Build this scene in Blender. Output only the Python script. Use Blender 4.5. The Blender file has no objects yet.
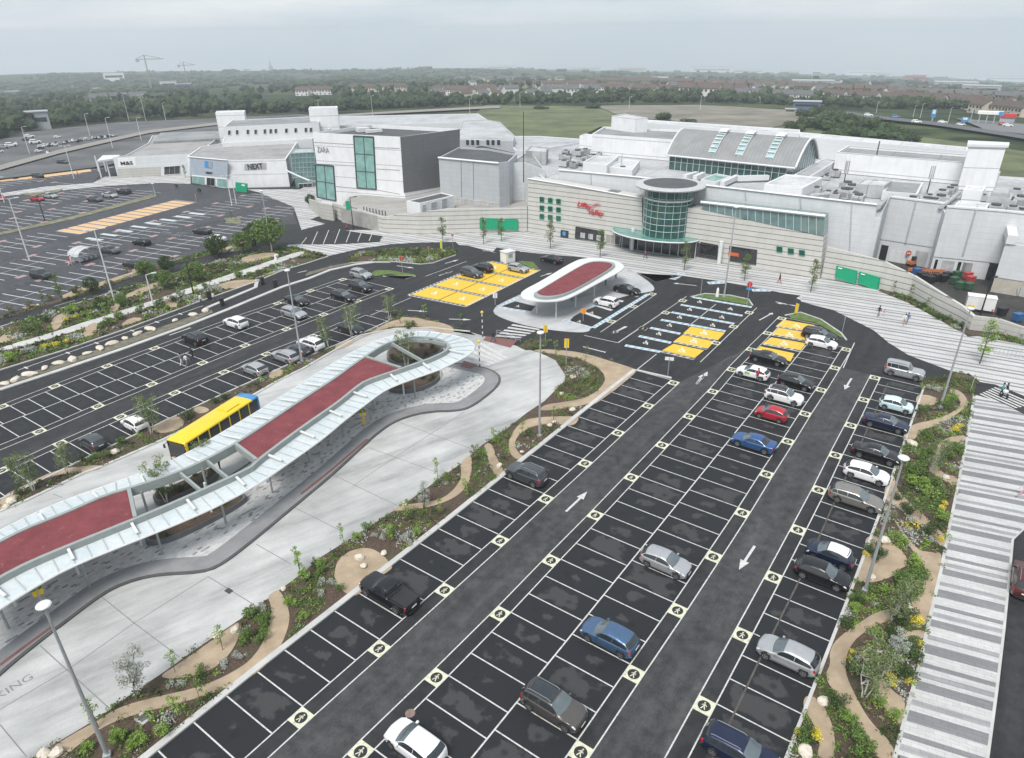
import bpy,bmesh,math,random
from mathutils import Vector,Matrix,noise
random.seed(7)
SC=bpy.context.scene
COL=SC.collection
PI=math.pi
F=690.0
PITCH=math.radians(26.8149);ROLL=math.radians(-0.6532);CH=39.484
cp,sp=math.cos(PITCH),math.sin(PITCH);cr,sr=math.cos(ROLL),math.sin(ROLL)
FW=Vector((0,cp,-sp));_up=Vector((0,sp,cp));_rt=Vector((1,0,0))
RT=cr*_rt+sr*_up;UP=-sr*_rt+cr*_up
CAM=Vector((0,0,CH))
camd=bpy.data.cameras.new('camera');cam=bpy.data.objects.new('camera',camd);COL.objects.link(cam)
camd.sensor_width=36;camd.sensor_fit='HORIZONTAL';camd.lens=F/1024*36;camd.clip_start=.5;camd.clip_end=30000
cam.matrix_world=Matrix(((RT.x,UP.x,-FW.x,CAM.x),(RT.y,UP.y,-FW.y,CAM.y),(RT.z,UP.z,-FW.z,CAM.z),(0,0,0,1)))
SC.camera=cam
def ray(px,py):return FW+RT*((px-512)/F)-UP*((py-379)/F)
def G(px,py,z=0.0):
 d=ray(px,py);t=(z-CH)/d.z
 return CAM+d*t
def G2(px,py,z=0.0):
 p=G(px,py,z);return(p.x,p.y)
def WALLPT(a,b,px,py):
 n=Vector((b[1]-a[1],-(b[0]-a[0]),0));d=ray(px,py)
 t=n.dot(Vector((a[0],a[1],0))-CAM)/n.dot(d)
 return CAM+d*t
def HT(base,tipy):
 lo,hi=0,60
 for _ in range(40):
  m=(lo+hi)/2
  q=Vector((base[0],base[1],m))-CAM;y=379-F*q.dot(UP)/q.dot(FW)
  if y>tipy:lo=m
  else:hi=m
 return lo
S4=3.988
TILE={'A':(0,568,S4),'B':(256,568,S4),'C':(512,568,S4),'D':(768,568,S4),'E':(0,380,S4),'F':(256,380,S4),'G':(512,380,S4),'H':(768,380,S4),'I':(0,240,S4),'J':(200,190,S4),'K':(400,210,S4),'L':(600,240,S4),'M':(768,260,S4),'N':(0,60,S4),'O':(200,80,5.12),'P':(380,90,5.12),'Q':(560,100,5.12),'R':(700,110,5.12),'S':(824,120,5.12),'U':(824,220,5.12),'V':(824,40,5.12)}
def T(k,*pts):
 x0,y0,s=TILE[k]
 return[(x0+x/s,y0+y/s)for x,y in pts]
def GP(pts,z=0.0):return[G2(x,y,z)for x,y in pts]
def GT1(k,x,y,z=0.0):return G2(*T(k,(x,y))[0],z)
YAW=math.radians(35.8302)
UU=Vector((math.sin(YAW),math.cos(YAW)));VV=Vector((UU.y,-UU.x))
YAW2=math.radians(34.22)
UL=Vector((math.sin(YAW2),math.cos(YAW2)));VL=Vector((UL.y,-UL.x))
def ang(v):return math.atan2(v[1],v[0])
MATS={}
def nodes(m):
 m.use_nodes=True;nt=m.node_tree;nt.nodes.clear()
 o=nt.nodes.new('ShaderNodeOutputMaterial');b=nt.nodes.new('ShaderNodeBsdfPrincipled')
 nt.links.new(b.outputs[0],o.inputs[0]);return nt,b
def srgb(h):
 def f(c):
  c/=255;return c/12.92 if c<=.04045 else((c+.055)/1.055)**2.4
 return(f(h[0]),f(h[1]),f(h[2]),1)
def N(nt,t,**kw):
 n=nt.nodes.new(t)
 for k,v in kw.items():setattr(n,k,v)
 return n
def coords(nt,kind='Object'):return N(nt,'ShaderNodeTexCoord').outputs[kind]
def worldpos(nt):return N(nt,'ShaderNodeNewGeometry').outputs['Position']
def tex_noise(nt,vec,scale,detail=4,rough=.6):
 n=N(nt,'ShaderNodeTexNoise');n.inputs['Scale'].default_value=scale;n.inputs['Detail'].default_value=detail
 n.inputs['Roughness'].default_value=rough;nt.links.new(vec,n.inputs['Vector']);return n.outputs['Fac']
def ramp(nt,fac,stops):
 r=N(nt,'ShaderNodeValToRGB');e=r.color_ramp.elements
 while len(e)<len(stops):e.new(.5)
 for q,(p,c)in zip(e,stops):
  q.position=p;q.color=c if len(c)==4 else(*c,1)
 nt.links.new(fac,r.inputs[0]);return r.outputs[0]
def mix(nt,fac,a,b,mode='MIX'):
 m=N(nt,'ShaderNodeMix',data_type='RGBA',blend_type=mode)
 for s,v in((0,fac),(6,a),(7,b)):
  if hasattr(v,'links')or hasattr(v,'is_linked'):nt.links.new(v,m.inputs[s])
  else:m.inputs[s].default_value=v if s==0 else(v if len(v)==4 else(*v,1))
 return m.outputs[2]
def mth(nt,op,a,b=None,clamp=False):
 m=N(nt,'ShaderNodeMath',operation=op,use_clamp=clamp)
 for s,v in((0,a),(1,b)):
  if v is None:continue
  if isinstance(v,(int,float)):m.inputs[s].default_value=v
  else:nt.links.new(v,m.inputs[s])
 return m.outputs[0]
def bump(nt,b,h,strength=.3,dist=.02):
 n=N(nt,'ShaderNodeBump');n.inputs['Strength'].default_value=strength;n.inputs['Distance'].default_value=dist
 nt.links.new(h,n.inputs['Height']);nt.links.new(n.outputs[0],b.inputs['Normal'])
def plain(name,c,rough=.7,metal=0.,var=.12,scale=1.5,coat=0.,spec=.5,fine=0):
 if name in MATS:return MATS[name]
 m=bpy.data.materials.new(name);nt,b=nodes(m)
 v=worldpos(nt)if fine==0 else coords(nt)
 f=tex_noise(nt,v,scale,5)
 lo=tuple(max(0,x*(1-var))for x in c[:3]);hi=tuple(min(1,x*(1+var))for x in c[:3])
 nt.links.new(ramp(nt,f,[(.3,lo),(.7,hi)]),b.inputs['Base Color'])
 b.inputs['Roughness'].default_value=rough;b.inputs['Metallic'].default_value=metal
 b.inputs['Coat Weight'].default_value=coat;b.inputs['Specular IOR Level'].default_value=spec
 MATS[name]=m;return m
def paint(name,c,metal=.3,rough=.3):
 if name in MATS:return MATS[name]
 m=bpy.data.materials.new(name);nt,b=nodes(m)
 f=tex_noise(nt,coords(nt),2.5,3)
 nt.links.new(ramp(nt,f,[(.3,tuple(x*.92 for x in c)),(.7,tuple(min(1,x*1.06)for x in c))]),b.inputs['Base Color'])
 b.inputs['Metallic'].default_value=metal;b.inputs['Roughness'].default_value=rough
 b.inputs['Coat Weight'].default_value=.45;b.inputs['Coat Roughness'].default_value=.06
 MATS[name]=m;return m
def glassy(name,c,rough=.08,spec=.7,trans=0.):
 if name in MATS:return MATS[name]
 m=bpy.data.materials.new(name);nt,b=nodes(m)
 f=tex_noise(nt,worldpos(nt),.6,2)
 nt.links.new(ramp(nt,f,[(.3,tuple(x*.8 for x in c)),(.7,tuple(min(1,x*1.2)for x in c))]),b.inputs['Base Color'])
 b.inputs['Roughness'].default_value=rough;b.inputs['Specular IOR Level'].default_value=spec
 b.inputs['Transmission Weight'].default_value=trans
 MATS[name]=m;return m
class MB:
 def __init__(self):self.v=[];self.f=[];self.mi=[];self.m=0;self.uv={}
 def add(self,vs,fs,uvs=None):
  o=len(self.v);self.v+=[tuple(p)for p in vs]
  for i,f in enumerate(fs):
   if uvs:self.uv[len(self.f)]=uvs[i]
   self.f.append(tuple(o+k for k in f));self.mi.append(self.m)
 def box(self,x0,x1,y0,y1,z0,z1,M=None):
  vs=[Vector((x,y,z))for z in(z0,z1)for x,y in((x0,y0),(x1,y0),(x1,y1),(x0,y1))]
  if M is not None:vs=[M@p for p in vs]
  self.add(vs,[(3,2,1,0),(4,5,6,7),(0,1,5,4),(1,2,6,5),(2,3,7,6),(3,0,4,7)])
 def cbox(self,c,sx,sy,sz,rz=0):
  M=Matrix.Translation(Vector(c))@Matrix.Rotation(rz,4,'Z');self.box(-sx/2,sx/2,-sy/2,sy/2,-sz/2,sz/2,M)
 def quad(self,a,b,c,d,uv=None):self.add([a,b,c,d],[(0,1,2,3)],[uv]if uv else None)
 def poly(self,pts,z=None):
  pts=[(p[0],p[1],z if z is not None else p[2])for p in pts]
  if z is not None or True:
   a=sum(pts[i][0]*pts[(i+1)%len(pts)][1]-pts[(i+1)%len(pts)][0]*pts[i][1]for i in range(len(pts)))
   if a<0:pts=pts[::-1]
  self.add(pts,[tuple(range(len(pts)))])
 def prism(self,pts,z0,z1,bottom=False):
  n=len(pts)
  a=sum(pts[i][0]*pts[(i+1)%n][1]-pts[(i+1)%n][0]*pts[i][1]for i in range(n))
  if a<0:pts=pts[::-1]
  zb=z0 if callable(z0)else(lambda p:z0)
  zt=z1 if callable(z1)else(lambda p:z1)
  vs=[(p[0],p[1],zb(p))for p in pts]+[(p[0],p[1],zt(p))for p in pts]
  fs=[tuple(range(n,2*n))]+[(i,(i+1)%n,n+(i+1)%n,n+i)for i in range(n)]
  if bottom:fs.append(tuple(range(n-1,-1,-1)))
  self.add(vs,fs)
 def tube(self,pts,r,n=8,caps=True):
  pts=[Vector(p)for p in pts];rs=r if isinstance(r,(list,tuple))else[r]*len(pts)
  vs=[];ref=None
  for i,p in enumerate(pts):
   d=(pts[min(i+1,len(pts)-1)]-pts[max(i-1,0)])
   if d.length<1e-9:d=Vector((0,0,1))
   d.normalize()
   a=d.cross(Vector((0,0,1))if abs(d.z)<.95 else Vector((1,0,0)));a.normalize()
   if ref is not None and a.dot(ref)<0:a=-a
   ref=a;b=d.cross(a)
   vs+=[p+(a*math.cos(2*PI*k/n)+b*math.sin(2*PI*k/n))*rs[i]for k in range(n)]
  fs=[]
  for i in range(len(pts)-1):
   for k in range(n):fs.append((i*n+k,i*n+(k+1)%n,(i+1)*n+(k+1)%n,(i+1)*n+k))
  if caps:fs+=[tuple(range(n-1,-1,-1)),tuple((len(pts)-1)*n+k for k in range(n))]
  self.add(vs,fs)
 def lathe(self,c,prof,n=16):
  vs=[];fs=[]
  for r,z in prof:vs+=[(c[0]+r*math.cos(2*PI*k/n),c[1]+r*math.sin(2*PI*k/n),c[2]+z)for k in range(n)]
  for i in range(len(prof)-1):
   for k in range(n):fs.append((i*n+k,i*n+(k+1)%n,(i+1)*n+(k+1)%n,(i+1)*n+k))
  fs+=[tuple(range(n-1,-1,-1)),tuple((len(prof)-1)*n+k for k in range(n))]
  self.add(vs,fs)
 def ribbon(self,line,w,z):
  pts=[Vector(p[:2])for p in line];L=[];Rr=[]
  for i,p in enumerate(pts):
   d=pts[min(i+1,len(pts)-1)]-pts[max(i-1,0)];d.normalize();n=Vector((-d.y,d.x))*w/2
   L.append(p+n);Rr.append(p-n)
  for i in range(len(pts)-1):
   self.add([(*Rr[i],z),(*Rr[i+1],z),(*L[i+1],z),(*L[i],z)],[(0,1,2,3)])
 def mesh(self,name,mats,smooth=False,autosharp=None):
  me=bpy.data.meshes.new(name);me.from_pydata(self.v,[],self.f)
  for m in(mats if isinstance(mats,(list,tuple))else[mats]):me.materials.append(m)
  me.polygons.foreach_set('material_index',self.mi)
  if self.uv:
   l=me.uv_layers.new(name='UVMap')
   for i,u in self.uv.items():
    for k,li in enumerate(me.polygons[i].loop_indices):l.data[li].uv=u[k]
  if smooth:
   me.polygons.foreach_set('use_smooth',[True]*len(me.polygons))
   if autosharp:me.set_sharp_from_angle(angle=math.radians(autosharp))
  me.update();return me
 def build(self,name,mats,parent=None,smooth=False,autosharp=None,loc=None):
  o=bpy.data.objects.new(name,self.mesh(name,mats,smooth,autosharp));COL.objects.link(o)
  if parent is not None:o.parent=parent
  if loc is not None:o.location=loc
  return o
def tag(o,label=None,cat=None,group=None,kind=None):
 if label:o['label']=label
 if cat:o['category']=cat
 if group:o['group']=group
 if kind:o['kind']=kind
 return o
def empty(name,loc=(0,0,0),rz=0,label=None,cat=None,group=None):
 o=bpy.data.objects.new(name,None);COL.objects.link(o);o.location=(loc[0],loc[1],loc[2]if len(loc)>2 else 0)
 o.rotation_euler=(0,0,rz);o.empty_display_size=.3
 return tag(o,label,cat,group)
KIDS={}
def children(o):return[c for c in COL.objects if c.parent==o]
def dup(o,loc,rz=0,label=None,group=None,scale=None,kids=None):
 r=o.copy();COL.objects.link(r);r.location=(loc[0],loc[1],loc[2]if len(loc)>2 else 0);r.rotation_euler=(0,0,rz)
 if scale:r.scale=scale if isinstance(scale,tuple)else(scale,)*3
 if label:r['label']=label
 if group:r['group']=group
 for ch in(kids if kids is not None else o.children):
  c=ch.copy();COL.objects.link(c);c.parent=r
  for g in ch.children:
   d=g.copy();COL.objects.link(d);d.parent=c
 return r
def inside(p,poly):
 x,y=p[0],p[1];r=False;j=len(poly)-1
 for i in range(len(poly)):
  xi,yi=poly[i][0],poly[i][1];xj,yj=poly[j][0],poly[j][1]
  if(yi>y)!=(yj>y)and x<(xj-xi)*(y-yi)/(yj-yi)+xi:r=not r
  j=i
 return r
def resample(line,n):
 P=[Vector(p)for p in line];d=[0]
 for i in range(1,len(P)):d.append(d[-1]+(P[i]-P[i-1]).length)
 out=[];j=0
 for k in range(n):
  t=d[-1]*k/(n-1)
  while j<len(P)-2 and d[j+1]<t:j+=1
  s=(t-d[j])/max(1e-9,d[j+1]-d[j]);out.append(P[j].lerp(P[j+1],min(1,s)))
 return out
def smooth_line(line,it=2):
 P=[Vector(p)for p in line]
 for _ in range(it):
  Q=[P[0]]
  for a,b in zip(P,P[1:]):Q+=[a.lerp(b,.25),a.lerp(b,.75)]
  P=Q+[P[-1]]
 return P
def smooth_poly(poly,it=2):
 P=[Vector(p)for p in poly]
 for _ in range(it):
  Q=[]
  for i in range(len(P)):
   a,b=P[i],P[(i+1)%len(P)];Q+=[a.lerp(b,.25),a.lerp(b,.75)]
  P=Q
 return P
def struct(name,mb,mats,**k):
 o=mb.build(name,mats,**k);o['kind']='structure';return o
TEXTC={}
def text_mesh(name,txt,size,mat,origin,ux,uz,depth=.08,bold=0.0,shear=0):
 key=(txt,size,bold,shear)
 c=bpy.data.curves.new(name,'FONT');c.body=txt;c.size=size;c.extrude=depth/2;c.offset=bold;c.shear=shear;c.resolution_u=3
 o=bpy.data.objects.new(name,c);COL.objects.link(o)
 dg=bpy.context.evaluated_depsgraph_get();me=bpy.data.meshes.new_from_object(o.evaluated_get(dg))
 bpy.data.objects.remove(o)
 ux=Vector(ux).normalized();uz=Vector(uz).normalized();un=ux.cross(uz)
 M=Matrix(((ux.x,uz.x,un.x,origin[0]),(ux.y,uz.y,un.y,origin[1]),(ux.z,uz.z,un.z,origin[2]),(0,0,0,1)))
 me.transform(M);me.materials.clear();me.materials.append(mat)
 q=bpy.data.objects.new(name,me);COL.objects.link(q);return q
SUN_EL,SUN_AZ=math.radians(56),math.radians(205)
w=bpy.data.worlds.new('World');SC.world=w;w.use_nodes=True
nt=w.node_tree;nt.nodes.clear()
wo=N(nt,'ShaderNodeOutputWorld');bg=N(nt,'ShaderNodeBackground');nt.links.new(bg.outputs[0],wo.inputs[0])
sky=N(nt,'ShaderNodeTexSky');sky.sky_type='NISHITA';sky.sun_disc=False
sky.sun_elevation=SUN_EL;sky.sun_rotation=SUN_AZ;sky.altitude=60;sky.air_density=1.3;sky.dust_density=3.5
mp=N(nt,'ShaderNodeMapping');mp.inputs['Rotation'].default_value=(math.radians(3.0),0,0)
gen=N(nt,'ShaderNodeTexCoord').outputs['Generated']
nt.links.new(gen,mp.inputs['Vector']);nt.links.new(mp.outputs[0],sky.inputs['Vector'])
mp2=N(nt,'ShaderNodeMapping');mp2.inputs['Scale'].default_value=(1.6,1.6,11)
nt.links.new(gen,mp2.inputs['Vector'])
cf=tex_noise(nt,mp2.outputs[0],1.5,6,.55)
cloud=ramp(nt,cf,[(.30,(3.2,3.75,4.3)),(.45,(4.05,4.5,4.95)),(.58,(4.85,5.1,5.35)),(.70,(5.8,5.95,6.1))])
nt.links.new(mix(nt,.86,sky.outputs[0],cloud),bg.inputs['Color'])
bg.inputs['Strength'].default_value=.13
sl=bpy.data.lights.new('sun','SUN');sl.energy=2.6;sl.angle=math.radians(22);sl.color=(1,.965,.92)
so=bpy.data.objects.new('sun',sl);COL.objects.link(so)
sd=Vector((math.sin(SUN_AZ)*math.cos(SUN_EL),math.cos(SUN_AZ)*math.cos(SUN_EL),math.sin(SUN_EL)))
so.rotation_euler=sd.to_track_quat('Z','Y').to_euler();so.location=sd*300
SC.view_settings.view_transform='Standard';SC.view_settings.look='None';SC.view_settings.gamma=1;SC.view_settings.exposure=0.44
SC.view_settings.use_curve_mapping=False
SC.cycles.max_bounces=6;SC.cycles.volume_bounces=1;SC.cycles.diffuse_bounces=3;SC.cycles.transparent_max_bounces=6
R0=285.0
def horizon_y(px):return 67+12*((px-512)/512)**2
HTAB={}
def slope_at(az):
 k=round(az,3)
 if k in HTAB:return HTAB[k]
 a=max(-.95,min(.95,az))
 px=512
 for _ in range(30):
  d=ray(px,horizon_y(px));cur=math.atan2(d.x,d.y);px+=(math.tan(a)-math.tan(cur))*F*.8
 d=ray(px,horizon_y(px));HTAB[k]=-d.z/math.hypot(d.x,d.y);return HTAB[k]
def terrain_z(x,y):
 r=math.hypot(x,y);az=math.atan2(x,y)if r>1 else 0
 if abs(az)>1.4:az=math.copysign(1.4,az)
 z=-.06
 if r>R0:
  s=slope_at(az);q=r-R0
  z-=s*(q if q>160 else q*q/320+0)if q<=160 else s*(q-80)
  if r>1500:
   t=min(1,(r-1500)/1500);left=max(0,min(1,(-az+.18)/.5));dip=.75+.25*math.sin(az*9+1)
   z+=t*t*(3-2*t)*(38*left*dip+10*noise.noise((x*.0006,y*.0006,3))+8*noise.noise((x*.0017,y*.0017,8)))*(1 if r<5200 else max(0,1-(r-5200)/1600))
 return z
def GTER(px,py,h=0):
 d=ray(px,py);d=d/d.y;y=60.0;step=6
 while y<9000:
  p=CAM+d*y
  if p.z<terrain_z(p.x,p.y)+h:
   lo,hi=y-step,y
   for _ in range(24):
    m=(lo+hi)/2;p=CAM+d*m
    if p.z<terrain_z(p.x,p.y)+h:hi=m
    else:lo=m
   p=CAM+d*hi;return Vector((p.x,p.y,terrain_z(p.x,p.y)))
  step=max(6,y*.02);y+=step
 p=CAM+d*5500;return Vector((p.x,p.y,terrain_z(p.x,p.y)))
def terrain_mat():
 m=bpy.data.materials.new('fields_and_woods');nt,b=nodes(m)
 p=worldpos(nt)
 v=N(nt,'ShaderNodeTexVoronoi');v.inputs['Scale'].default_value=.0045;nt.links.new(p,v.inputs['Vector'])
 sep=N(nt,'ShaderNodeSeparateColor');nt.links.new(v.outputs['Color'],sep.inputs[0])
 fld=ramp(nt,sep.outputs[0],[(0,(.05,.075,.03)),(.3,(.075,.10,.04)),(.55,(.10,.115,.055)),(.8,(.06,.085,.035)),(1,(.12,.12,.07))])
 n1=tex_noise(nt,p,.02,6,.65)
 wood=ramp(nt,n1,[(.45,(0,0,0)),(.56,(1,1,1))])
 c=mix(nt,wood,fld,(.022,.038,.02))
 n2=tex_noise(nt,p,.35,6,.7)
 c=mix(nt,.55,c,ramp(nt,n2,[(.3,(.3,.3,.3)),(.7,(1,1,1))]),'MULTIPLY')
 nt.links.new(c,b.inputs['Base Color']);b.inputs['Roughness'].default_value=.95;b.inputs['Specular IOR Level'].default_value=.1
 return m
TM=terrain_mat()
mb=MB();rs=[0,40,90,150,200,240,270,285,300,320,345,375,410,450,500,560,630,710,800,900,1020,1160,1320,1500,1700,1930,2200,2500,2850,3250,3700,4200,4800,5500,6300]
NA=140;AZ=[(-1.25+2.5*i/NA)for i in range(NA+1)]
idx=[]
for r in rs:
 row=[]
 for a in AZ:
  x,y=r*math.sin(a),r*math.cos(a)-0
  mb.v.append((x,y,terrain_z(x,y)));row.append(len(mb.v)-1)
 idx.append(row)
for i in range(len(rs)-1):
 for j in range(NA):
  mb.f.append((idx[i][j],idx[i+1][j],idx[i+1][j+1],idx[i][j+1])[::-1]);mb.mi.append(0)
mb.add([(-400,-140,-.06),(400,-140,-.06),(400,0,-.06),(-400,0,-.06)],[(0,1,2,3)])
struct('terrain',mb,TM,smooth=True)
def along(nt,p,yaw,k):
 a=N(nt,'ShaderNodeMapping');a.inputs['Rotation'].default_value=(0,0,yaw);nt.links.new(p,a.inputs['Vector'])
 b=N(nt,'ShaderNodeMapping');b.inputs['Scale'].default_value=(1,k,1);nt.links.new(a.outputs[0],b.inputs['Vector']);return b.outputs[0]
def asphalt_mat(name,c0,c1,streak=None,rough=.82,dirn=YAW):
 m=bpy.data.materials.new(name);nt,b=nodes(m);p=worldpos(nt)
 fine=tex_noise(nt,p,9,6,.75);big=tex_noise(nt,p,.11,5,.6);mid=tex_noise(nt,p,.9,6,.7)
 c=ramp(nt,big,[(.3,c0),(.7,c1)])
 c=mix(nt,.85,c,ramp(nt,mid,[(.36,(.58,.58,.6)),(.47,(.9,.9,.9)),(.60,(1.3,1.3,1.28))]),'MULTIPLY')
 c=mix(nt,.6,c,ramp(nt,fine,[(.32,(.55,.55,.55)),(.68,(1.3,1.3,1.3))]),'MULTIPLY')
 if streak:
  st=tex_noise(nt,along(nt,p,dirn,.07),1.0,5,.65)
  c=mix(nt,streak,c,ramp(nt,st,[(.35,(.55,.55,.56)),(.65,(1.35,1.35,1.33))]),'MULTIPLY')
 nt.links.new(c,b.inputs['Base Color'])
 r=ramp(nt,mid,[(.3,(rough-.22,)*3),(.7,(rough+.08,)*3)]);nt.links.new(r,b.inputs['Roughness'])
 b.inputs['Specular IOR Level'].default_value=.3
 bump(nt,b,fine,.25,.01);return m
ASPH=asphalt_mat('fresh_asphalt',(.024,.025,.027),(.034,.035,.037),.45)
AISLE=asphalt_mat('aisle_asphalt',(.045,.046,.048),(.064,.065,.067),.45)
AISLE2=asphalt_mat('side_lot_asphalt',(.030,.031,.034),(.042,.043,.046),.6,dirn=YAW2)
OLDASPH=asphalt_mat('older_asphalt',(.052,.055,.062),(.072,.075,.083),.3,dirn=YAW2)
YARD=asphalt_mat('yard_asphalt',(.035,.034,.033),(.06,.058,.055),None)
def bay_mat(name,blob):
 m=bpy.data.materials.new(name);nt,b=nodes(m);p=worldpos(nt)
 uv=N(nt,'ShaderNodeUVMap').outputs[0]
 sp=N(nt,'ShaderNodeSeparateXYZ');nt.links.new(uv,sp.inputs[0])
 fu=mth(nt,'FRACT',sp.outputs[0]);fv=mth(nt,'FRACT',sp.outputs[1])
 seed=mth(nt,'FLOOR',sp.outputs[0])
 du=mth(nt,'ABSOLUTE',mth(nt,'SUBTRACT',fu,.5));dv=mth(nt,'ABSOLUTE',mth(nt,'SUBTRACT',fv,.5))
 d=mth(nt,'MAXIMUM',mth(nt,'MULTIPLY',du,1.0),mth(nt,'MULTIPLY',dv,1.1))
 n=tex_noise(nt,p,.85,9,.62);n2=tex_noise(nt,p,.22,3,.5)
 wn=N(nt,'ShaderNodeTexWhiteNoise',noise_dimensions='1D');nt.links.new(seed,wn.inputs['W'])
 thr=mth(nt,'ADD',.50-.13,mth(nt,'MULTIPLY',wn.outputs[0],.24))
 val=mth(nt,'ADD',mth(nt,'MULTIPLY',d,.8),mth(nt,'MULTIPLY',n,.85))
 val=mth(nt,'ADD',val,mth(nt,'MULTIPLY',n2,.40))
 k=mth(nt,'SUBTRACT',mth(nt,'ADD',mth(nt,'MULTIPLY',wn.outputs[0],.26),.70),val)
 k=mth(nt,'MULTIPLY',k,14,True)
 fine=tex_noise(nt,p,9,6,.75)
 dry=mix(nt,.6,(.050,.051,.0525),ramp(nt,fine,[(.3,(.65,.65,.65)),(.7,(1.3,1.3,1.3))]),'MULTIPLY')
 wet=mix(nt,.5,(.018,.0195,.022),ramp(nt,fine,[(.3,(.7,.7,.7)),(.7,(1.25,1.25,1.25))]),'MULTIPLY')
 kk=mth(nt,'MULTIPLY',k,blob)
 wn2=N(nt,'ShaderNodeTexWhiteNoise',noise_dimensions='1D');nt.links.new(mth(nt,'ADD',seed,.37),wn2.inputs['W']);ou=mth(nt,'ADD',mth(nt,'MULTIPLY',wn2.outputs[0],.3),.35);ov=mth(nt,'ADD',mth(nt,'MULTIPLY',wn.outputs[0],.5),.25)
 oa=mth(nt,'SUBTRACT',fu,ou);ob=mth(nt,'MULTIPLY',mth(nt,'SUBTRACT',fv,ov),2);od_=mth(nt,'SQRT',mth(nt,'ADD',mth(nt,'MULTIPLY',oa,oa),mth(nt,'MULTIPLY',ob,ob)))
 oil=mth(nt,'MULTIPLY',mth(nt,'SUBTRACT',mth(nt,'MULTIPLY',n,.30),od_),9,True)
 nt.links.new(mix(nt,mth(nt,'MULTIPLY',oil,.6),mix(nt,kk,wet,dry),(.012,.012,.013)),b.inputs['Base Color'])
 nt.links.new(ramp(nt,kk,[(0,(.62,)*3),(1,(.88,)*3)]),b.inputs['Roughness']);b.inputs['Specular IOR Level'].default_value=.25
 bump(nt,b,fine,.2,.01);return m
BAY=bay_mat('damp_bay_asphalt',1.0);BAY2=bay_mat('side_bay_asphalt',.35)
def line_mat(name,c,wear=.5):
 m=bpy.data.materials.new(name);nt,b=nodes(m);p=worldpos(nt)
 f=tex_noise(nt,p,3.5,8,.75);g=tex_noise(nt,p,.5,4,.6)
 nt.links.new(ramp(nt,f,[(.36,tuple(x*(1-wear)for x in c)),(.47,tuple(x*.9 for x in c)),(.60,c)]),b.inputs['Base Color'])
 b.inputs['Roughness'].default_value=.65;return m
WHITE=line_mat('white_road_paint',(.56,.56,.54),.5);CREAM=line_mat('cream_road_paint',(.62,.62,.47),.4)
YELL=line_mat('yellow_road_paint',(.72,.47,.04),.3);BLUEP=line_mat('blue_road_paint',(.18,.42,.60),.3)
BLACKP=line_mat('black_road_paint',(.02,.02,.022),.2);OLDWH=line_mat('worn_white_paint',(.56,.57,.58),.35)
PINKP=line_mat('worn_pink_paint',(.40,.26,.25),.4);ORGP=line_mat('orange_road_paint',(.66,.42,.20),.25);PALEB=line_mat('pale_hatch_paint',(.52,.58,.58),.3)
REDP=line_mat('red_tactile',(.19,.085,.075),.3)
def concrete_mat(name,c0,c1,scale=.25,blot=.5,rough=.8):
 m=bpy.data.materials.new(name);nt,b=nodes(m);p=worldpos(nt)
 a=tex_noise(nt,p,scale,6,.6);f=tex_noise(nt,p,6,6,.7);g=tex_noise(nt,p,scale*.35,3,.5)
 st=tex_noise(nt,along(nt,p,math.radians(56),.14),.55,6,.62)
 c=ramp(nt,a,[(.3,c0),(.7,c1)])
 c=mix(nt,blot,c,ramp(nt,st,[(.32,(.60,.60,.60)),(.47,(.92,.92,.92)),(.6,(1.10,1.10,1.10))]),'MULTIPLY')
 c=mix(nt,blot,c,ramp(nt,g,[(.35,(.8,.8,.8)),(.55,(1.05,1.05,1.05))]),'MULTIPLY')
 c=mix(nt,.35,c,ramp(nt,f,[(.3,(.8,.8,.8)),(.7,(1.15,1.15,1.15))]),'MULTIPLY')
 nt.links.new(c,b.inputs['Base Color']);b.inputs['Roughness'].default_value=rough;b.inputs['Specular IOR Level'].default_value=.3
 bump(nt,b,f,.12,.01);return m
CONC=concrete_mat('bus_concrete',(.35,.355,.35),(.47,.475,.465),.25,.75);KERB=concrete_mat('kerb_stone',(.42,.42,.41),(.52,.52,.50),.8,.3)
BAND=concrete_mat('grey_granite_band',(.20,.205,.21),(.26,.265,.27),.6,.3);DKERB=concrete_mat('dark_kerb',(.07,.07,.07),(.10,.10,.10),.8,.3)
SANDM=concrete_mat('sand_path',(.31,.24,.165),(.42,.335,.24),.7,.45,.95)
def soil_mat():
 m=bpy.data.materials.new('bark_soil');nt,b=nodes(m);p=worldpos(nt)
 f=tex_noise(nt,p,5,8,.8);a=tex_noise(nt,p,.5,4,.6)
 c=ramp(nt,f,[(.3,(.03,.02,.014)),(.5,(.075,.05,.036)),(.72,(.15,.105,.08))])
 c=mix(nt,ramp(nt,a,[(.5,(0,0,0)),(.7,(.6,.6,.6))]),c,(.06,.075,.03))
 nt.links.new(c,b.inputs['Base Color']);b.inputs['Roughness'].default_value=.95;bump(nt,b,f,.6,.06);return m
SOIL=soil_mat()
GRASSM=plain('mown_grass',(.09,.14,.035),.95,var=.4,scale=1.2);ROUGHG=plain('rough_grass',(.10,.118,.052),.95,var=.5,scale=.06)
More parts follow.
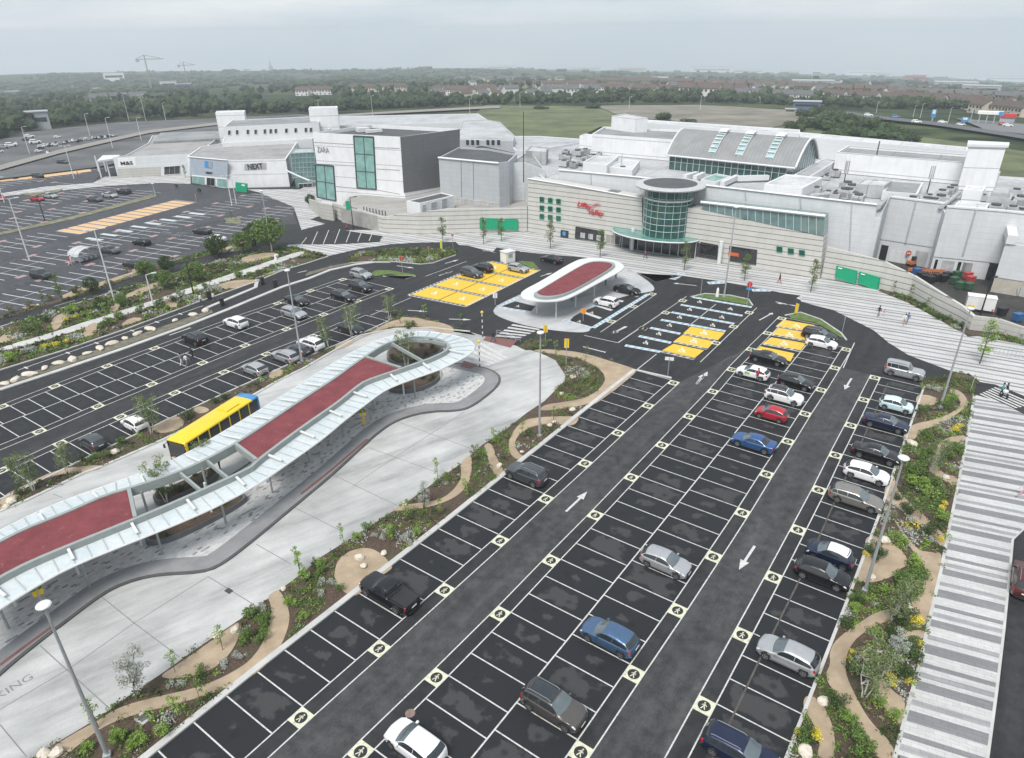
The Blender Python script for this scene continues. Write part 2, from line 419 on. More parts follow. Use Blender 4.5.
def stripe_mat(name,yaw,base,widths):
 m=bpy.data.materials.new(name);nt,b=nodes(m);p=worldpos(nt)
 dv=Vector((math.sin(yaw),math.cos(yaw),0));nv=Vector((-dv.y,dv.x,0))
 dt=N(nt,'ShaderNodeVectorMath',operation='DOT_PRODUCT');nt.links.new(p,dt.inputs[0]);dt.inputs[1].default_value=nv
 q=mth(nt,'FRACT',mth(nt,'MULTIPLY',mth(nt,'ADD',dt.outputs['Value'],400),1/sum(widths)))
 r=N(nt,'ShaderNodeValToRGB');r.color_ramp.interpolation='CONSTANT';e=r.color_ramp.elements
 pos=0;stops=[]
 for i,wd in enumerate(widths):
  stops.append((pos/sum(widths),base[i%len(base)]));pos+=wd
 while len(e)<len(stops):e.new(.5)
 for el,(ps,c)in zip(e,stops):el.position=ps;el.color=(*c,1)
 nt.links.new(q,r.inputs[0])
 f=tex_noise(nt,p,4,6,.7);a=tex_noise(nt,p,.15,4,.6)
 bk=N(nt,'ShaderNodeTexBrick');bk.inputs['Scale'].default_value=1;bk.inputs['Mortar Size'].default_value=.012;bk.inputs['Brick Width'].default_value=.9;bk.inputs['Row Height'].default_value=.3
 mp=N(nt,'ShaderNodeMapping');mp.inputs['Rotation'].default_value=(0,0,yaw-PI/2);nt.links.new(p,mp.inputs['Vector']);nt.links.new(mp.outputs[0],bk.inputs['Vector'])
 bk.inputs['Color1'].default_value=(.93,.93,.93,1);bk.inputs['Color2'].default_value=(1.06,1.06,1.05,1);bk.inputs['Mortar'].default_value=(.7,.7,.7,1)
 c=mix(nt,1,r.outputs[0],bk.outputs[0],'MULTIPLY')
 c=mix(nt,.5,c,ramp(nt,a,[(.35,(.8,.8,.8)),(.62,(1.1,1.1,1.1))]),'MULTIPLY')
 c=mix(nt,.4,c,ramp(nt,f,[(.3,(.8,.8,.8)),(.7,(1.15,1.15,1.15))]),'MULTIPLY')
 nt.links.new(c,b.inputs['Base Color']);b.inputs['Roughness'].default_value=.75;b.inputs['Specular IOR Level'].default_value=.35;return m
W_,G_,M_=(.49,.49,.485),(.205,.21,.215),(.29,.295,.30)
STRIPE=stripe_mat('banded_paving',math.radians(113.5),[W_,G_,W_,M_,W_,G_,W_,G_,W_,M_],[.95,.8,.35,.5,.5,.45,.95,.95,.5,.5])
STRIPE2=stripe_mat('plaza_paving',math.radians(119),[W_,G_,W_,G_,W_,M_],[1.0,.42,.6,.36,1.2,.5])
def paver_mat():
 m=bpy.data.materials.new('mixed_block_pavers');nt,b=nodes(m);p=worldpos(nt)
 mp=N(nt,'ShaderNodeMapping');mp.inputs['Rotation'].default_value=(0,0,-.95);nt.links.new(p,mp.inputs['Vector'])
 bk=N(nt,'ShaderNodeTexBrick');bk.inputs['Scale'].default_value=1;bk.inputs['Brick Width'].default_value=.42;bk.inputs['Row Height'].default_value=.24
 bk.inputs['Mortar Size'].default_value=.012;bk.inputs['Bias'].default_value=-.05;bk.inputs['Color1'].default_value=(.38,.38,.38,1);bk.inputs['Color2'].default_value=(.115,.117,.12,1);bk.inputs['Mortar'].default_value=(.2,.2,.2,1)
 nt.links.new(mp.outputs[0],bk.inputs['Vector'])
 c=ramp(nt,bk.outputs['Color'],[(.14,(.20,.20,.205)),(.17,(.42,.42,.42)),(.36,(.52,.52,.51))])
 f=tex_noise(nt,p,4,6,.7)
 c=mix(nt,.4,c,ramp(nt,f,[(.3,(.8,.8,.8)),(.7,(1.15,1.15,1.15))]),'MULTIPLY')
 nt.links.new(c,b.inputs['Base Color']);b.inputs['Roughness'].default_value=.8;return m
PAVER=paver_mat()
mb=MB()
mb.poly([(-210,60),(-250,215),(-200,262),(-60,235),(30,200),(110,140),(130,60),(120,-60),(-120,-60)],0)
struct('car_park_asphalt',mb,ASPH)
ROW1=[(673.4,383),(647.8,405.8),(618,433),(585,463.5),(545.7,499),(500.1,540.8),(444.7,590.2),(379.3,648.7),(301,717.8)]
ROW2=T('L',(725,313),(668,372),(602,437),(525,517))+[(712.8,391.6),(689.2,416.5),(662,445.2),(631.3,477.4),(595.3,515.3),(551,560.6),(500,614),(436.5,677.6),(360.6,751.8)]
ROW3=T('L',(982,437))+[(834.8,368),(821.1,390),(805.1,413.9),(787.8,441.5),(766.4,474.3),(742.3,512.9),(713.4,556.8),(677.6,610.6),(633.7,674.2),(580.7,752.5)]
ROW4=[(874.7,377.8),(863.6,399.8),(850.7,425.5),(835.5,455.2),(818.8,490),(798,530),(773.2,577.4),(742.3,635.1),(704.2,705.9)]
LOT1=[(342.9,279.5),(310.3,290.8),(277.7,303.3),(237,317.5),(196,332.8),(154.7,348.3),(107,366),(54.7,386.2),(2,406.7)]
LOT2=[(389.3,289),(357.5,301),(323.6,314.6),(286.5,329.2),(245.1,345.5),(202.5,363),(151.7,384.3),(97.8,406.3),(39.4,431.4)]
LOT3=[(312.8,336.2),(266.5,354),(224.1,372.2),(174.8,393),(120.4,416.9),(60.2,443.4),(1.3,470.8)]
PW,SQ=1.15,1.22
white=MB();cream=MB();symb=MB();bays=MB();bays2=MB();aisle=MB()
Z1,Z2,Z3,Z4=.004,.008,.012,.016
SEED=[0]
def bayquad(b,a0,a1,dirv,side,depth):
 o=Vector(dirv)*side*depth;SEED[0]+=1;s=SEED[0]
 p=[a0,a1,a1+o,a0+o]
 uv=[(s+.001,.001),(s+.999,.001),(s+.999,.999),(s+.001,.999)]
 c=(p[1]-p[0]).cross(p[2]-p[1])if hasattr(p[0],'cross')else 1
 if c<0:p=p[::-1];uv=uv[::-1]
 b.add([(q.x,q.y,Z1)for q in p],[(0,1,2,3)],[uv])
def symbol(mb,c,u,v,z,s=.42):
 c=Vector(c)
 P=lambda a,b:(c.x+u.x*a+v.x*b,c.y+u.y*a+v.y*b,z)
 n=20;mb.m=0
 mb.add([P(s*math.cos(2*PI*k/n),s*math.sin(2*PI*k/n))for k in range(n)],[tuple(range(n))]if(u.x*v.y-u.y*v.x)>0 else[tuple(range(n-1,-1,-1))])
 z+=.004;mb.m=1
 def bar(a,b,w):
  a=Vector(a);b=Vector(b);d=(b-a).normalized();nn=Vector((-d.y,d.x))*w/2
  q=[P(*(a-nn)),P(*(b-nn)),P(*(b+nn)),P(*(a+nn))]
  mb.add(q,[(0,1,2,3)if(u.x*v.y-u.y*v.x)>0 else(3,2,1,0)])
 bar((.20*s/.42,-.03),(.30*s/.42,-.03),.10);bar((-.05,0),(.17,-.02),.13);bar((-.02,0),(-.30,-.14),.07);bar((-.02,.01),(-.30,.13),.07)
 bar((.14,-.03),(-.0,-.17),.05);bar((.14,.02),(.0,.17),.05)
 mb.m=0
def parkrow(px,u,v,side,depth,extend,mid=None,b=None,endcap=True,nfirst=0,sym=True,lines=(True,True),lw=.095):
 """side: +1 bays lie on the +v side of the walkway"""
 u=Vector(u);v=Vector(v);P=[Vector(G2(*p))for p in px]
 for k in range(extend):P.append(P[-1]-u*7.2)
 if nfirst:P.insert(0,P[0]+u*2.4*nfirst)
 seps=[]
 for i in range(len(P)-1):
  nsub=3 if not(nfirst and i==0)else nfirst
  for k in range(nsub):seps.append(P[i].lerp(P[i+1],k/nsub))
 seps.append(P[-1])
 seps=[s+u*SQ/2 for s in seps]
 inner=[s+v*side*PW/2 for s in seps]
 if lines[0]:white.ribbon([s+v*side*PW/2 for s in seps],lw,Z3)
 if lines[1]:white.ribbon([s-v*side*PW/2 for s in seps],lw,Z3)
 for i,s in enumerate(inner):
  d=depth
  if mid:d=abs((Vector(mid(s))-s).dot(v))
  white.ribbon([s+v*side*.06,s+v*side*d],lw,Z3+.0005)
  if i+1<len(inner):bayquad(b,s,inner[i+1],v,side,d)
 for i,p in enumerate(P[1 if nfirst else 0:]):
  if sym:
   q=[p+u*a*SQ/2+v*bq*PW/2 for a,bq in((1,1),(-1,1),(-1,-1),(1,-1))]
   if(q[1]-q[0]).cross(q[2]-q[1])<0:q=q[::-1]
   cream.add([(x.x,x.y,Z4)for x in q],[(0,1,2,3)]);symbol(symb,p,u,v*side,Z4+.004)
 return P,seps
M23=lambda s:Vector(s)+VV*((-18.05)-Vector(s).dot(VV))
p1_,s1_=parkrow(ROW1,UU,VV,-1,4.85,4,b=bays)
p2_,s2_=parkrow(ROW2,UU,VV,1,0,4,mid=M23,b=bays)
p3_,s3_=parkrow(ROW3,UU,VV,-1,0,4,mid=M23,b=bays)
p4_,s4_=parkrow(ROW4,UU,VV,1,4.75,4,b=bays)
def onmid(s):return M23(s)
white.ribbon([M23(s3_[0]),M23(s3_[-1])],.11,Z3+.001)
ML=lambda s:Vector(s)+VL*((-86.4)-Vector(s).dot(VL))
q1_,t1_=parkrow(LOT1,UL,VL,1,0,4,mid=ML,b=bays2,lw=.10)
q2_,t2_=parkrow(LOT2,UL,VL,-1,0,4,mid=ML,b=bays2,lw=.10)
q3_,t3_=parkrow(LOT3,UL,VL,1,4.7,3,b=bays2,lw=.10,nfirst=4)
white.ribbon([ML(t2_[0]),ML(t2_[-1])],.12,Z3+.001)
def lane(mb,A,B,z=.0045):
 n=min(len(A),len(B));A=resample(A,24);B=resample(B,24)
 for i in range(23):
  q=[A[i],A[i+1],B[i+1],B[i]]
  if(q[1]-q[0]).cross(q[2]-q[1])<0:q=q[::-1]
  mb.add([(x.x,x.y,z)for x in q],[(0,1,2,3)])
a1=MB();lane(a1,[s+VV*PW/2 for s in s1_],[s-VV*PW/2 for s in s2_[6:]]);lane(a1,[s+VV*PW/2 for s in s3_[3:]],[s-VV*PW/2 for s in s4_])
a1.m=1;lane(a1,[s+VL*PW/2 for s in t2_[3:]],[s-VL*PW/2 for s in t3_])
struct('aisle_lanes',a1,[AISLE,AISLE2]);struct('parking_bays',bays,BAY);
struct('side_parking_bays',bays2,BAY2)
yel=MB();blu=MB()
def strip(mb,pts,z):mb.poly(GP(pts),z)
for a,b,c,d in[((732,318),(858,340),(828,363),(702,343)),((712,350),(828,370),(815,398),(684,376)),((682,388),(822,412),(800,440),(650,412)),((640,424),(775,452),(760,484),(610,450))]:
 strip(yel,T('L',a,b,c,d),Z2)
for a,b,c,d in[((362,345),(498,370),(470,400),(332,372)),((330,378),(455,405),(430,433),(293,405)),((293,414),(415,440),(378,470),(248,440))]:
 strip(yel,T('L',a,b,c,d),Z2)
for a,b,c,d in[((60,322),(185,345),(150,355),(50,340))]:pass
def lerp2(a,b,t):return(a[0]+(b[0]-a[0])*t,a[1]+(b[1]-a[1])*t)
A0,A1,B0,B1=T('K',(38,340),(365,205),(265,385),(560,240))
pa0,pa1,pb0,pb1=[Vector(G2(*p))for p in(A0,A1,B0,B1)]
for i in range(4):
 for j in range(2):
  t0,t1=i/4+.02,(i+1)/4-.02;r0,r1=j/2+.008,(j+1)/2-.008
  q=[pa0.lerp(pa1,t).lerp(pb0.lerp(pb1,t),r)for t,r in((t0,r0),(t1,r0),(t1,r1),(t0,r1))]
  yel.poly(q,Z2)
def wheelchair_like(c,u,v,s,mb,z):
 c=Vector(c);P=lambda a,b:Vector((c.x+u.x*a*s+v.x*b*s,c.y+u.y*a*s+v.y*b*s))
 mb.ribbon([P(.5,-.2),P(.1,-.15),P(.0,.2),P(-.3,.4),P(-.5,.45)],.16*s,z)
 mb.ribbon([P(.12,-.1),P(-.1,-.35),P(-.4,-.25),P(-.45,.05),P(-.25,.25)],.13*s,z+.001)
 mb.ribbon([P(.75,-.22),P(.58,-.2)],.26*s,z)
 mb.ribbon([P(.25,-.12),P(.22,.3)],.13*s,z+.001)
ym=MB()
for i in range(4):
 for j in range(2):
  wheelchair_like(pa0.lerp(pa1,(i+.5)/4).lerp(pb0.lerp(pb1,(i+.5)/4),(j+.5)/2),UU,VV,1.25,ym,Z3)
for k,x,y in[('L',785,342),('L',757,378),('L',735,413),('L',415,370),('L',375,403),('L',328,440)]:
 wheelchair_like(GT1(k,x,y),UU,VV,1.25,ym,Z3)
def hatch(p,q,w,n=None):
 p=Vector(p);q=Vector(q);d=(q-p);L=d.length;d.normalize();nn=Vector((-d.y,d.x))
 blu.m=0
 e=[p-nn*w/2,q-nn*w/2,q+nn*w/2,p+nn*w/2];blu.add([(x.x,x.y,Z2)for x in e],[(0,1,2,3)])
 blu.m=1;n=n or max(2,int(L/.95))
 for i in range(n):
  t=(i+.2)/n*L;a=p+d*t
  e=[a-nn*w*.38,a+d*.36-nn*w*.38,a+d*.60+nn*w*.38,a+d*.24+nn*w*.38];blu.add([(x.x,x.y,Z3)for x in e],[(0,1,2,3)])
 blu.m=0
bl=[((370,228),(605,268)),((322,258),(568,302)),((285,288),(535,334)),((243,318),(500,364)),((200,350),(320,374)),((155,383),(283,410)),((100,420),(240,446))]
for a,b in bl:hatch(GT1('L',*a),GT1('L',*b),.75)
for a,b in[((462,256),(352,345))]:white.ribbon([GT1('L',*a),GT1('L',*b)],.12,Z3)
for a in[(398,247),(358,277),(318,308),(278,340),(235,374),(183,410),(520,275),(487,308),(450,340)]:
 c=GT1('L',*a);wheelchair_like(c,UU,VV,.95,ym,Z3)
for a,b in[((0,340),(195,215)),((0,240),(65,262))]:pass
for a,b in[((770,470),(990,335)),((390,385),(470,350)),((395,390),(520,408)),((650,440),(765,470)),((720,405),(800,432)),((760,375),(845,400)),((810,350),(890,365)),((850,320),(950,345))]:
 hatch(GT1('K',*a),GT1('K',*b),.7)
for a in[(715,445),(765,410),(470,385)]:wheelchair_like(GT1('K',*a),UU,VV,.7,ym,Z3)
def cheq(p,q,w=.45):
 p=Vector(p);q=Vector(q);white.ribbon([p,q],.13,Z3)
 d=q-p;L=d.length;d.normalize();nn=Vector((-d.y,d.x));white.ribbon([p+nn*w,q+nn*w],.1,Z3)
 for i in range(int(L/.9)):
  a=p+d*(i*.9);white.ribbon([a,a+d*.4+nn*w],.2,Z3+.001)
for i in range(5):
 t=i/4;cheq(pa0.lerp(pa1,t)-UU*.22,pb0.lerp(pb1,t)-UU*.22)
cheq(pa0,pa1);cheq(pb0,pb1)
for k,a,b in[('L',(702,346),(828,367)),('L',(684,380),(820,405)),('L',(650,417),(798,444)),('L',(332,376),(462,402)),('L',(293,408),(425,437)),('L',(240,446),(375,478))]:
 cheq(GT1(k,*a),GT1(k,*b))
for k,a in[('L',(172,353)),('L',(262,290)),('L',(330,242)),('L',(463,411)),('L',(533,346)),('L',(595,290)),('L',(45,325)),('L',(135,266)),('L',(208,216)),('K',(968,472))]:
 p=Vector(GT1(k,*a));q=[p+UU*s1*SQ/2+VV*s2*PW/2 for s1,s2 in((1,1),(1,-1),(-1,-1),(-1,1))]
 cream.poly(q,Z4);symbol(symb,p,UU,VV,Z4+.004)
for line in[[('L',(70,410)),('L',(345,225))],[('L',(400,487)),('L',(625,270))],[('K',(800,487)),('L',(225,215))],[('K',(870,530)),('L',(330,236))]]:
 white.ribbon([GT1(k,*p)for k,p in line],.11,Z3)
def arrow(c,d,L,head=1.3,w=.22,hw=.75):
 c=Vector(c);d=Vector(d).normalized();n=Vector((-d.y,d.x));a=c-d*L/2;b=c+d*(L/2-head)
 q=[a-n*w/2,b-n*w/2,b+n*w/2,a+n*w/2];white.add([(x.x,x.y,Z3)for x in q],[(0,1,2,3)])
 q=[b-n*hw/2,c+d*L/2,b+n*hw/2];white.add([(x.x,x.y,Z3)for x in q],[(0,1,2)])
def arr(k,a,b,**kw):
 p=Vector(GT1(k,*a));q=Vector(GT1(k,*b));arrow((p+q)/2,q-p,(q-p).length,**kw)
arr('G',(215,525),(300,445));arr('G',(968,662),(905,757));arr('M',(333,472),(305,517));arr('G',(735,15),(765,-25))
arr('L',(385,575),(430,525));arr('L',(635,320),(690,290),head=.8);arr('L',(100,345),(50,372),head=.8);arr('L',(385,182),(290,172),head=.9)
arr('K',(195,435),(285,438));arr('K',(30,400),(110,405));arr('K',(730,545),(820,568),head=.1);arr('K',(905,465),(850,492),head=.9)
arr('K',(180,213),(235,198));arr('K',(155,262),(212,244));arr('F',(940,152),(1005,105));arr('J',(500,315),(525,302));arr('J',(785,302),(855,312))
arr('J',(620,270),(590,285));arr('K',(560,265),(608,250));arr('L',(780,262),(700,250),head=.9)
arr('J',(390,330),(425,322),head=.1);arr('I',(675,380),(760,350),head=.1);arr('J',(955,340),(1005,325));arr('K',(500,165),(330,163),head=.1)
for k,a,b in[('K',(100,265),(265,205)),('J',(680,500),(840,430)),('J',(700,480),(755,490)),('K',(735,500),(870,530)),('L',(150,515),(225,455)),('I',(215,265),(300,240)),('I',(80,325),(125,312)),('M',(30,165),(110,185)),('M',(345,330),(300,430))]:
 white.ribbon([GT1(k,*a),GT1(k,*b)],.12,Z3)
for a,b in[((70,520),(240,460)),((240,460),(500,370)),((500,370),(810,262))]:
 white.ribbon([GT1('I',*a),GT1('I',*b)],.14,Z3)
 p=Vector(GT1('I',*a));q=Vector(GT1('I',*b));d=(q-p);n_=int(d.length/4);d.normalize();nn=Vector((-d.y,d.x))
 for i in range(n_):
  c=p+d*(i*4+1);white.ribbon([c-nn*.6,c+nn*.35],.25,Z3+.002)
def zebra(k,A,B,C_,D_,n,z=Z3,mbx=None):
 a,b,c,d=[Vector(GT1(k,*p))for p in(A,B,C_,D_)]
 for i in range(n):
  t0=(i+.0)/n;t1=(i+.52)/n
  q=[a.lerp(b,t0),a.lerp(b,t1),d.lerp(c,t1),d.lerp(c,t0)];(mbx or white).poly(q,z)
zebra('K',(450,455),(370,510),(470,515),(560,475),5)
zebra('M',(905,508),(838,538),(965,598),(1060,575),6,z=.043)
zebra('M',(792,462),(722,487),(742,493),(806,470),4,z=.043)
zebra('K',(325,528),(240,610),(345,625),(430,590),5,z=.034)
zebra('K',(890,236),(850,268),(920,280),(955,250),5)
def pxs(*segs):
 out=[]
 for s in segs:out+=s
 return out
plaza_se=pxs([(-30,800)],T('A',(130,757),(385,605),(530,500),(650,420),(760,340),(960,205)),T('F',(0,870-130)),T('F',(205,757),(240,720),(430,600),(600,490),(830,325),(900,262),(1015,185)),T('G',(55,135),(130,85),(200,15)),T('K',(655,690),(660,660),(620,600),(560,570),(510,556)))
plaza_se=[p for p in plaza_se if p!=T('F',(0,740))[0]]
plaza_nw=[(470,332),(430,328),(395,329),(361,335.5),(334,351),(303,369),(279,380.5),(256,394),(165.5,439),(103,466.5),(85,473),(25,501.6),(-40,528)]
mb=MB();mb.poly(GP(plaza_se+plaza_nw),.02);struct('bus_plaza',mb,CONC)
jn=MB()
for k,pts in[('A',[(0,565),(280,400),(535,220),(830,35)]),('A',[(160,310),(430,555)]),('A',[(405,115),(535,220),(715,355)]),('A',[(830,35),(1010,145)]),('A',[(0,625),(110,757)]),('F',[(0,655),(140,735)]),('F',[(155,510),(345,605)]),('F',[(310,380),(560,500)]),('F',[(450,270),(710,365)]),('F',[(560,165),(860,275)]),('F',[(390,420),(560,305),(830,128)]),('E',[(210,455),(250,470)])]:
 jn.ribbon(GP(T(k,*pts)),.07,.025)
jm=plain('dark_joint',(.20,.20,.20),.9)
struct('concrete_joints',jn,jm)
mh=MB();q=[GT1('A',x,y)for x,y in((893,92),(912,79),(932,92),(914,105))];mh.poly(q,.026);struct('manhole_cover',mh,plain('iron_cover',(.05,.05,.05),.6))
mh=MB()
q=[GT1('A',x,y)for x,y in((535,605),(580,570),(610,600),(565,637))];mh.prism(q,0,.14);mh.m=1
q2=[GT1('A',x,y)for x,y in((550,603),(580,582),(598,600),(567,622))];mh.poly(q2,.146);struct('chamber_frame',mh,[KERB,plain('grate',(.12,.12,.12),.6)])
_d=(Vector(GT1('A',92,462))-Vector(GT1('A',0,518))).normalized();_e=Vector(GT1('A',95,464))-_d*5.1
bt=text_mesh('road_lettering','NO PARKING',.95,line_mat('faint_lettering',(.20,.20,.20),-.9),(_e.x,_e.y,.028),_d.to_3d(),Vector((-_d.y,_d.x,0)),depth=.003)
bt['kind']='structure'
dr=MB();dr.ribbon(GP([(700,785),(724,735),(759,661),(773,633),(798,583),(818,540),(834,503),(867,430),(888,383)]),.13,.0145)
struct('drain_channel',dr,plain('rusty_channel',(.085,.075,.066),.9,var=.3))
dr=MB();_c=GT1('B',615,580);dr.lathe((_c[0],_c[1],.0),[(.33,.0),(.33,.02)],20);struct('round_cover',dr,plain('reddish_cover',(.20,.14,.125),.9,var=.3,scale=6))
dr=MB();dr.poly(GP(T('M',(690,490),(718,470),(800,452),(845,487),(905,497),(1065,560),(1065,630),(960,602),(830,538),(745,502))),.036);struct('crossing_road',dr,ASPH)
isl_s=pxs([(-40,718)],T('A',(0,430),(160,300),(260,225),(410,110),(500,65),(620,33),(800,25),(880,0)),T('F',(0,640),(155,510),(300,390),(430,270),(485,218),(560,165),(680,130),(820,128),(880,100),(950,45),(975,15)),T('K',(402,668),(392,655),(360,636),(300,622),(250,615)))
can_no=[(418,331),(400.6,333.4),(380.5,339),(355.5,350.5),(325,368),(307.8,380),(255.8,412.6),(218,435),(175.5,460),(125.4,479),(75,496.6),(40,510.4),(0,530.5),(-60,562)]
isl_n=[Vector(G2(x,y,4.1))for x,y in can_no]
isl_S=[Vector(p)for p in smooth_line(GP(isl_s),2)]
isl=isl_S+[p+Vector((.55,-.8))*1.5 for p in isl_n]
def between(mb,A,B,z,n=90,side=False):
 A=resample(A,n);B=resample(B,n)
 for i in range(n-1):
  q=[A[i],A[i+1],B[i+1],B[i]]
  if(q[1]-q[0]).cross(q[2]-q[0])<0:q=q[::-1]
  mb.add([(p.x,p.y,z)for p in q],[(0,1,2,3)])
 if side:
  for i in range(n-1):mb.add([(A[i].x,A[i].y,0),(A[i+1].x,A[i+1].y,0),(A[i+1].x,A[i+1].y,z),(A[i].x,A[i].y,z)],[(0,1,2,3)])
NBL=[p+Vector((.55,-.8))*1.5 for p in isl_n][::-1]
mb=MB();between(mb,isl_S,NBL,.14,side=True);struct('platform_kerb',mb,DKERB)
def inset_line(line,d):
 out=[]
 for i,p in enumerate(line):
  t=line[min(i+1,len(line)-1)]-line[max(i-1,0)];t.normalize();out.append(p+Vector((-t.y,t.x))*d)
 return out
b1=inset_line(isl_S,.28);b2=inset_line(isl_S,2.0)
nb=[p+Vector((.55,-.8))*1.8 for p in isl_n]
mb=MB();between(mb,b1,nb[::-1],.146);struct('platform_band',mb,BAND)
mb=MB();between(mb,b2[:-6],nb[::-1],.152);struct('platform_pavers',mb,PAVER)
mb=MB();mb.ribbon(GP(T('F',(180,460),(300,365),(445,240))),.3,.156);mb.ribbon(GP(T('A',(0,395),(100,320),(210,240))),.3,.156);mb.poly(GP(T('K',(255,605),(240,630),(285,638),(310,622))),.157)
mb.poly(GP(T('K',(345,505),(330,520),(440,550),(470,520))),.05)
struct('tactile_strip',mb,REDP)
mb=MB();mb.ribbon(GP(T('F',(180,475),(300,380),(440,262))),.32,.03);mb.ribbon(GP(T('A',(0,415),(100,335),(235,240))),.32,.03);struct('pale_stop_kerb',mb,KERB)
BEDS={};PATHS=[]
def soil(key,poly,z=.05,h=.0):
 BEDS[key]=poly;return poly
kerb1=[Vector(s)-VV*(PW/2+4.85+.35)for s in s1_]
plaza_w=[Vector(p)for p in GP(plaza_se)]
bedA=[tuple(p)for p in plaza_w]+[G2(*T('K',(545,553))[0]),G2(*T('K',(700,565))[0]),G2(*T('K',(850,605))[0]),G2(*T('K',(942,640))[0])]+[tuple(p)for p in kerb1[:-1]]
soil('plaza',bedA)
kerb4=[Vector(s)+VV*(PW/2+4.75+.1)for s in s4_]
pave_l=GP(pxs(T('M',(700,470),(770,445),(830,480)),T('H',(822,60),(790,250),(755,430),(720,600),(690,757)),T('D',(640,220),(600,400),(545,600),(505,757))))
pave_l.append(tuple(Vector(pave_l[-1])+(Vector(pave_l[-1])-Vector(pave_l[-2]))*1.5))
k4=[tuple(p)for p in kerb4[1:]][::-1]
soil('right',[p for p in pave_l]+[k4[i]for i in range(6,len(k4))]+[GT1('M',612,478)])
kerb3=[Vector(s)+VL*(PW/2+4.7+.3)for s in t3_]
nw=[Vector(p)for p in GP(plaza_nw)]
soil('north',[tuple(p)for p in nw]+[tuple(p)for p in kerb3 if p.x>-62][::-1]+[GT1('J',740,505),GT1('J',860,505),GT1('J',950,525),GT1('J',1020,560),GT1('K',200,455),GT1('K',300,500)])
upA=GP(pxs([(-30,331)],T('I',(0,345),(250,270),(420,215),(600,160),(800,100),(1020,50)),T('J',(300,230),(390,228),(415,240),(510,262))))
upB=GP(pxs(T('J',(430,290),(330,320),(222,364)),T('I',(780,250),(500,355),(250,440),(0,515)),[(-30,381)]))
soil('upper',upA+upB)
soil('upper_edge',GP(pxs([(-30,316)],T('I',(0,310),(260,225),(420,170),(560,120),(700,80),(900,25)),T('J',(100,215),(220,180),(230,195),(200,240)),T('I',(840,60),(600,125),(300,230),(0,318)),[(-30,327)])))
soil('mid_island',GP(T('J',(595,292),(590,270),(640,250),(760,238),(880,235),(1020,240),(1025,255),(930,290),(880,295),(780,285),(680,285))))
soil('taxi_island',GP(T('K',(470,545),(520,515),(600,520),(570,555),(500,560))))
soil('wall_bed',GP(T('U',(275,362),(430,425),(570,500),(680,565),(745,588),(1024,640),(1040,610),(800,575),(740,560),(600,480),(430,390),(300,355))))
PN={'plaza':'planting_bed','right':'garden_bed'}
mb=MB()
for k,p in BEDS.items():mb.prism(p,-.02,.06)
struct('planting_soil',mb,SOIL)
def path(poly,z=.075,it=2):PATHS.append([tuple(p)for p in smooth_poly(poly,it)])
P_=lambda k,*pts:GP(T(k,*pts))
path(P_('A',(150,757),(280,672),(380,618),(480,555),(620,518),(800,478),(930,420),(1020,355))+P_('B',(60,235),(62,150),(45,118),(75,95),(95,90),(128,150),(138,220),(90,340),(0,425))+P_('A',(950,458),(870,495),(700,548),(560,580),(430,625),(330,695),(250,765)))
path(P_('A',(640,432),(700,395),(860,282),(955,212),(965,240),(935,325),(870,395),(800,425),(720,442),(660,444)))
path(P_('F',(315,765),(325,720),(370,685),(440,668),(500,692),(540,740))+P_('B',(545,5),(480,45),(430,90),(400,112),(370,112),(330,80),(310,35)))
path(P_('F',(530,525),(590,500),(640,495),(740,480),(800,430),(822,380),(810,335),(860,295),(862,360),(845,425),(790,475),(700,508),(600,522)))
path(P_('F',(903,265),(938,248),(962,320),(992,368),(985,398),(940,372),(925,310)))
path(P_('G',(385,0),(458,0),(330,103),(300,97),(240,112),(100,128),(130,100),(200,92),(300,72),(355,35)))
path(P_('G',(45,162),(110,150),(240,146),(272,152),(245,187),(170,176),(110,180),(60,195),(22,225),(8,260),(30,300),(62,312),(30,325),(-10,300),(-15,250),(5,205)))
path(P_('K',(520,562),(580,556),(720,568),(850,608),(942,637),(942,650),(805,762),(740,762),(800,712),(822,675),(802,640),(750,608),(680,585),(600,575)))
path(P_('E',(0,528),(0,470),(95,425),(190,375),(280,350),(412,340),(392,362),(300,370),(200,387),(120,422),(60,480),(42,512)))
path(P_('E',(600,190),(700,138),(745,172),(705,205),(630,217)))
path(P_('E',(765,120),(800,104),(845,122),(800,140)))
path(P_('J',(265,745),(300,712),(345,725),(300,757)))
path(P_('J',(530,627),(592,593),(612,610),(700,558),(760,524),(850,508),(905,520),(955,540),(945,560),(880,545),(780,545),(720,560),(640,592),(560,642)))
path(P_('K',(0,425),(80,437),(200,458),(225,490),(150,492),(120,462),(0,452)))
path(P_('H',(590,60),(645,63),(682,80),(670,102),(590,106)))
path(P_('H',(535,247),(548,200),(590,175),(650,165),(720,140),(768,108),(762,75),(732,45),(760,40),(797,80),(797,107),(760,132),(720,162),(650,192),(602,212),(580,246)))
path(P_('H',(790,218),(690,238),(665,290),(628,330),(648,372),(690,402),(750,432),(758,388),(700,380),(672,340),(682,300),(712,262),(788,247)))
path(P_('H',(450,470),(492,375),(508,402),(512,440),(560,488),(640,560),(692,608),(712,640),(700,685),(650,615),(580,565),(520,512)))
path(P_('H',(470,490),(512,570),(560,640),(600,682),(640,690),(695,690))+P_('D',(685,0),(650,150),(635,225),(590,250),(545,192),(440,226),(362,272),(322,322),(306,380),(312,440),(352,522),(402,612),(492,702),(510,765),(430,765),(400,692),(350,622),(300,552),(250,482),(225,430),(248,390),(243,340),(268,290),(358,224),(438,174),(530,162),(595,120),(622,60),(630,0))+P_('H',(600,720),(560,660),(528,602),(488,542),(458,518)))
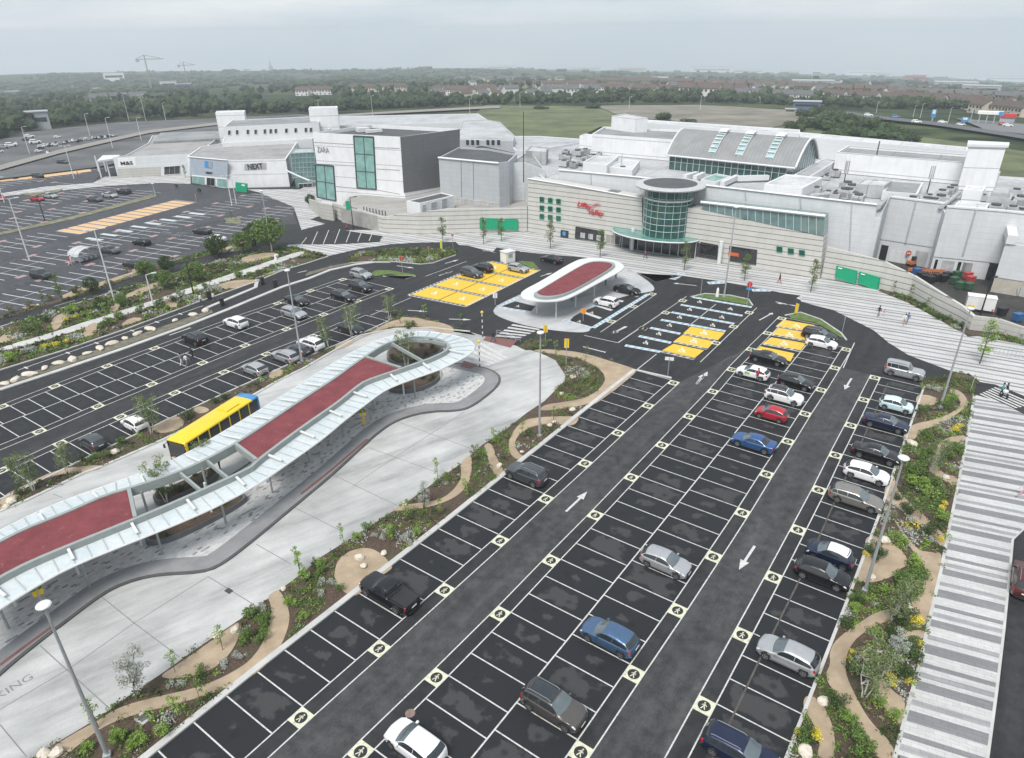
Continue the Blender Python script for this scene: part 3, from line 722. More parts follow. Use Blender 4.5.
path(P_('H',(385,665),(390,630),(430,622),(500,658),(550,700),(555,745),(520,757))+P_('D',(515,28),(440,58),(380,62),(338,50),(352,20),(360,0)))
path(P_('D',(628,250),(560,254),(522,275),(538,292),(590,280),(622,287)))
path(P_('D',(395,408),(418,470),(448,540),(500,602),(530,638),(552,528),(500,500),(452,440),(430,398)))
path(P_('D',(145,512),(190,518),(232,570),(262,650),(272,765),(190,765),(210,690),(178,620),(138,562)))
path(P_('I',(0,430),(200,375),(350,325),(640,235),(760,190),(1020,105))+P_('J',(300,277),(410,242),(425,255),(300,295))+P_('I',(1020,128),(770,210),(650,252),(360,345),(200,397),(0,450)))
NWHITE=len(PATHS)-1
for k,pts in[('I',[(200,350),(215,310),(262,292),(250,335),(225,362)]),('I',[(330,390),(345,345),(390,330),(380,380)]),('I',[(480,345),(520,312),(575,315),(520,340)]),('I',[(860,185),(920,165),(990,160),(1015,168),(900,200)]),('I',[(500,222),(560,195),(680,150),(660,170),(580,210),(510,235)]),('I',[(0,385),(55,380),(60,400),(0,418)]),('I',[(430,290),(455,255),(480,255),(470,285)]),('J',[(170,268),(280,250),(320,262),(240,280),(175,290)]),('J',[(100,385),(170,362),(250,360),(130,398)]),('I',[(650,240),(690,240),(712,262),(690,275),(665,262)]),('J',[(60,245),(170,210),(220,185),(228,192),(150,225),(70,255)]),('I',[(260,215),(420,165),(560,120),(560,130),(420,178),(270,235)])]:
 q=[Vector(p)for p in P_(k,*pts)];c=sum(q,Vector((0,0)))/len(q);path([c+(p-c)*1.08 for p in q],it=1)
sp=MB();wp=MB()
for i,p in enumerate(PATHS):
 (wp if i==NWHITE else sp).prism(p,0,.085+.0011*i)
struct('sand_paths',sp,SANDM);struct('concrete_footpath',wp,KERB)
for i,(x,y)in enumerate([(20,578),(65,560),(120,540),(180,517),(235,496),(290,480),(350,457),(400,437),(450,417),(500,397),(550,378),(600,360),(700,325),(770,302),(820,285)]):
 BSPOT=globals().setdefault('BSPOT',[]);BSPOT.append(GT1('I',x,y))
gs_=MB();gs_.prism(P_('I',(0,590),(240,512),(500,424),(740,338),(850,292),(845,280),(730,318),(500,400),(240,492),(0,570)),0,.1)
gs_.prism(P_('J',(420,345),(520,315),(600,296),(600,290),(520,306),(430,330)),0,.1);struct('median_strip',gs_,concrete_mat('median_gravel',(.10,.10,.075),(.20,.18,.14),1.2,.5,.95))
lawn=MB()
lawn.prism(P_('J',(680,335),(700,322),(760,322),(860,340),(830,350),(760,335),(700,345)),0,.1)
lawn.prism(P_('L',(370,225),(420,217),(520,225),(590,240),(605,262),(480,240)),0,.1)
lawn.prism(P_('K',(470,205),(530,208),(555,235),(520,232)),0,.1);lawn.prism(P_('L',(745,297),(800,293),(880,320),(960,375),(970,395),(860,330),(760,312)),0,.1)
struct('lawn_islands',lawn,GRASSM)
kb=MB()
def kerbline(pts,w=.3,z0=0,z1=.13):
 P=[Vector(p[:2])for p in pts]
 L=[];Rr=[]
 for i,p in enumerate(P):
  d=P[min(i+1,len(P)-1)]-P[max(i-1,0)];d.normalize();n=Vector((-d.y,d.x))*w/2;L.append(p+n);Rr.append(p-n)
 kb.prism([tuple(p)for p in Rr+L[::-1]],z0,z1)
kerbline([Vector(s)-VV*(PW/2+4.85+.2)for s in s1_],.5)
kerbline(kerb4,.22)
kerbline([Vector(s)+VL*(PW/2+4.7+.12)for s in t3_],.22)
kerbline(nw,.35);kerbline(P_('I',(0,598),(240,520),(500,432),(740,345),(900,282),(1020,232))+P_('J',(330,387),(440,352),(520,320),(620,298),(700,288),(760,288)),.75)
kerbline(P_('I',(0,520),(250,443),(500,358),(780,252),(1020,168))+P_('J',(330,322),(430,292),(510,266)),.25)
kerbline(P_('I',(830,270),(1020,190))+P_('J',(230,352),(330,318)),.7)
kerbline(P_('I',(0,348),(250,273),(420,218),(600,163),(800,103),(1020,53)),.2)
kerbline(P_('J',(595,292),(680,287),(780,287),(880,297),(930,292),(1020,260)),.2)
kerbline(P_('L',(145,520),(285,552)),.3);kerbline(P_('J',(730,345),(860,345),(820,355)),.2)
kerbline(P_('L',(362,228),(420,215),(520,222),(592,238),(608,262)),.25);kerbline(P_('L',(738,302),(800,290),(880,318),(960,372),(982,400)),.25)
kerbline(P_('J',(735,482),(760,490),(760,510)),.2)
struct('kerbs',kb,KERB)
mb=MB()
mb.prism([p for p in pave_l[3:]]+[GT1('D',860,857),GT1('D',875,757),GT1('D',910,500),GT1('D',940,250),GT1('D',965,0),GT1('H',975,640),GT1('H',1020,597),GT1('H',1200,560),GT1('M',1200,640),GT1('M',1020,618),GT1('M',930,572)],0,.1)
struct('banded_footway',mb,STRIPE)
mb=MB();kk=P_('H',(822,60),(790,250),(755,430),(720,600),(690,757))+P_('D',(640,220),(600,400),(545,600),(505,757),(470,900))
L_=[Vector(p)for p in kk]
mb.prism([tuple(p+Vector((-.14,0)))for p in L_]+[tuple(p+Vector((.14,.0)))for p in L_[::-1]],0,.115)
rr=[Vector(p)for p in P_('D',(855,900),(875,757),(910,500),(940,250),(965,0))+P_('H',(975,640),(1020,597))]
mb.prism([tuple(p+Vector((-.12,0)))for p in rr]+[tuple(p+Vector((.12,.03)))for p in rr[::-1]],0,.113)
struct('footway_kerbs',mb,KERB)
front=GP(pxs(T('J',(345,218),(420,262),(510,264),(640,234),(760,217),(850,211),(1020,207)),T('K',(235,140),(270,142),(375,170),(490,167),(560,175),(740,190)),T('K',(880,235),(945,250),(1020,285)),T('L',(110,130),(160,132),(300,160),(330,143),(480,165),(700,206),(805,228)),T('M',(130,165),(180,180),(260,200),(340,240),(420,280),(480,330),(560,380),(720,440),(770,452),(1000,600),(1200,620),(1200,420)),T('U',(1060,640),(740,588),(680,562),(570,495),(430,420),(280,360),(0,288)),[(819.5,277),(718,259.5),(640,246),(527.5,231),(452,233),(380,233)],T('J',(610,165),(520,140),(440,125),(400,155),(372,60),(345,20),(300,60),(360,40))))
front=[p for i,p in enumerate(front)]
mb=MB();mb.poly(GP(pxs(T('J',(345,222),(420,262),(510,264),(640,234),(760,217),(850,211),(1020,207)),T('K',(235,140),(270,142),(375,170),(490,167),(560,175),(740,190),(880,235),(945,250),(1020,285)),T('L',(150,133),(300,160),(330,143),(480,165),(700,206),(805,228)),T('M',(130,165),(180,180),(260,200),(340,240),(420,280),(480,330),(560,380),(720,440),(770,452),(1000,600),(1300,640),(1300,380)),T('U',(1060,620),(740,575),(680,552),(570,485),(430,410),(280,350),(0,270)),[(819.5,272),(718,254),(640,242),(527.5,229),(452,230),(380,230)],T('J',(610,160),(540,165)))),.03)
struct('entrance_pavement',mb,STRIPE2)
mb=MB();mb.poly(GP(T('J',(405,160),(372,62),(350,25),(440,-25),(560,20),(560,70),(440,118),(500,135),(420,155))),.02)
mb.poly(GP(pxs(T('N',(0,532),(180,505),(370,490),(420,465),(760,455),(760,495),(640,490),(420,503),(0,545)))),.02)
mb.poly(GP(T('O',(240,560),(450,560),(590,560),(650,640),(560,690),(480,650),(300,575))),.018)
struct('side_pavement',mb,STRIPE2)
mb=MB();mb.poly(GP(T('J',(345,218),(560,160),(735,185),(715,208),(560,217))),.034)
mb.poly(GP(T('L',(300,160),(330,145),(435,160),(410,182))),.034);mb.poly(GP(T('L',(500,172),(610,190),(560,202),(495,192))),.034);mb.poly(GP(T('L',(680,205),(800,222),(770,240),(660,222))),.034);mb.poly(GP(T('K',(385,150),(480,165),(470,180),(370,168))),.034)
struct('dropoff_bays',mb,ASPH)
for k in range(8):
 t=k/7;a=Vector(GT1('J',400+t*320,222-22*t));b=Vector(GT1('J',425+t*310,190-10*t-(30 if 0<k<7 else 0)*(1-abs(t-.4))));white.ribbon([a,b],.15,.04)
for a,b in[((285,150),(330,130)),((430,172),(495,168)),((605,200),(680,200)),((790,235),(835,225))]:
 c=(Vector(GT1('L',*a))+Vector(GT1('L',*b)))/2;d=Vector(GT1('L',*b))-Vector(GT1('L',*a));hh=GT1('L',*a)
 hatch(Vector(GT1('L',*a)),Vector(GT1('L',*b)),1.3)
blu.v=[(x,y,z+.034 if abs(z-Z2)<1e-6 or abs(z-Z3)<1e-6 else z)if y>118 and x>8 else(x,y,z)for x,y,z in blu.v]
isl2=GP(smooth_poly(T('K',(352,400),(470,340),(800,200),(900,225),(1000,290),(1020,320),(990,328),(880,345),(640,440),(770,470),(740,493),(560,475),(420,440)),2))
mb=MB();mb.prism(isl2,0,.05);struct('pickup_island',mb,concrete_mat('pickup_concrete',(.36,.37,.38),(.48,.49,.50)))
mb=MB()
for pts,_z in[(((640,438),(720,400),(840,425),(765,465)),.005),(((740,395),(790,365),(870,395),(845,415)),.005),(((790,350),(840,320),(930,345),(890,370)),.005),(((405,385),(460,365),(540,385),(520,408)),.055)]:
 mb.poly(GP(T('K',*pts)),_z)
struct('pickup_bays',mb,ASPH)
for m_ in(ym,blu):pass
def lift(m,poly,dz,zmax=.05):
 for i,(x,y,z)in enumerate(m.v):
  if z<zmax and inside((x,y),poly):m.v[i]=(x,y,z+dz)
lift(blu,isl2,.052);lift(ym,isl2,.052);lift(white,isl2,.052,.033);lift(cream,isl2,.052);lift(symb,isl2,.052)
struct('white_road_lines',white,WHITE);struct('cream_walkway_squares',cream,CREAM);struct('walkway_symbols',symb,[BLACKP,CREAM])
struct('yellow_bay_paint',yel,YELL);struct('blue_bay_paint',blu,[line_mat('hatch_white',(.55,.58,.58),.3),BLUEP]);struct('bay_marks',ym,line_mat('bay_mark_paint',(.72,.71,.64),.2))
mb=MB();ln=MB();pk=MB();og=MB()
poly=GP(pxs([(-60,330)],T('I',(0,305),(260,222),(420,168),(560,118),(700,78),(900,22)),T('J',(100,205),(220,175),(300,140),(390,135),(360,60),(330,30),(200,10)),T('N',(760,497),(640,492),(420,505),(0,548)),[(-60,205)]))
mb.poly(poly,.003)
poly2=GP(pxs(T('N',(-100,540),(0,530),(180,503),(370,488),(400,455),(400,420),(540,345),(600,320),(480,310),(300,340),(150,380),(0,415),(-100,440))))
poly2=[(x,y)for x,y in poly2]
mb.m=0
struct('older_car_park',mb,OLDASPH)
def sheet_on_terrain(name,px_poly,mat,z=.25,step=14):
 pts=[GTER(*p)for p in px_poly];bm=bmesh.new();f=bm.faces.new([bm.verts.new((p.x,p.y,0))for p in pts])
 if f.normal.z<0 or sum(pts[i].x*pts[(i+1)%len(pts)].y-pts[(i+1)%len(pts)].x*pts[i].y for i in range(len(pts)))<0:bmesh.ops.reverse_faces(bm,faces=bm.faces)
 x0,x1=min(p.x for p in pts),max(p.x for p in pts);y0,y1=min(p.y for p in pts),max(p.y for p in pts)
 for ax_,a,b in((0,x0,x1),(1,y0,y1)):
  k=a+step
  while k<b:
   co=(k,0,0)if ax_==0 else(0,k,0);no=(1,0,0)if ax_==0 else(0,1,0)
   bmesh.ops.bisect_plane(bm,geom=bm.verts[:]+bm.edges[:]+bm.faces[:],plane_co=co,plane_no=no);k+=step
 for v in bm.verts:v.co.z=terrain_z(v.co.x,v.co.y)+z
 me=bpy.data.meshes.new(name);bm.to_mesh(me);bm.free();me.materials.append(mat);o=bpy.data.objects.new(name,me);COL.objects.link(o);o['kind']='structure';return o
upper=MB();upper.poly(poly2,.0035);struct('upper_car_park',upper,OLDASPH)
o1,o2,o3,o4=[Vector(GT1('N',*p))for p in((220,683),(690,560),(800,575),(300,700))]
UF=(o2-o1).normalized();VF=Vector((UF.y,-UF.x));WF=(o4-o1).dot(VF)
oo=[o1,o1+UF*(o2-o1).length,o1+UF*(o2-o1).length+VF*WF,o1+VF*WF]
og.poly([tuple(p)for p in oo],.008)
Lo=(o2-o1).length;od=MB()
nb_=13
for i in range(nb_+1):
 a=o1+UF*(Lo*i/nb_);od.ribbon([a,a+VF*WF],.5,.013);a+=UF*.55;ln.ribbon([a,a+VF*WF],.2,.013)
for i in range(8):
 a=Vector(GT1('N',*[(345,710),(405,693),(465,677),(525,662),(580,648),(640,635),(700,622),(755,610),(805,597)][i]));pk.m=1
 q=[a-UF*.55,a+UF*.55,a+UF*.55+VF*4.8,a-UF*.55+VF*4.8];pk.poly([tuple(x)for x in q],.008)
pk.m=0
def lotrow(off,t0,t1,depth,pinkevery=4):
 a=o1+VF*off;n=int((t1-t0)/2.5)
 ln.ribbon([a+UF*t0,a+UF*t1],.12,.011)
 for i in range(n+1):
  p=a+UF*(t0+i*2.5)
  if not inside(tuple(p),poly)and not inside(tuple(p),poly2):continue
  ln.ribbon([p-VF*depth,p+VF*depth],.2,.012)
  if i%pinkevery==0:
   for sg in(-1,1):
    q=p+VF*sg*(depth+.8);e=[q-UF*.9-VF*.6,q+UF*.9-VF*.6,q+UF*.9+VF*.6,q-UF*.9+VF*.6];pk.poly([tuple(x)for x in e],.009)
for off,t0,t1 in[(19.0,-75,48),(35.5,-75,40),(-16,-75,42),(-32.5,-80,40),(-49,-80,40)]:
 lotrow(off,t0,t1,4.8)
lotrow(2.4,-60,-2,4.8)
for off in(-66,-82,-98,-114,-130):lotrow(off,-60,70,4.8,5)
struct('orange_bay_dividers',od,plain('slate_paint',(.13,.14,.18),.8));struct('older_bay_lines',ln,OLDWH);struct('faded_bay_patches',pk,[PINKP,PALEB]);struct('orange_bay_paint',og,ORGP)
md=MB();md.prism(P_('N',(0,690),(300,622),(600,540),(630,545),(310,632),(0,700)),0,.12);md.prism(P_('N',(80,535),(160,528),(250,515),(240,525),(150,545)),0,.12)
md.prism(P_('J',(95,115),(160,108),(165,140),(110,130)),0,.12)
struct('verge',md,plain('dry_verge',(.16,.16,.10),.95,var=.4,scale=.6))
og2=MB();og2.poly(P_('N',(0,470),(180,450),(360,434),(365,444),(190,466),(0,485)),.009);struct('upper_orange_bays',og2,ORGP)
sheet_on_terrain('rough_field',[(485,106),(640,108),(700,122),(800,122),(1060,158),(1060,205),(1000,178),(830,152),(600,128),(560,150),(520,142),(470,122)],ROUGHG,.5)
sheet_on_terrain('gravel_lot',[(595,107),(700,106),(800,112),(815,120),(770,130),(690,124),(620,118)],plain('gravel',(.18,.168,.135),.95,var=.4,scale=.05),.8)
sheet_on_terrain('far_road',[(846,113),(866,116.5),(935,124),(1008,135),(1060,143),(1060,148),(1008,139),(935,127.5),(866,119.5),(846,115.5)],plain('far_asphalt',(.10,.105,.11),.9),1.0)
sheet_on_terrain('forecourt',[(955,119.5),(1060,129),(1060,140),(985,131.5)],plain('forecourt_asphalt',(.16,.165,.17),.9),.75)
sheet_on_terrain('outer_lot',[(-60,188),(-60,137),(0,136),(46,131),(120,123),(215,119),(300,115),(335,117),(300,126),(222,135),(205,146),(100,168)],plain('outer_lot_asphalt',(.095,.098,.10),.9,var=.45,scale=.06),.45)
sheet_on_terrain('link_road',[(0,168),(60,152),(150,132),(220,124),(340,116),(500,107),(500,109.5),(340,118),(220,126.5),(150,135),(60,156),(0,173)],plain('pale_road',(.24,.225,.2),.9),.9)
TYRE=plain('tyre_rubber',(.018,.018,.018),.85);RIM=plain('alloy_rim',(.42,.43,.45),.3,.8);DARKP=plain('dark_plastic',(.02,.02,.022),.6)
CGL=glassy('car_glass',(.022,.028,.031),.06,.8);WSG=glassy('windscreen_glass',(.10,.125,.135),.05,.9);HEADL=glassy('headlight_lens',(.62,.65,.68),.1);TAILL=glassy('tail_light_lens',(.40,.012,.014),.15)  # windscreen base colour is paler, standing for reflected sky and the cabin behind
PLW=plain('number_plate_white',(.7,.7,.68),.5)
PAINTS={'black':((.006,.006,.008),.1),'navy':((.012,.020,.055),.4),'blue':((.035,.105,.27),.4),'steelblue':((.075,.14,.25),.5),'grey':((.085,.09,.10),.5),'brown':((.11,.10,.092),.5),'beige':((.25,.235,.215),.5),'silver':((.44,.45,.46),.5),'white':((.74,.75,.76),0.),'red':((.40,.020,.035),.15),'paleblue':((.56,.72,.74),.1),'maroon':((.09,.02,.018),.3),'dkgrey':((.035,.037,.042),.4)}
PM={k:paint('paint_'+k,*v)for k,v in PAINTS.items()}
KINDS={'hatch':(4.2,1.78,1.48,.93,.315,[(-1,.55),(-.985,.82),(-.945,1.02),(-.78,1.31),(-.68,1.37),(-.40,1.455),(-.08,1.48),(.10,1.43),(.50,1.00),(.62,.95),(.80,.86),(.93,.74),(.985,.62),(1,.45)],(-.945,-.75),(.10,.50)),'small':(3.62,1.65,1.49,.92,.29,[(-1,.52),(-.985,.8),(-.95,1.0),(-.80,1.26),(-.68,1.37),(-.36,1.48),(.0,1.49),(.17,1.41),(.58,1.0),(.70,.95),(.86,.85),(.95,.72),(.985,.6),(1,.44)],(-.95,-.76),(.17,.58)),'suv':(4.45,1.84,1.65,1.03,.35,[(-1,.62),(-.99,.9),(-.965,1.12),(-.84,1.52),(-.72,1.60),(-.40,1.65),(-.02,1.64),(.12,1.58),(.48,1.12),(.60,1.07),(.82,.99),(.94,.86),(.985,.7),(1,.5)],(-.965,-.80),(.12,.48)),'estate':(4.75,1.84,1.50,.95,.33,[(-1,.58),(-.99,.85),(-.965,1.02),(-.85,1.38),(-.74,1.44),(-.40,1.49),(-.0,1.49),(.10,1.44),(.46,1.01),(.58,.96),(.80,.87),(.93,.75),(.985,.62),(1,.45)],(-.965,-.80),(.10,.46)),'saloon':(4.65,1.82,1.44,.92,.33,[(-1,.58),(-.985,.88),(-.95,1.01),(-.66,1.05),(-.40,1.36),(-.28,1.42),(-.10,1.44),(.06,1.42),(.16,1.37),(.48,.98),(.60,.93),(.82,.84),(.94,.72),(.985,.6),(1,.44)],(-.66,-.38),(.13,.48)),'boxy':(4.6,1.92,1.86,1.12,.37,[(-1,.62),(-.995,1.0),(-.985,1.16),(-.955,1.72),(-.90,1.80),(-.50,1.86),(.04,1.82),(.14,1.77),(.36,1.22),(.48,1.16),(.88,1.09),(.97,.96),(.99,.8),(1,.55)],(-.985,-.94),(.14,.36)),'pickup':(5.3,1.88,1.82,1.10,.39,[(-1,.60),(-.995,.9),(-.99,1.09),(-.30,1.10),(-.265,1.2),(-.215,1.66),(-.16,1.76),(-.02,1.82),(.14,1.80),(.20,1.75),(.43,1.22),(.54,1.17),(.86,1.10),(.96,.96),(.99,.8),(1,.55)],(-.265,-.20),(.20,.43)),}
def car_meshes(kind):
 L,Wd,H,belt,wr,prof,(rg0,rg1),(wf,wc)=KINDS[kind]
 hl,hw=L/2,Wd/2
 xs=[p[0]for p in prof];zs=[p[1]for p in prof]
 def ztop(t):
  for i in range(len(xs)-1):
   if t<=xs[i+1]:
    s=(t-xs[i])/(xs[i+1]-xs[i]);s2=s*s*(3-2*s)
    return zs[i]+(zs[i+1]-zs[i])*(s*.65+s2*.35)
  return zs[-1]
 wxs=(.615,-.60)if kind!='pickup' else(.66,-.56)
 if kind in('boxy',):wxs=(.63,-.62)
 def ring(t):
  z=ztop(t);e=abs(t)
  w=hw*(1-.05*max(0,e-.45)**1.5*2-.13*max(0,(e-.80)/.20)**2)
  b=min(belt+.05*(-t)*.6,z-.015)if z<belt+.2 else belt+.03*(-t)
  b=min(b,z-.012)
  cab=max(0,min(1,(z-b-.03)/(H-belt)))
  inset=(.11 if kind in('boxy','pickup')else .19)*cab
  zl=.19+.12*max(0,(e-.88)/.12)
  zm=min(.55,b-.03)
  rw=w*(.93-inset)
  return[(0,zl),(w*.88,zl),(w*.975,min(zl+.10,b-.08)),(w,zm),(w*.99,b-.035),(w*.955,b),(rw,max(b+.004,z-.055-.045*cab)),(rw*.82,z-.016-.012*cab),(0,z+.016*cab+.012)]
 def S(t,k):
  r=ring(t);i=min(7,int(k));f=k-i
  y=r[i][0]+(r[i+1][0]-r[i][0])*f;z=r[i][1]+(r[i+1][1]-r[i][1])*f
  x=t*hl;e=max(0,abs(t)-.08);x-=math.copysign(1,t)*.17*(y/hw)**2*min(1,e/.35)
  if k>=1.99 and k<=4.2:
   for wx in wxs:
    d=math.hypot(x-wx*hl,z-wr)
    if d<wr*1.17:y-=.16
  return Vector((x,y,z))
 ts=sorted(set([round(-1+2*i/56,4)for i in range(57)]+[p for p in xs]))
 ks=[0,1,1.6,2,2.5,3,3.4,3.8,4,5,6,6.5,7,7.5,8]
 mb=MB()
 def grid(mb,ts,ks,side,off=0):
  P=[]
  for t in ts:
   row=[]
   for k in ks:
    p=S(t,k)
    if off:
     a=S(min(1,t+.004),k)-S(max(-1,t-.004),k);c=S(t,min(8,k+.02))-S(t,max(0,k-.02));n=c.cross(a)
     if n.length>0:p=p+n.normalized()*off*(1)
    row.append(Vector((p.x,p.y*side,p.z)))
   P.append(row)
  nT,nK=len(ts),len(ks);vs=[v for r in P for v in r];fs=[]
  for i in range(nT-1):
   for j in range(nK-1):
    q=(i*nK+j,(i+1)*nK+j,(i+1)*nK+j+1,i*nK+j+1);fs.append(q if side>0 else q[::-1])
  mb.add(vs,fs);return P
 for sd in(1,-1):grid(mb,ts,ks,sd)
 for t,fl in((-1,0),(1,1)):
  r=[S(t,k)for k in ks];l=[Vector((p.x,-p.y,p.z))for p in r[::-1]]
  ids=r+l;mb.add(ids,[tuple(range(len(ids)))[::-1]if not fl else tuple(range(len(ids)))])
 out={}
 body=mb.mesh(kind+'_body',PM['grey'],True,40)
 bm=bmesh.new();bm.from_mesh(body);bmesh.ops.remove_doubles(bm,verts=bm.verts,dist=.0008);bmesh.ops.recalc_face_normals(bm,faces=bm.faces);bm.to_mesh(body);bm.free()
 body.set_sharp_from_angle(angle=math.radians(42));out['body']=body
 def rng(a,b,n):return[a+(b-a)*i/(n-1)for i in range(n)]
 O=.012
 m=MB()
 for sd in(1,-1):grid(m,rng(wf+.015,wc-.012,7),[6.12,6.6,7,7.5,8],sd,O)
 out['windscreen']=m.mesh(kind+'_windscreen',WSG,True)
 m=MB()
 for sd in(1,-1):grid(m,rng(rg0+.012,rg1-.01,6),[6.2,6.6,7,7.5,8],sd,O)
 out['rear_window']=m.mesh(kind+'_rear_window',CGL,True)
 for nm,sd in(('l',1),('r',-1)):
  m=MB();tf=wc-.10;tb=rg0+.10 if kind not in('saloon','pickup')else rg0+.07
  mid=(wf+rg1)/2+.03
  splits=[(tb,mid-.008),(mid+.008,tf)]
  if kind in('suv','estate','boxy'):splits=[(tb-.02,tb+.15),(tb+.165,mid-.008),(mid+.008,tf)]
  for a,b in splits:grid(m,rng(a,b,10),[5.14,5.5,5.9],sd,O)
  out['side_'+nm]=m.mesh(kind+'_side_windows',CGL,True)
  m=MB();grid(m,rng(.90,.985,5),[3.9,4.4,5,5.6,6.1],sd,.012);out['head_'+nm]=m.mesh(kind+'_headlight',HEADL,True)
  m=MB();q=[3.6,4,4.6,5.2]if kind not in('suv','boxy','pickup','estate')else[3.5,4,4.6,5.0,5.5]
  grid(m,rng(-.988,-.93 if kind!='pickup' else-.965,5),q,sd,.012);out['tail_'+nm]=m.mesh(kind+'_tail_light',TAILL,True)
  m=MB();m.cbox((wc*hl-.42,sd*(hw*.94+.09),belt+.07),.15,.19,.12);m.cbox((wc*hl-.41,sd*(hw*.91),belt+.04),.06,.10,.05);out['mirror_'+nm]=m.mesh(kind+'_mirror',PM['grey'])
 m=MB()
 for sd in(1,-1):grid(m,rng(rg1+.03,wf-.02,10),[6.25,6.6,7,7.5,8],sd,.010)
 out['roof']=m.mesh(kind+'_roof_panel',PM['black'],True)
 zg=zs[-1]
 for nm,c,sz,mt in(('grille',(hl-.045,0,.57),(.10,Wd*.52,.17),DARKP),('front_bumper',(hl-.06,0,.33),(.10,Wd*.56,.11),DARKP),('rear_bumper',(-hl+.055,0,.36),(.10,Wd*.60,.14),DARKP),('front_plate',(hl+.012,0,.47),(.02,.50,.11),PLW),('rear_plate',(-hl-.012,0,.80 if kind!='saloon' else .72),(.02,.50,.11),PLW)):
  m=MB();m.cbox(c,*sz);out[nm]=m.mesh(kind+'_'+nm,mt)
 for nm,sd in(('l',1),('r',-1)):m=MB();m.cbox((0,sd*(hw*.965),.235),L*.42,.05,.09);out['sill_'+nm]=m.mesh(kind+'_sill',DARKP)
 if kind=='pickup':
  m=MB();m.box(-hl*.955,-hl*.33,-hw*.80,hw*.80,1.09,1.125);m.m=0;out['cover']=m.mesh('bed_cover',DARKP)
 if kind in('suv','boxy','estate'):
  for nm,sd in(('l',1),('r',-1)):
   m=MB();yy=ring((wf+rg1)/2)[7][0]*.98;zz=ztop(0)
   m.tube([(rg1*hl+.15,sd*yy,ztop(rg1+.05)+.0),(rg1*hl+.35,sd*yy,ztop(rg1+.12)+.05),(wf*hl-.35,sd*yy,ztop(wf-.12)+.05),(wf*hl-.15,sd*yy,ztop(wf-.05))],.022,6)
   out['rail_'+nm]=m.mesh(kind+'_roof_rail',RIM if kind!='boxy' else DARKP)
 t_=MB();prof_=[(wr*.62,-.105),(wr*.94,-.11),(wr,-.07),(wr,.07),(wr*.94,.11),(wr*.62,.105)];n=20
 for(r_,yy)in prof_:t_.v+=[(r_*math.cos(2*PI*k/n),yy,r_*math.sin(2*PI*k/n))for k in range(n)]
 for i in range(len(prof_)-1):
  for k in range(n):t_.f.append((i*n+k,i*n+(k+1)%n,(i+1)*n+(k+1)%n,(i+1)*n+k));t_.mi.append(0)
 t_.f+=[tuple(range(n)),tuple(range(len(prof_)*n-1,len(prof_)*n-n-1,-1))];t_.mi+=[0,0]
 out['wheel']=t_.mesh(kind+'_tyre',TYRE,True,40)
 r_=MB()
 for k in range(5):
  a=2*PI*k/5
  for yy in(-.112,.112):r_.add([(wr*.1*math.cos(a-1.2),yy,wr*.1*math.sin(a-1.2)),(wr*.62*math.cos(a-.22),yy,wr*.62*math.sin(a-.22)),(wr*.62*math.cos(a+.22),yy,wr*.62*math.sin(a+.22)),(wr*.1*math.cos(a+1.2),yy,wr*.1*math.sin(a+1.2))],[(0,1,2,3)])
 for yy in(-.115,.115):
  m0=len(r_.v);r_.v+=[(q*math.cos(2*PI*k/20),yy,q*math.sin(2*PI*k/20))for q in(wr*.56,wr*.66)for k in range(20)]
  for k in range(20):r_.f.append((m0+k,m0+(k+1)%20,m0+20+(k+1)%20,m0+20+k));r_.mi.append(0)
 out['rim']=r_.mesh(kind+'_rim',RIM)
 out['wx']=[wx*hl for wx in wxs];out['wy']=hw-.125;out['wr']=wr
 return out
CM={k:car_meshes(k)for k in KINDS}
def link(name,me,parent,mat=None,loc=None):
 o=bpy.data.objects.new(name,me);COL.objects.link(o);o.parent=parent
 if loc is not None:o.location=loc
 if mat is not None:
  o.material_slots[0].link='OBJECT';o.material_slots[0].material=mat
 return o
def car(kind,colour,pos,heading,label,roof=None,scale=1.0,name='parked_car',cat='car',group='cars parked in the main rows'):
 c=CM[kind];r=empty(name,(pos[0],pos[1],pos[2]if len(pos)>2 else .012),heading,label,cat,group);r.scale=(scale,)*3
 pm=PM[colour]
 link('body',c['body'],r,pm);link('windscreen',c['windscreen'],r);link('rear_window',c['rear_window'],r)
 for s in('l','r'):
  link('side_windows',c['side_'+s],r);link('headlight',c['head_'+s],r);link('tail_light',c['tail_'+s],r);link('mirror',c['mirror_'+s],r,pm if colour!='white' else None or pm)
 for q in('grille','front_bumper','rear_bumper'):link(q,c[q],r)
 for q in('front_plate','rear_plate'):link('number_plate',c[q],r)
 for s in('l','r'):link('sill',c['sill_'+s],r)
 if roof:link('roof_panel',c['roof'],r,PM[roof]if roof!='glass' else CGL)
 if 'cover' in c:link('bed_cover',c['cover'],r)
 for s in('l','r'):
  if 'rail_'+s in c:link('roof_rail',c['rail_'+s],r)
 for wx in c['wx']:
  for sy in(1,-1):
   wl=link('wheel',c['wheel'],r,None,(wx,sy*c['wy'],c['wr']));link('rim',c['rim'],wl)
 return r
HP,HM=ang(VV),ang(-VV)
HLP,HLM=ang(VL),ang(-VL)
def cpos(px,py,h=.72):p=G(px,py,h);return(p.x,p.y,.012)
MAIN='cars parked in the main rows'
def mc(kind,col,px,py,hd,label,**k):return car(kind,col,cpos(px,py),hd,label,group=k.pop('group',MAIN),**k)
mc('pickup','black',389,592,HM,'black pickup truck with a covered bed beside the sand clearing',name='pickup_truck',cat='pickup truck')
mc('suv','grey',526.5,473,HM,'grey SUV with roof rails, alone beside the lamp post bed')
mc('hatch','white',415,742,HM,'white hatchback cut off by the bottom edge of the photo')
mc('suv','brown',553.5,704,HP,'brown grey SUV with a dark glass roof nearest the bottom edge',roof='glass')
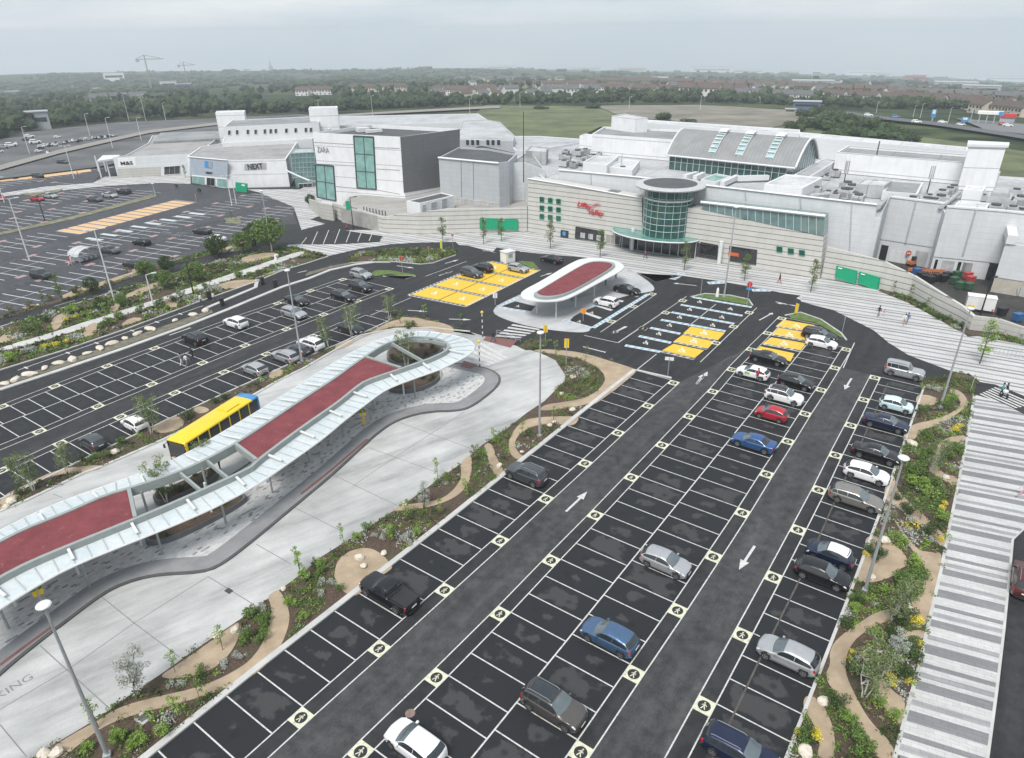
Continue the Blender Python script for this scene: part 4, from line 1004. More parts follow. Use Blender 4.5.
mc('hatch','steelblue',609.8,635,HM,'steel blue hatchback alone in the near part of the double row',scale=1.03)
mc('hatch','silver',665.7,560.5,HP,'pale silver hatchback alone in the middle of the double row')
mc('estate','navy',741,750,HP,'dark blue estate car at the bottom edge in the right row')
mc('hatch','silver',788.5,653,HM,'silver hatchback with its tail to the winding garden path')
mc('small','navy',831,553.5,HM,'dark blue small car with a white roof',roof='white',scale=1.04)
mc('hatch','black',822.5,572,HP,'black hatchback right beside the white roofed small car')
mc('estate','beige',856.5,497,HP,'grey beige estate car with roof rails')
mc('hatch','white',867,472,HP,'white people carrier next to the grey beige estate',scale=1.0)
mc('saloon','black',876.5,452,HP,'black saloon parked behind the lamp head in the right row')
mc('saloon','navy',886,421.5,HP,'dark navy saloon next to the pale blue small car')
mc('small','paleblue',896.8,404,HP,'pale blue small hatchback in the right row')
mc('boxy','silver',904.8,371,HP,'silver boxy off-roader at the head of the right row')
mc('saloon','blue',754,441,HM,'bright blue saloon with its nose on the middle line')
mc('small','red',771.8,412.5,HM,'small red hatchback between the blue saloon and the white SUV')
mc('suv','white',784.3,395.5,HP,'white SUV with a black roof next to the red hatchback',roof='black')
mc('hatch','black',795.6,381,HP,'black hatchback beside the white black-roofed SUV')
TAXI=mc('hatch','white',753,371.5,HM,'white car with a green door emblem and a person at its door')
mc('saloon','black',768.5,357,HP,'black saloon over the end of the yellow bays')
mc('hatch','white',822,342,HP,'white hatchback at the far end of the double row')
mc('estate','black',819.5,334,HP,'black estate car by the curved grass tip')
PG='cars by the oval canopy'
mc('suv','white',606,301.3,HM,'white SUV in the bays beside the oval canopy',group=PG,scale=.95)
mc('saloon','black',627,289,HP,'black saloon in the bays beside the oval canopy',group=PG)
mc('suv','grey',471.5,272.5,HP,'grey SUV in the left yellow bays',group=PG)
mc('suv','black',482,267.5,HM,'black SUV next to the grey one in the yellow bays',group=PG)
mc('hatch','silver',518,267.5,HP,'silver hatchback in the far yellow bay beside the white kiosk',group=PG)
mc('saloon','black',551.5,258.5,ang(Vector(GT1('K',555,180))-Vector(GT1('K',645,200))),'black saloon waiting at the kerb of the entrance pavement',group=PG)
SG='cars parked in the side rows'
def ms(kind,col,px,py,hd,label,**k):return car(kind,col,cpos(px,py),hd,label,group=SG,**k)
ms('suv','white',235.5,322,HLM,'white SUV alone in the upper side row')
ms('suv','black',194.5,337.5,HLM,'black SUV beside the group of walkers')
ms('saloon','black',296.5,299.6,HLP,'black saloon behind the silver estate by the lamp post')
ms('estate','silver',293.5,312.3,HLP,'silver blue estate car partly behind the lamp post')
ms('estate','black',343,295.5,HLP,'black estate car in the middle of the side rows')
ms('suv','dkgrey',360,286,HLP,'dark grey SUV second from the lawn tip')
ms('suv','silver',360.8,274,HLP,'silver SUV beside the lawn tip')
ms('hatch','dkgrey',350.5,327.5,HLP,'dark hatchback half hidden by a young tree')
ms('suv','white',310.5,343.5,HLM,'white SUV third from the far end of the planted side row')
ms('hatch','grey',297.8,349,HLM,'grey hatchback between the white SUV and the silver estate')
ms('estate','silver',284.5,355.3,HLM,'silver estate in front of the lamp post')
ms('hatch','silver',254,368,HLM,'silver grey hatchback next to the empty bays behind the bus')
ms('small','white',134,422.5,HLM,'white small car with a round roof left of the bus')
ms('small','grey',92.5,441,HLM,'grey small hatchback leftmost in the planted side row')
car('suv','maroon',(*GT1('D',1030,45,.7),.012),ang(UU),'maroon car at the right edge of the photo',group='moving cars',name='moving_car')
def far_mesh(kind,colour):
 c=CM[kind];bm=bmesh.new();mats=[PM[colour],CGL,TYRE]
 me=bpy.data.meshes.new('distant_'+kind)
 def put(src,mi,M=None):
  n0=len(bm.faces);t=src.copy()
  if M is not None:t.transform(M)
  bm.from_mesh(t);bm.faces.ensure_lookup_table()
  for f in bm.faces[n0:]:f.material_index=mi
  bpy.data.meshes.remove(t)
 put(c['body'],0)
 for k in('windscreen','rear_window','side_l','side_r'):put(c[k],1)
 for wx in c['wx']:
  for sy in(1,-1):put(c['wheel'],2,Matrix.Translation((wx,sy*c['wy'],c['wr'])))
 bm.to_mesh(me);bm.free()
 for m in mats:me.materials.append(m)
 return me
FM={}
def fcar(kind,col,pos,hd,label,z=.012,group='cars in the older car park'):
 if(kind,col)not in FM:FM[(kind,col)]=far_mesh(kind,col)
 o=bpy.data.objects.new('parked_car',FM[(kind,col)]);COL.objects.link(o);o.location=(pos[0],pos[1],z);o.rotation_euler=(0,0,hd)
 return tag(o,label,'car',group)
FH=ang(VF)
for kind,col,px,py,lab in[('hatch','black',37.6,176,'black car beside the upper orange strip'),('suv','black',63,163,'black car alone on the far upper lot'),('hatch','red',37,199,'red car behind the dark post'),('saloon','silver',50,196,'silver car beside the red one'),('saloon','grey',95,199.5,'grey saloon, first of three by the store with pale walls'),('saloon','silver',109.6,195.5,'silver saloon in the middle of three'),('suv','dkgrey',124,192,'dark SUV third of three beside a red flag'),('hatch','black',141.7,242.5,'black hatchback by the pale hatched strips'),('saloon','dkgrey',202,231.5,'dark saloon near the cycle racks'),('saloon','white',216.4,239,'white saloon behind the hedge tree'),('saloon','grey',109.8,250.5,'grey car beside the arched shelter'),('hatch','dkgrey',133,264.5,'dark grey car near the hedge'),('suv','dkgrey',41,275.5,'dark off-roader alone among empty bays'),('small','red',0,198,'red car cut by the left edge')]:
 p=G(px,py,.5);fcar(kind,col,(p.x,p.y),FH+(PI if px>120 else 0),lab)
t=MB();a=CM['hatch'];t.cbox((.45,.905,.74),.62,.012,.30);e=t.build('door_emblem',plain('green_emblem',(.25,.50,.08),.5),TAXI)
def build_bus():
 YB=plain('bus_yellow',(.72,.52,.012),.35,coat=.4,var=.05);BL=plain('bus_blue',(.03,.22,.50),.35,coat=.4);BG=glassy('bus_glass',(.012,.014,.016),.08)
 a=G(165.5,439,3.0);b=G(184.3,444,3.0);c=G(233,397,3.0)
 d=(a-c);d.z=0;Lb=10.9;Wb=2.5;d.normalize();hd=ang(d);n=Vector((-d.y,d.x,0))
 mid=(a+b)/2-d*Lb/2
 r=empty('single_deck_bus',(mid.x,mid.y,.03),hd,'yellow single deck bus with a blue tail, behind the long canopy','bus')
 hl,hw,H=Lb/2,Wb/2,3.02
 def section(x,k):
  ins=.0 if abs(k)<1 else .1
  w=hw-ins;h=H-ins*.8
  return[(x,-w,.32),(x,-w,h-.14),(x,-w+.05,h-.06),(x,-w+.18,h-.01),(x,0,h+.03),(x,w-.18,h-.01),(x,w-.05,h-.06),(x,w,h-.14),(x,w,.32)]
 m=MB()
 def loft(xs,ks):
  R=[section(x,k)for x,k in zip(xs,ks)];n_=len(R[0]);m.add([p for q in R for p in q],[(i*n_+j,i*n_+(j+1),(i+1)*n_+(j+1),(i+1)*n_+j)for i in range(len(R)-1)for j in range(n_-1)])
  return R
 R=loft([-hl*.80,-hl*.3,hl*.3,hl-.12,hl],[0,0,0,0,1]);m.add(R[-1],[tuple(range(len(R[-1])))])
 m.v=m.v;body=m.build('body',YB,r,True,35)
 m=MB();R=loft([-hl,-hl+.12,-hl*.80],[1,0,0]);m.add(R[0],[tuple(range(len(R[0])))[::-1]]);m.build('rear_panel',BL,r,True,35)
 bm=bmesh.new();bm.from_mesh(body.data);bmesh.ops.recalc_face_normals(bm,faces=bm.faces);bm.to_mesh(body.data);bm.free()
 for sy in(1,-1):
  for i in range(7):
   x0=-hl*.93+i*1.48;m=MB();m.box(x0,x0+1.30,sy*(hw+.012)-.012,sy*(hw+.012)+.012,1.4,2.83);m.build('side_window',BG,r)
  m=MB();m.box(-hl+.3,hl-.3,sy*(hw+.006)-.006,sy*(hw+.006)+.006,.34,.62);m.build('skirt',DARKP,r)
  for x in(-hl*.52,hl*.55):
   w_=MB();prof=[(.30,-.15),(.48,-.15),(.50,-.1),(.50,.1),(.48,.15),(.30,.15)]
   for rr_,yy in prof:w_.v+=[(rr_*math.cos(2*PI*k/18),yy,rr_*math.sin(2*PI*k/18))for k in range(18)]
   for i in range(5):
    for k in range(18):w_.f.append((i*18+k,i*18+(k+1)%18,(i+1)*18+(k+1)%18,(i+1)*18+k));w_.mi.append(0)
   w_.f+=[tuple(range(18)),tuple(range(107,89,-1))];w_.mi+=[0,0]
   wo_=w_.build('wheel',TYRE,r,True,40,(x,sy*(hw-.11),.50));h=MB();h.tube([(0,-.17,0),(0,.17,0)],.24,14);h.build('hub',RIM,wo_)
 m=MB();m.box(hl-.02,hl+.02,-hw+.10,hw-.10,1.15,2.86);m.build('windscreen',BG,r)
 m=MB();m.box(hl-.02,hl+.015,-hw+.06,hw-.06,.34,1.13);m.build('front_panel',DARKP,r)
 for sy in(1,-1):
  m=MB();m.box(hl,hl+.035,sy*.85-.2,sy*.85+.2,.72,.92);m.build('headlight',HEADL,r)
  m=MB();m.tube([(hl-.05,sy*(hw-.05),2.6),(hl+.25,sy*(hw+.1),2.45)],.03,6);m.cbox((hl+.25,sy*(hw+.12),2.25),.1,.2,.4);m.build('mirror',DARKP,r)
 m=MB();m.box(-hl-.015,-hl+.02,-hw+.25,hw-.25,1.6,2.6);m.build('rear_window',BG,r)
 m=MB();m.box(hl+.02,hl+.04,-.8,.8,2.5,2.78);m.build('destination_display',plain('display',(.06,.04,.01),.4),r)
 m=MB();m.box(-hl*.55,-hl*.2,-.7,.7,H+.0,H+.14);m.build('roof_hatch',YB,r)
 m=MB()
 for k in range(3):m.box(hl+.016,hl+.026,-.75+k*.5,-.42+k*.5,.98,1.08)
 m.build('front_emblem',plain('orange_front',(.6,.2,.03),.5),r)
build_bus()
CWHITE=plain('canopy_white',(.62,.63,.62),.45,var=.06);CGREY=plain('canopy_grey',(.27,.30,.29),.5,var=.08)
def canopy_glass():
 m=bpy.data.materials.new('fritted_glass');nt,b=nodes(m);p=worldpos(nt)
 f=tex_noise(nt,p,.5,5,.6);g=tex_noise(nt,p,3,5,.6)
 c=ramp(nt,f,[(.3,(.72,.79,.81)),(.7,(.84,.88,.89))])
 c=mix(nt,.4,c,ramp(nt,g,[(.3,(.8,.82,.82)),(.7,(1.1,1.1,1.1))]),'MULTIPLY')
 nt.links.new(c,b.inputs['Base Color']);b.inputs['Roughness'].default_value=.18;b.inputs['Coat Weight'].default_value=.3
 tl=N(nt,'ShaderNodeBsdfTranslucent');nt.links.new(c,tl.inputs['Color']);mx=N(nt,'ShaderNodeMixShader');mx.inputs[0].default_value=.42;o=[n for n in nt.nodes if n.type=='OUTPUT_MATERIAL'][0]
 nt.links.new(b.outputs[0],mx.inputs[1]);nt.links.new(tl.outputs[0],mx.inputs[2]);nt.links.new(mx.outputs[0],o.inputs[0]);return m
CGLASS=canopy_glass()
def sedum():
 m=bpy.data.materials.new('red_roof_membrane');nt,b=nodes(m);p=worldpos(nt)
 f=tex_noise(nt,p,6,8,.8);a=tex_noise(nt,p,.6,6,.65);s=tex_noise(nt,p,1.6,4,.7)
 c=ramp(nt,a,[(.3,(.135,.030,.036)),(.7,(.215,.050,.056))])
 c=mix(nt,.6,c,ramp(nt,f,[(.3,(.6,.6,.6)),(.7,(1.3,1.3,1.3))]),'MULTIPLY')
 c=mix(nt,ramp(nt,s,[(.60,(0,0,0)),(.74,(.55,.55,.55))]),c,(.30,.14,.13))
 nt.links.new(c,b.inputs['Base Color']);b.inputs['Roughness'].default_value=.95;bump(nt,b,f,.4,.05);return m
SEDUM=sedum()
ZC=4.05
out_n=[(-60,562),(0,530.5),(40,510.4),(75,496.6),(125.4,479),(175.5,460),(218,435),(255.8,412.6),(307.8,380),(325,368),(355.5,350.5)]
out_cap=[(355.5,350.5),(380.5,339),(400.6,333.4),(418,331),(437.6,332.4),(460,336.6),(472,341.5),(476,347.5),(471,353),(462.7,358),(440,369)]
out_s=[(440,369),(400,383),(383.9,390),(368.8,401.3),(343.8,420),(323.7,437.7),(281,467.8),(255.8,485.3),(215.6,506.6),(175.5,524),(140.4,538),(67.7,566.8),(25,592),(0,608),(-60,648)]
in_n=[(-60,575),(0,546.7),(25,533),(70.2,515.4),(105.3,499),(128,492.8),(188,472.8),(233,449),(255.8,434),(298.6,405),(337,380),(350.5,369.3),(373,354.2)]
in_cap=[(373,354.2),(380,349.5),(392,344),(412.5,339.8),(425,340),(438,341.6),(446,344.5),(450,347.8),(450.6,351),(446,356),(430,363)]
in_s=[(430,363),(402,373),(374,382.5),(363.8,386.3),(338.7,407.6),(306,430),(256,467.8),(255.8,471.5),(185.6,504),(135.4,525.4),(82.7,546.7),(27.6,569.8),(-5,588),(-60,622)]
def lift_line(px,z):return[Vector(G2(x,y,z))for x,y in px]
NN,NCAP=46,18
def joinline(a,b,c,z):
 A=resample(smooth_line(lift_line(a,z),2),NN);B=resample(smooth_line(lift_line(b,z),2),NCAP);C_=resample(smooth_line(lift_line(c,z),2),NN)
 return A[:-1]+B[:-1]+C_
OUTL=joinline(out_n,out_cap,out_s,ZC-.12);INL=joinline(in_n,in_cap,in_s,ZC+.08)
can=empty('bus_station_canopy',(*OUTL[70],),0,'long curving white bus station canopy with red roof panels','canopy')
can.location=(0,0,0)
NT=len(OUTL)
def slabstrip(mb,A,B,za,zb,th):
 for i in range(len(A)-1):
  a,b,c,d=A[i],A[i+1],B[i+1],B[i]
  top=[(a.x,a.y,za),(b.x,b.y,za),(c.x,c.y,zb),(d.x,d.y,zb)];bot=[(x,y,z-th)for x,y,z in top]
  mb.add(top+bot,[(3,2,1,0),(4,5,6,7),(0,1,5,4),(2,3,7,6)])
m=MB();slabstrip(m,OUTL,INL,ZC-.12,ZC+.08,.04);m.build('glass_roof',CGLASS,can,True,30)
m=MB()
def off(L,d):
 r=[]
 for i,p in enumerate(L):
  t=L[min(i+1,len(L)-1)]-L[max(i-1,0)];t.normalize();r.append(p+Vector((t.y,-t.x))*d)
 return r
m.tube([(p.x,p.y,ZC-.17)for p in OUTL],.11,6);m.build('edge_beam',CWHITE,can)
def nearest(L,a):
 best=None
 for p,q in zip(L,L[1:]):
  d=q-p;t=max(0,min(1,(a-p).dot(d)/max(1e-9,d.dot(d))));c=p+d*t;e=(c-a).length
  if best is None or e<best[0]:best=(e,c)
 return best[1]
m=MB()
for i in range(1,NT-1):
 a,b=OUTL[i],nearest(INL,OUTL[i]);d=(b-a);L=d.length;d.normalize();M_=Matrix.Translation((a.x,a.y,ZC-.105))@Matrix.Rotation(math.atan2(d.y,d.x),4,'Z')@Matrix.Rotation(-math.atan2(.2,L),4,'Y')
 m.box(0,L,-.04,.04,-.02,.045,M_)
m.build('glazing_bars',plain('bar_grey',(.40,.43,.43),.5),can)
for i in range(3,NT-2,4):
 if NN+3<i<NN+NCAP-6:continue
 a,b=OUTL[i],nearest(INL,OUTL[i]);d=(b-a);L=d.length;d.normalize();m=MB();M_=Matrix.Translation((a.x,a.y,ZC-.02))@Matrix.Rotation(math.atan2(d.y,d.x),4,'Z')@Matrix.Rotation(-math.atan2(.34,L),4,'Y')
 m.box(L*.25,L+.05,-.10,.10,.02,.16 if i>NN else .1,M_);m.build('cantilever_beam',CWHITE,can)
UPH=ZC+.62
UPO=INL;UPI=off(INL,.32)
m=MB();slabstrip(m,UPO,UPI,UPH,UPH,.85);m.build('roof_upstand',CGREY,can,True,30)
nI=UPI[:NN-1];sI=UPI[::-1][:NN]
def at_x(L,px):
 best=None
 for k in range(len(L)-1):
  for s in range(5):
   p=L[k].lerp(L[k+1],s/5);q=Vector((p.x,p.y,UPH))-CAM;x=512+F*q.dot(RT)/q.dot(FW)
   if best is None or abs(x-px)<best[0]:best=(abs(x-px),k+s/5)
 return best[1]
def sub(L,k0,k1,n):
 out=[]
 for i in range(n):
  k=k0+(k1-k0)*i/(n-1);a=int(min(k,len(L)-2));out.append(L[a].lerp(L[a+1],k-a))
 return out
NLn=UPI[:NN+2];SLn=UPI[NN+NCAP-6:][::-1]
segs=[(-58,-58,128,134),(236,257,366,401)]
for(n0,s0,n1,s1)in segs:
 A=sub(NLn,at_x(NLn,n0),at_x(NLn,n1),40);B=sub(SLn,at_x(SLn,s0),at_x(SLn,s1),40)
 m=MB();slabstrip(m,A,B,UPH-.10,UPH-.10,.5);m.build('red_roof_panel',SEDUM,can)
 for a,b in((A[0],B[0]),(A[-1],B[-1])):
  d=(b-a);m=MB();m.cbox(((a.x+b.x)/2,(a.y+b.y)/2,UPH-.28),d.length,.3,.7,math.atan2(d.y,d.x));m.build('court_beam',CGREY,can)
for n0,s0 in[(181,200),(207,228),(392,424),(409,438),(425,445)]:
 a=sub(NLn,at_x(NLn,n0),at_x(NLn,n0),2)[0]if n0<390 else None
 if a is None:
  aa=at_x(UPI[NN-3:NN+10],n0);a=sub(UPI[NN-3:NN+10],aa,aa,2)[0]
 LL=SLn if s0<405 else UPI[NN+8:][::-1]
 bb=at_x(LL,s0);b=sub(LL,bb,bb,2)[0];d=b-a
 m=MB();m.cbox(((a.x+b.x)/2,(a.y+b.y)/2,UPH-.30),d.length,.2,.42,math.atan2(d.y,d.x));m.build('court_beam',CGREY,can)
for px,py in[(141.7,545.5),(213,516.7),(304.4,454.5),(404,395.5),(441.4,382),(365,410),(266,483),(16.3,606),(79,574.5),(-30,640)]:
 q=G(px,py,.14)
 m=MB();m.tube([(q.x,q.y,.14),(q.x,q.y,ZC-.15)],.11,10);m.build('column',CWHITE,can)
for i in list(range(4,NN,5))+list(range(NN+NCAP,NT-2,5)):
 q=UPI[i];m=MB();m.tube([(q.x,q.y,.14),(q.x,q.y,ZC)],.10,8);m.build('column',CGREY,can)
DKS=plain('planter_stone',(.13,.13,.135),.8)
def planter(px,label,z=.14,h=.55):
 pts=smooth_poly(GP(px,.3),2);r=empty('planter',(0,0,0),0,label,'planter',None);m=MB();m.prism(pts,z,z+h);m.build('wall',DKS,r);c=sum(pts,Vector((0,0)))/len(pts)
 m=MB();m.prism([c+(p-c)*.93 for p in pts],z+h,z+h+.02);m.build('soil',SOIL,r);BEDS[label]=[tuple(c+(p-c)*.93)for p in pts];return r
planter(T('F',(520,40),(560,52),(640,48),(730,10),(745,-40),(640,-60),(560,-20)),'dark curved planter under the round end of the canopy')
planter(T('E',(575,660),(660,650),(780,600),(930,520),(1000,470),(940,460),(760,540),(590,615)),'long dark planter under the open court of the canopy')
planter([(386,353),(398,346),(420,342.5),(440,346),(445,351),(430,360),(405,369),(388,363)],'planter seen through the rounded court of the canopy')
planter([(150,497),(180,486),(215,468),(222,476),(190,493),(160,507)],'planter seen through the open court of the canopy')
def oval():
 zc=3.5
 o=[(481,325),(486,316),(520,300),(560,282),(600,263),(612,258.5),(622,260),(625.5,265),(620,270),(590,284),(560,299.5),(553,302.5),(540,302.5),(525,300)]
 out=smooth_poly([Vector(G2(*p,zc))for p in T('K',(480,345),(485,322),(560,285),(690,205),(740,190),(830,193),(895,215),(890,240),(800,285),(690,345),(640,362),(570,365),(500,358))],2)
 inn=smooth_poly([Vector(G2(*p,zc+.45))for p in T('K',(540,330),(560,318),(690,240),(750,208),(800,205),(850,212),(845,228),(780,268),(690,318),(630,340),(570,343))],2)
 r=empty('oval_canopy',(0,0,0),0,'small oval canopy with a white rim and red roof over the pick-up bays','canopy')
 m=MB();m.prism(out,zc-.16,zc,True);m.build('canopy_rim',CWHITE,r)
 c=sum(inn,Vector((0,0)))/len(inn)
 m=MB();m.prism([c+(p-c)*1.07 for p in inn],zc+.003,zc+.42);m.build('roof_upstand',CGREY,r)
 m=MB();m.prism([c+(p-c)*.99 for p in inn],zc+.42,zc+.46);m.build('red_roof_panel',SEDUM,r)
 for px,py in T('K',(545,415),(622,430),(700,385),(773,348),(822,290),(838,280)):
  p=G(px,py,.05);m=MB();m.tube([(p.x,p.y,.05),(p.x,p.y,zc-.25)],.10,10);m.build('column',CWHITE,r)
oval()
GALV=plain('galvanised_steel',(.46,.48,.49),.45,.5,var=.08);WPOLE=plain('white_pole',(.62,.63,.63),.4,var=.05);BLK=plain('black_metal',(.018,.02,.022),.5)
SIGNW=plain('sign_white',(.72,.72,.70),.5,var=.04);SIGNG=plain('sign_green',(.0,.25,.12),.45,var=.06);SIGNY=plain('sign_yellow',(.75,.50,.01),.5,var=.05);SIGNR=plain('sign_red',(.55,.03,.03),.5);SIGNB=plain('sign_blue',(.05,.25,.55),.5);LIME=plain('lime_flag',(.55,.62,.02),.6);ORANGE=plain('orange_sign',(.75,.28,.02),.5)
LENS=plain('lamp_lens',(.75,.76,.76),.3)
def disc_lamp(px,py,tip,label,h=None,group='disc lamp posts'):
 p=G(px,py);h=h or HT((p.x,p.y),tip)
 r=empty('street_lamp',(p.x,p.y,0),random.random()*6,label,'street lamp',group)
 m=MB();m.tube([(0,0,0),(0,0,h*.5),(0,0,h-.25)],[.13,.10,.065],12);m.build('pole',GALV,r)
 m=MB();m.cbox((0,0,.17),.42,.42,.30);m.cbox((.12,0,1.0),.06,.16,.5);m.build('base',GALV,r)
 m=MB();m.lathe((0,0,h-.25),[(.1,0),(.36,.05),(.39,.11),(.34,.17),(.12,.21)],22);m.build('lamp_head',WPOLE,r,True,40)
 m=MB();m.lathe((0,0,h-.27),[(.05,0),(.32,.005),(.34,.05)],22);m.build('lens',LENS,r)
 return r
disc_lamp(108,757,603,'disc lamp post in front of the bus plaza at the bottom left')
disc_lamp(864.5,592,456,'disc lamp post in the winding garden')
disc_lamp(539.5,437,331,'disc lamp post in the round bark bed by the grey SUV')
disc_lamp(302,362,269,'disc lamp post between the parked silver cars')
disc_lamp(940,408,307,'disc lamp post at the head of the garden by the crossing')
disc_lamp(724,297.5,206,'disc lamp post on the grass island by the accessible bays')
disc_lamp(272,252,190,'disc lamp post beside the big hedge tree')
disc_lamp(155.5,196,183,'short white post at the end of the dry verge')
def tall_lamp(px,py,tip,label,mat=None,kind=1,group='tall car park lamps'):
 p=G(px,py)if py>172 else GTER(px,py);z=p.z if py<=172 else 0
 h=HT((p.x,p.y),tip)-z if h_ok(p,tip)else 10
 h=max(5,min(17,h))
 r=empty('car_park_lamp',(p.x,p.y,z),YAW2,label,'lamp post',group);mt=mat or WPOLE
 m=MB();m.tube([(0,0,0),(0,0,h)],[.13,.07],8);m.build('pole',mt,r)
 for s in((-1,1)if kind==2 else(1,)):
  m=MB();m.tube([(0,0,h),(s*.9,0,h+.12)],.05,6);m.cbox((s*1.2,0,h+.12),.75,.34,.14);m.build('lamp_head',mt,r)
 return r
def h_ok(p,tip):return True
for a in[(114.8,302,230,'white lamp post in the hedge beside the upper road',None,2),(29.6,260.5,199,'white lamp post among the empty bays of the older car park',None,2),(45,221,195,'dark post behind the red car',BLK,1),(4.5,202.5,178,'white lamp post at the left edge near the upper strip',None,2),(74,178.5,146,'white lamp post near a blue figure on the far lot',None,2),(30,155,127,'white lamp post on the verge of the far lot',None,1),(113,149,118,'lamp post at the store end of the far lot',None,1),(90.3,137,114,'lamp post beyond the far lot, left one',None,1),(141.7,141.5,118,'lamp post beyond the far lot, nearest the store roof',None,1),(129,121,94,'slim far lamp post in front of the wood',None,1),(146,121,95,'tall far lamp post in front of the wood',None,2),(166,121,103,'small far lamp post right of the tall pair',None,1),(232,205.5,176,'pale lamp post by the store sign with a green face',None,2),(236.5,204,178,'second pale lamp post by the store',None,1),(353.6,230,198,'dark post with a green sign beside the ramp',BLK,0 or 1),(193.8,295,262,'black post in the upper planting strip',BLK,2),(153.5,305,275,'pale mast in the upper planting strip',None,1),(840.5,251,232,'small dark lamp at the foot of the grey wall',BLK,1),(980,316,279,'dark post beside the white lorry',BLK,1),(373,118,96,'far lamp post behind the white blocks',None,1),(320,119,100,'far lamp post left of the stair tower',None,1),(470,118,99,'far lamp post at the field edge',None,1),(520,108,92,'far lamp post in the middle of the field edge',None,1),(629,110,97,'far lamp post on the gravel lot',None,1),(700,111,96,'far lamp post on the gravel lot, right one',None,1),(913,117,106,'far lamp post on the distant road',None,1),(920,118,104,'second lamp post on the distant road',None,1),(948,122,108,'lamp post by the forecourt',None,1),(970,122,110,'lamp post on the forecourt edge',None,1),(876,113,104,'lamp post behind the mound',None,1)]:
 tall_lamp(*a[:4],mat=a[4],kind=a[5])
def sign(px,py,tip,label,shape,mat,w=.6,h=.75,cat='sign',pole=GALV,face=None,group=None,arms=None):
 p=G(px,py);H_=HT((p.x,p.y),tip);az=math.atan2(-p.x,-p.y)
 r=empty('road_sign',(p.x,p.y,.02),0,label,cat,group)
 m=MB();m.tube([(0,0,0),(0,0,H_-.02)],.045,8);m.build('post',pole,r)
 rot=Matrix.Rotation(-az if face is None else face,4,'Z');m=MB()
 if shape=='rect':m.box(-w/2,w/2,-.06-.02,-.06,H_-h,H_,rot)
 elif shape=='disc':
  vs=[rot@Vector((w/2*math.cos(2*PI*k/20),-.07,H_-w/2+w/2*math.sin(2*PI*k/20)))for k in range(20)];bk=[rot@Vector((w/2*math.cos(2*PI*k/20),-.05,H_-w/2+w/2*math.sin(2*PI*k/20)))for k in range(20)]
  m.add(vs+bk,[tuple(range(20))[::-1],tuple(range(20,40))]+[(k,(k+1)%20,20+(k+1)%20,20+k)for k in range(20)])
 elif shape=='diamond':
  vs=[rot@Vector(q)for q in((0,-.07,H_-h),(w/2,-.07,H_-h/2),(0,-.07,H_),(-w/2,-.07,H_-h/2))];bk=[v+rot@Vector((0,.02,0))for v in vs]
  m.add(vs+bk,[(0,1,2,3),(7,6,5,4),(1,0,4,5),(2,1,5,6),(3,2,6,7),(0,3,7,4)])
 m.build('sign_plate',mat,r);return r,H_,rot
sign(545.4,341.5,325.5,'yellow diamond sign nearest the zebra crossing','rect',SIGNY,.62,1.1)
sign(566,367,339,'yellow sign on a post in the planted bed by the bus plaza','rect',SIGNY,.62,1.3)
r,H_,rot=sign(583,321,308.5,'round red and yellow sign by the bays of the oval canopy','disc',ORANGE,.9,.9)
m=MB();m.add([rot@Vector((.28*math.cos(2*PI*k/16),-.075,H_-.45+.28*math.sin(2*PI*k/16)))for k in range(16)],[tuple(range(16))[::-1]]);m.build('sign_symbol',SIGNW,r)
sign(495.2,305,293,'small white sign beside the left yellow bays','rect',SIGNW,.7,.9)
sign(667.7,376,357.5,'white name plate sign on a pole at the row end','rect',SIGNW,1.1,.45)
sign(700.3,296.5,278,'thin bare post on the grass island','rect',GALV,.12,.2)
r,H_,rot=sign(746.7,305,282,'sign post with a red ringed disc over a blue plate','disc',SIGNR,.85,.85)
m=MB();m.add([rot@Vector((.30*math.cos(2*PI*k/16),-.076,H_-.425+.30*math.sin(2*PI*k/16)))for k in range(16)],[tuple(range(16))[::-1]]);m.build('sign_symbol',SIGNW,r)
m=MB();m.box(-.42,.42,-.08,-.06,H_-1.35,H_-.95,rot);m.build('lower_plate',SIGNB,r)
sign(402.6,272.5,256.5,'round red sign by the lawn tip','disc',SIGNR,.75,.75)
sign(429.4,263,246.5,'thin pole with a red and white sign in the island bed','disc',SIGNR,.5,.5)
sign(969.9,392,375,'bare grey post at the crossing beside the garden','rect',GALV,.14,.3)
sign(842,332.5,316,'bare grey post at the bend by the far row','rect',GALV,.14,.3)
sign(453,248,234,'small red sign beside the lime flag','disc',SIGNR,.5,.5)
sign(416.5,389.5,388.5,'','rect',GALV)if False else None
r,H_,rot=sign(364.5,429.5,410.5,'bus stop pole with a green and yellow flag on the platform','rect',SIGNY,.7,.75,cat='bus stop')
m=MB();m.box(-.35,.35,-.085,-.06,H_-.34,H_+.1,rot);m.build('flag_top',SIGNG,r);m=MB();m.box(-.16,.16,-.12,-.05,.6,1.6,rot);m.build('timetable',SIGNY,r)
r,H_,rot=sign(47.5,615,588,'bus stop pole with a yellow and green flag by the left end of the platform','rect',SIGNY,.7,.8,cat='bus stop')
m=MB();m.box(-.35,.35,-.085,-.06,H_-.3,H_+.15,rot);m.build('flag_top',SIGNG,r)
def beacon(px,py,tip,label):
 p=G(px,py,.03);H_=HT((p.x,p.y),tip);r=empty('crossing_beacon',(p.x,p.y,.03),0,label,'beacon','beacons of the zebra crossing')
 for k in range(8):
  m=MB();m.tube([(0,0,k*(H_-.4)/8),(0,0,(k+1)*(H_-.4)/8)],.065,8);m.build('pole_band',BLK if k%2==0 else SIGNW,r)
 m=MB();m.lathe((0,0,H_-.42),[(.05,0),(.2,.12),(.2,.28),(.06,.42)],14);m.build('globe',SIGNY,r,True)
 return r
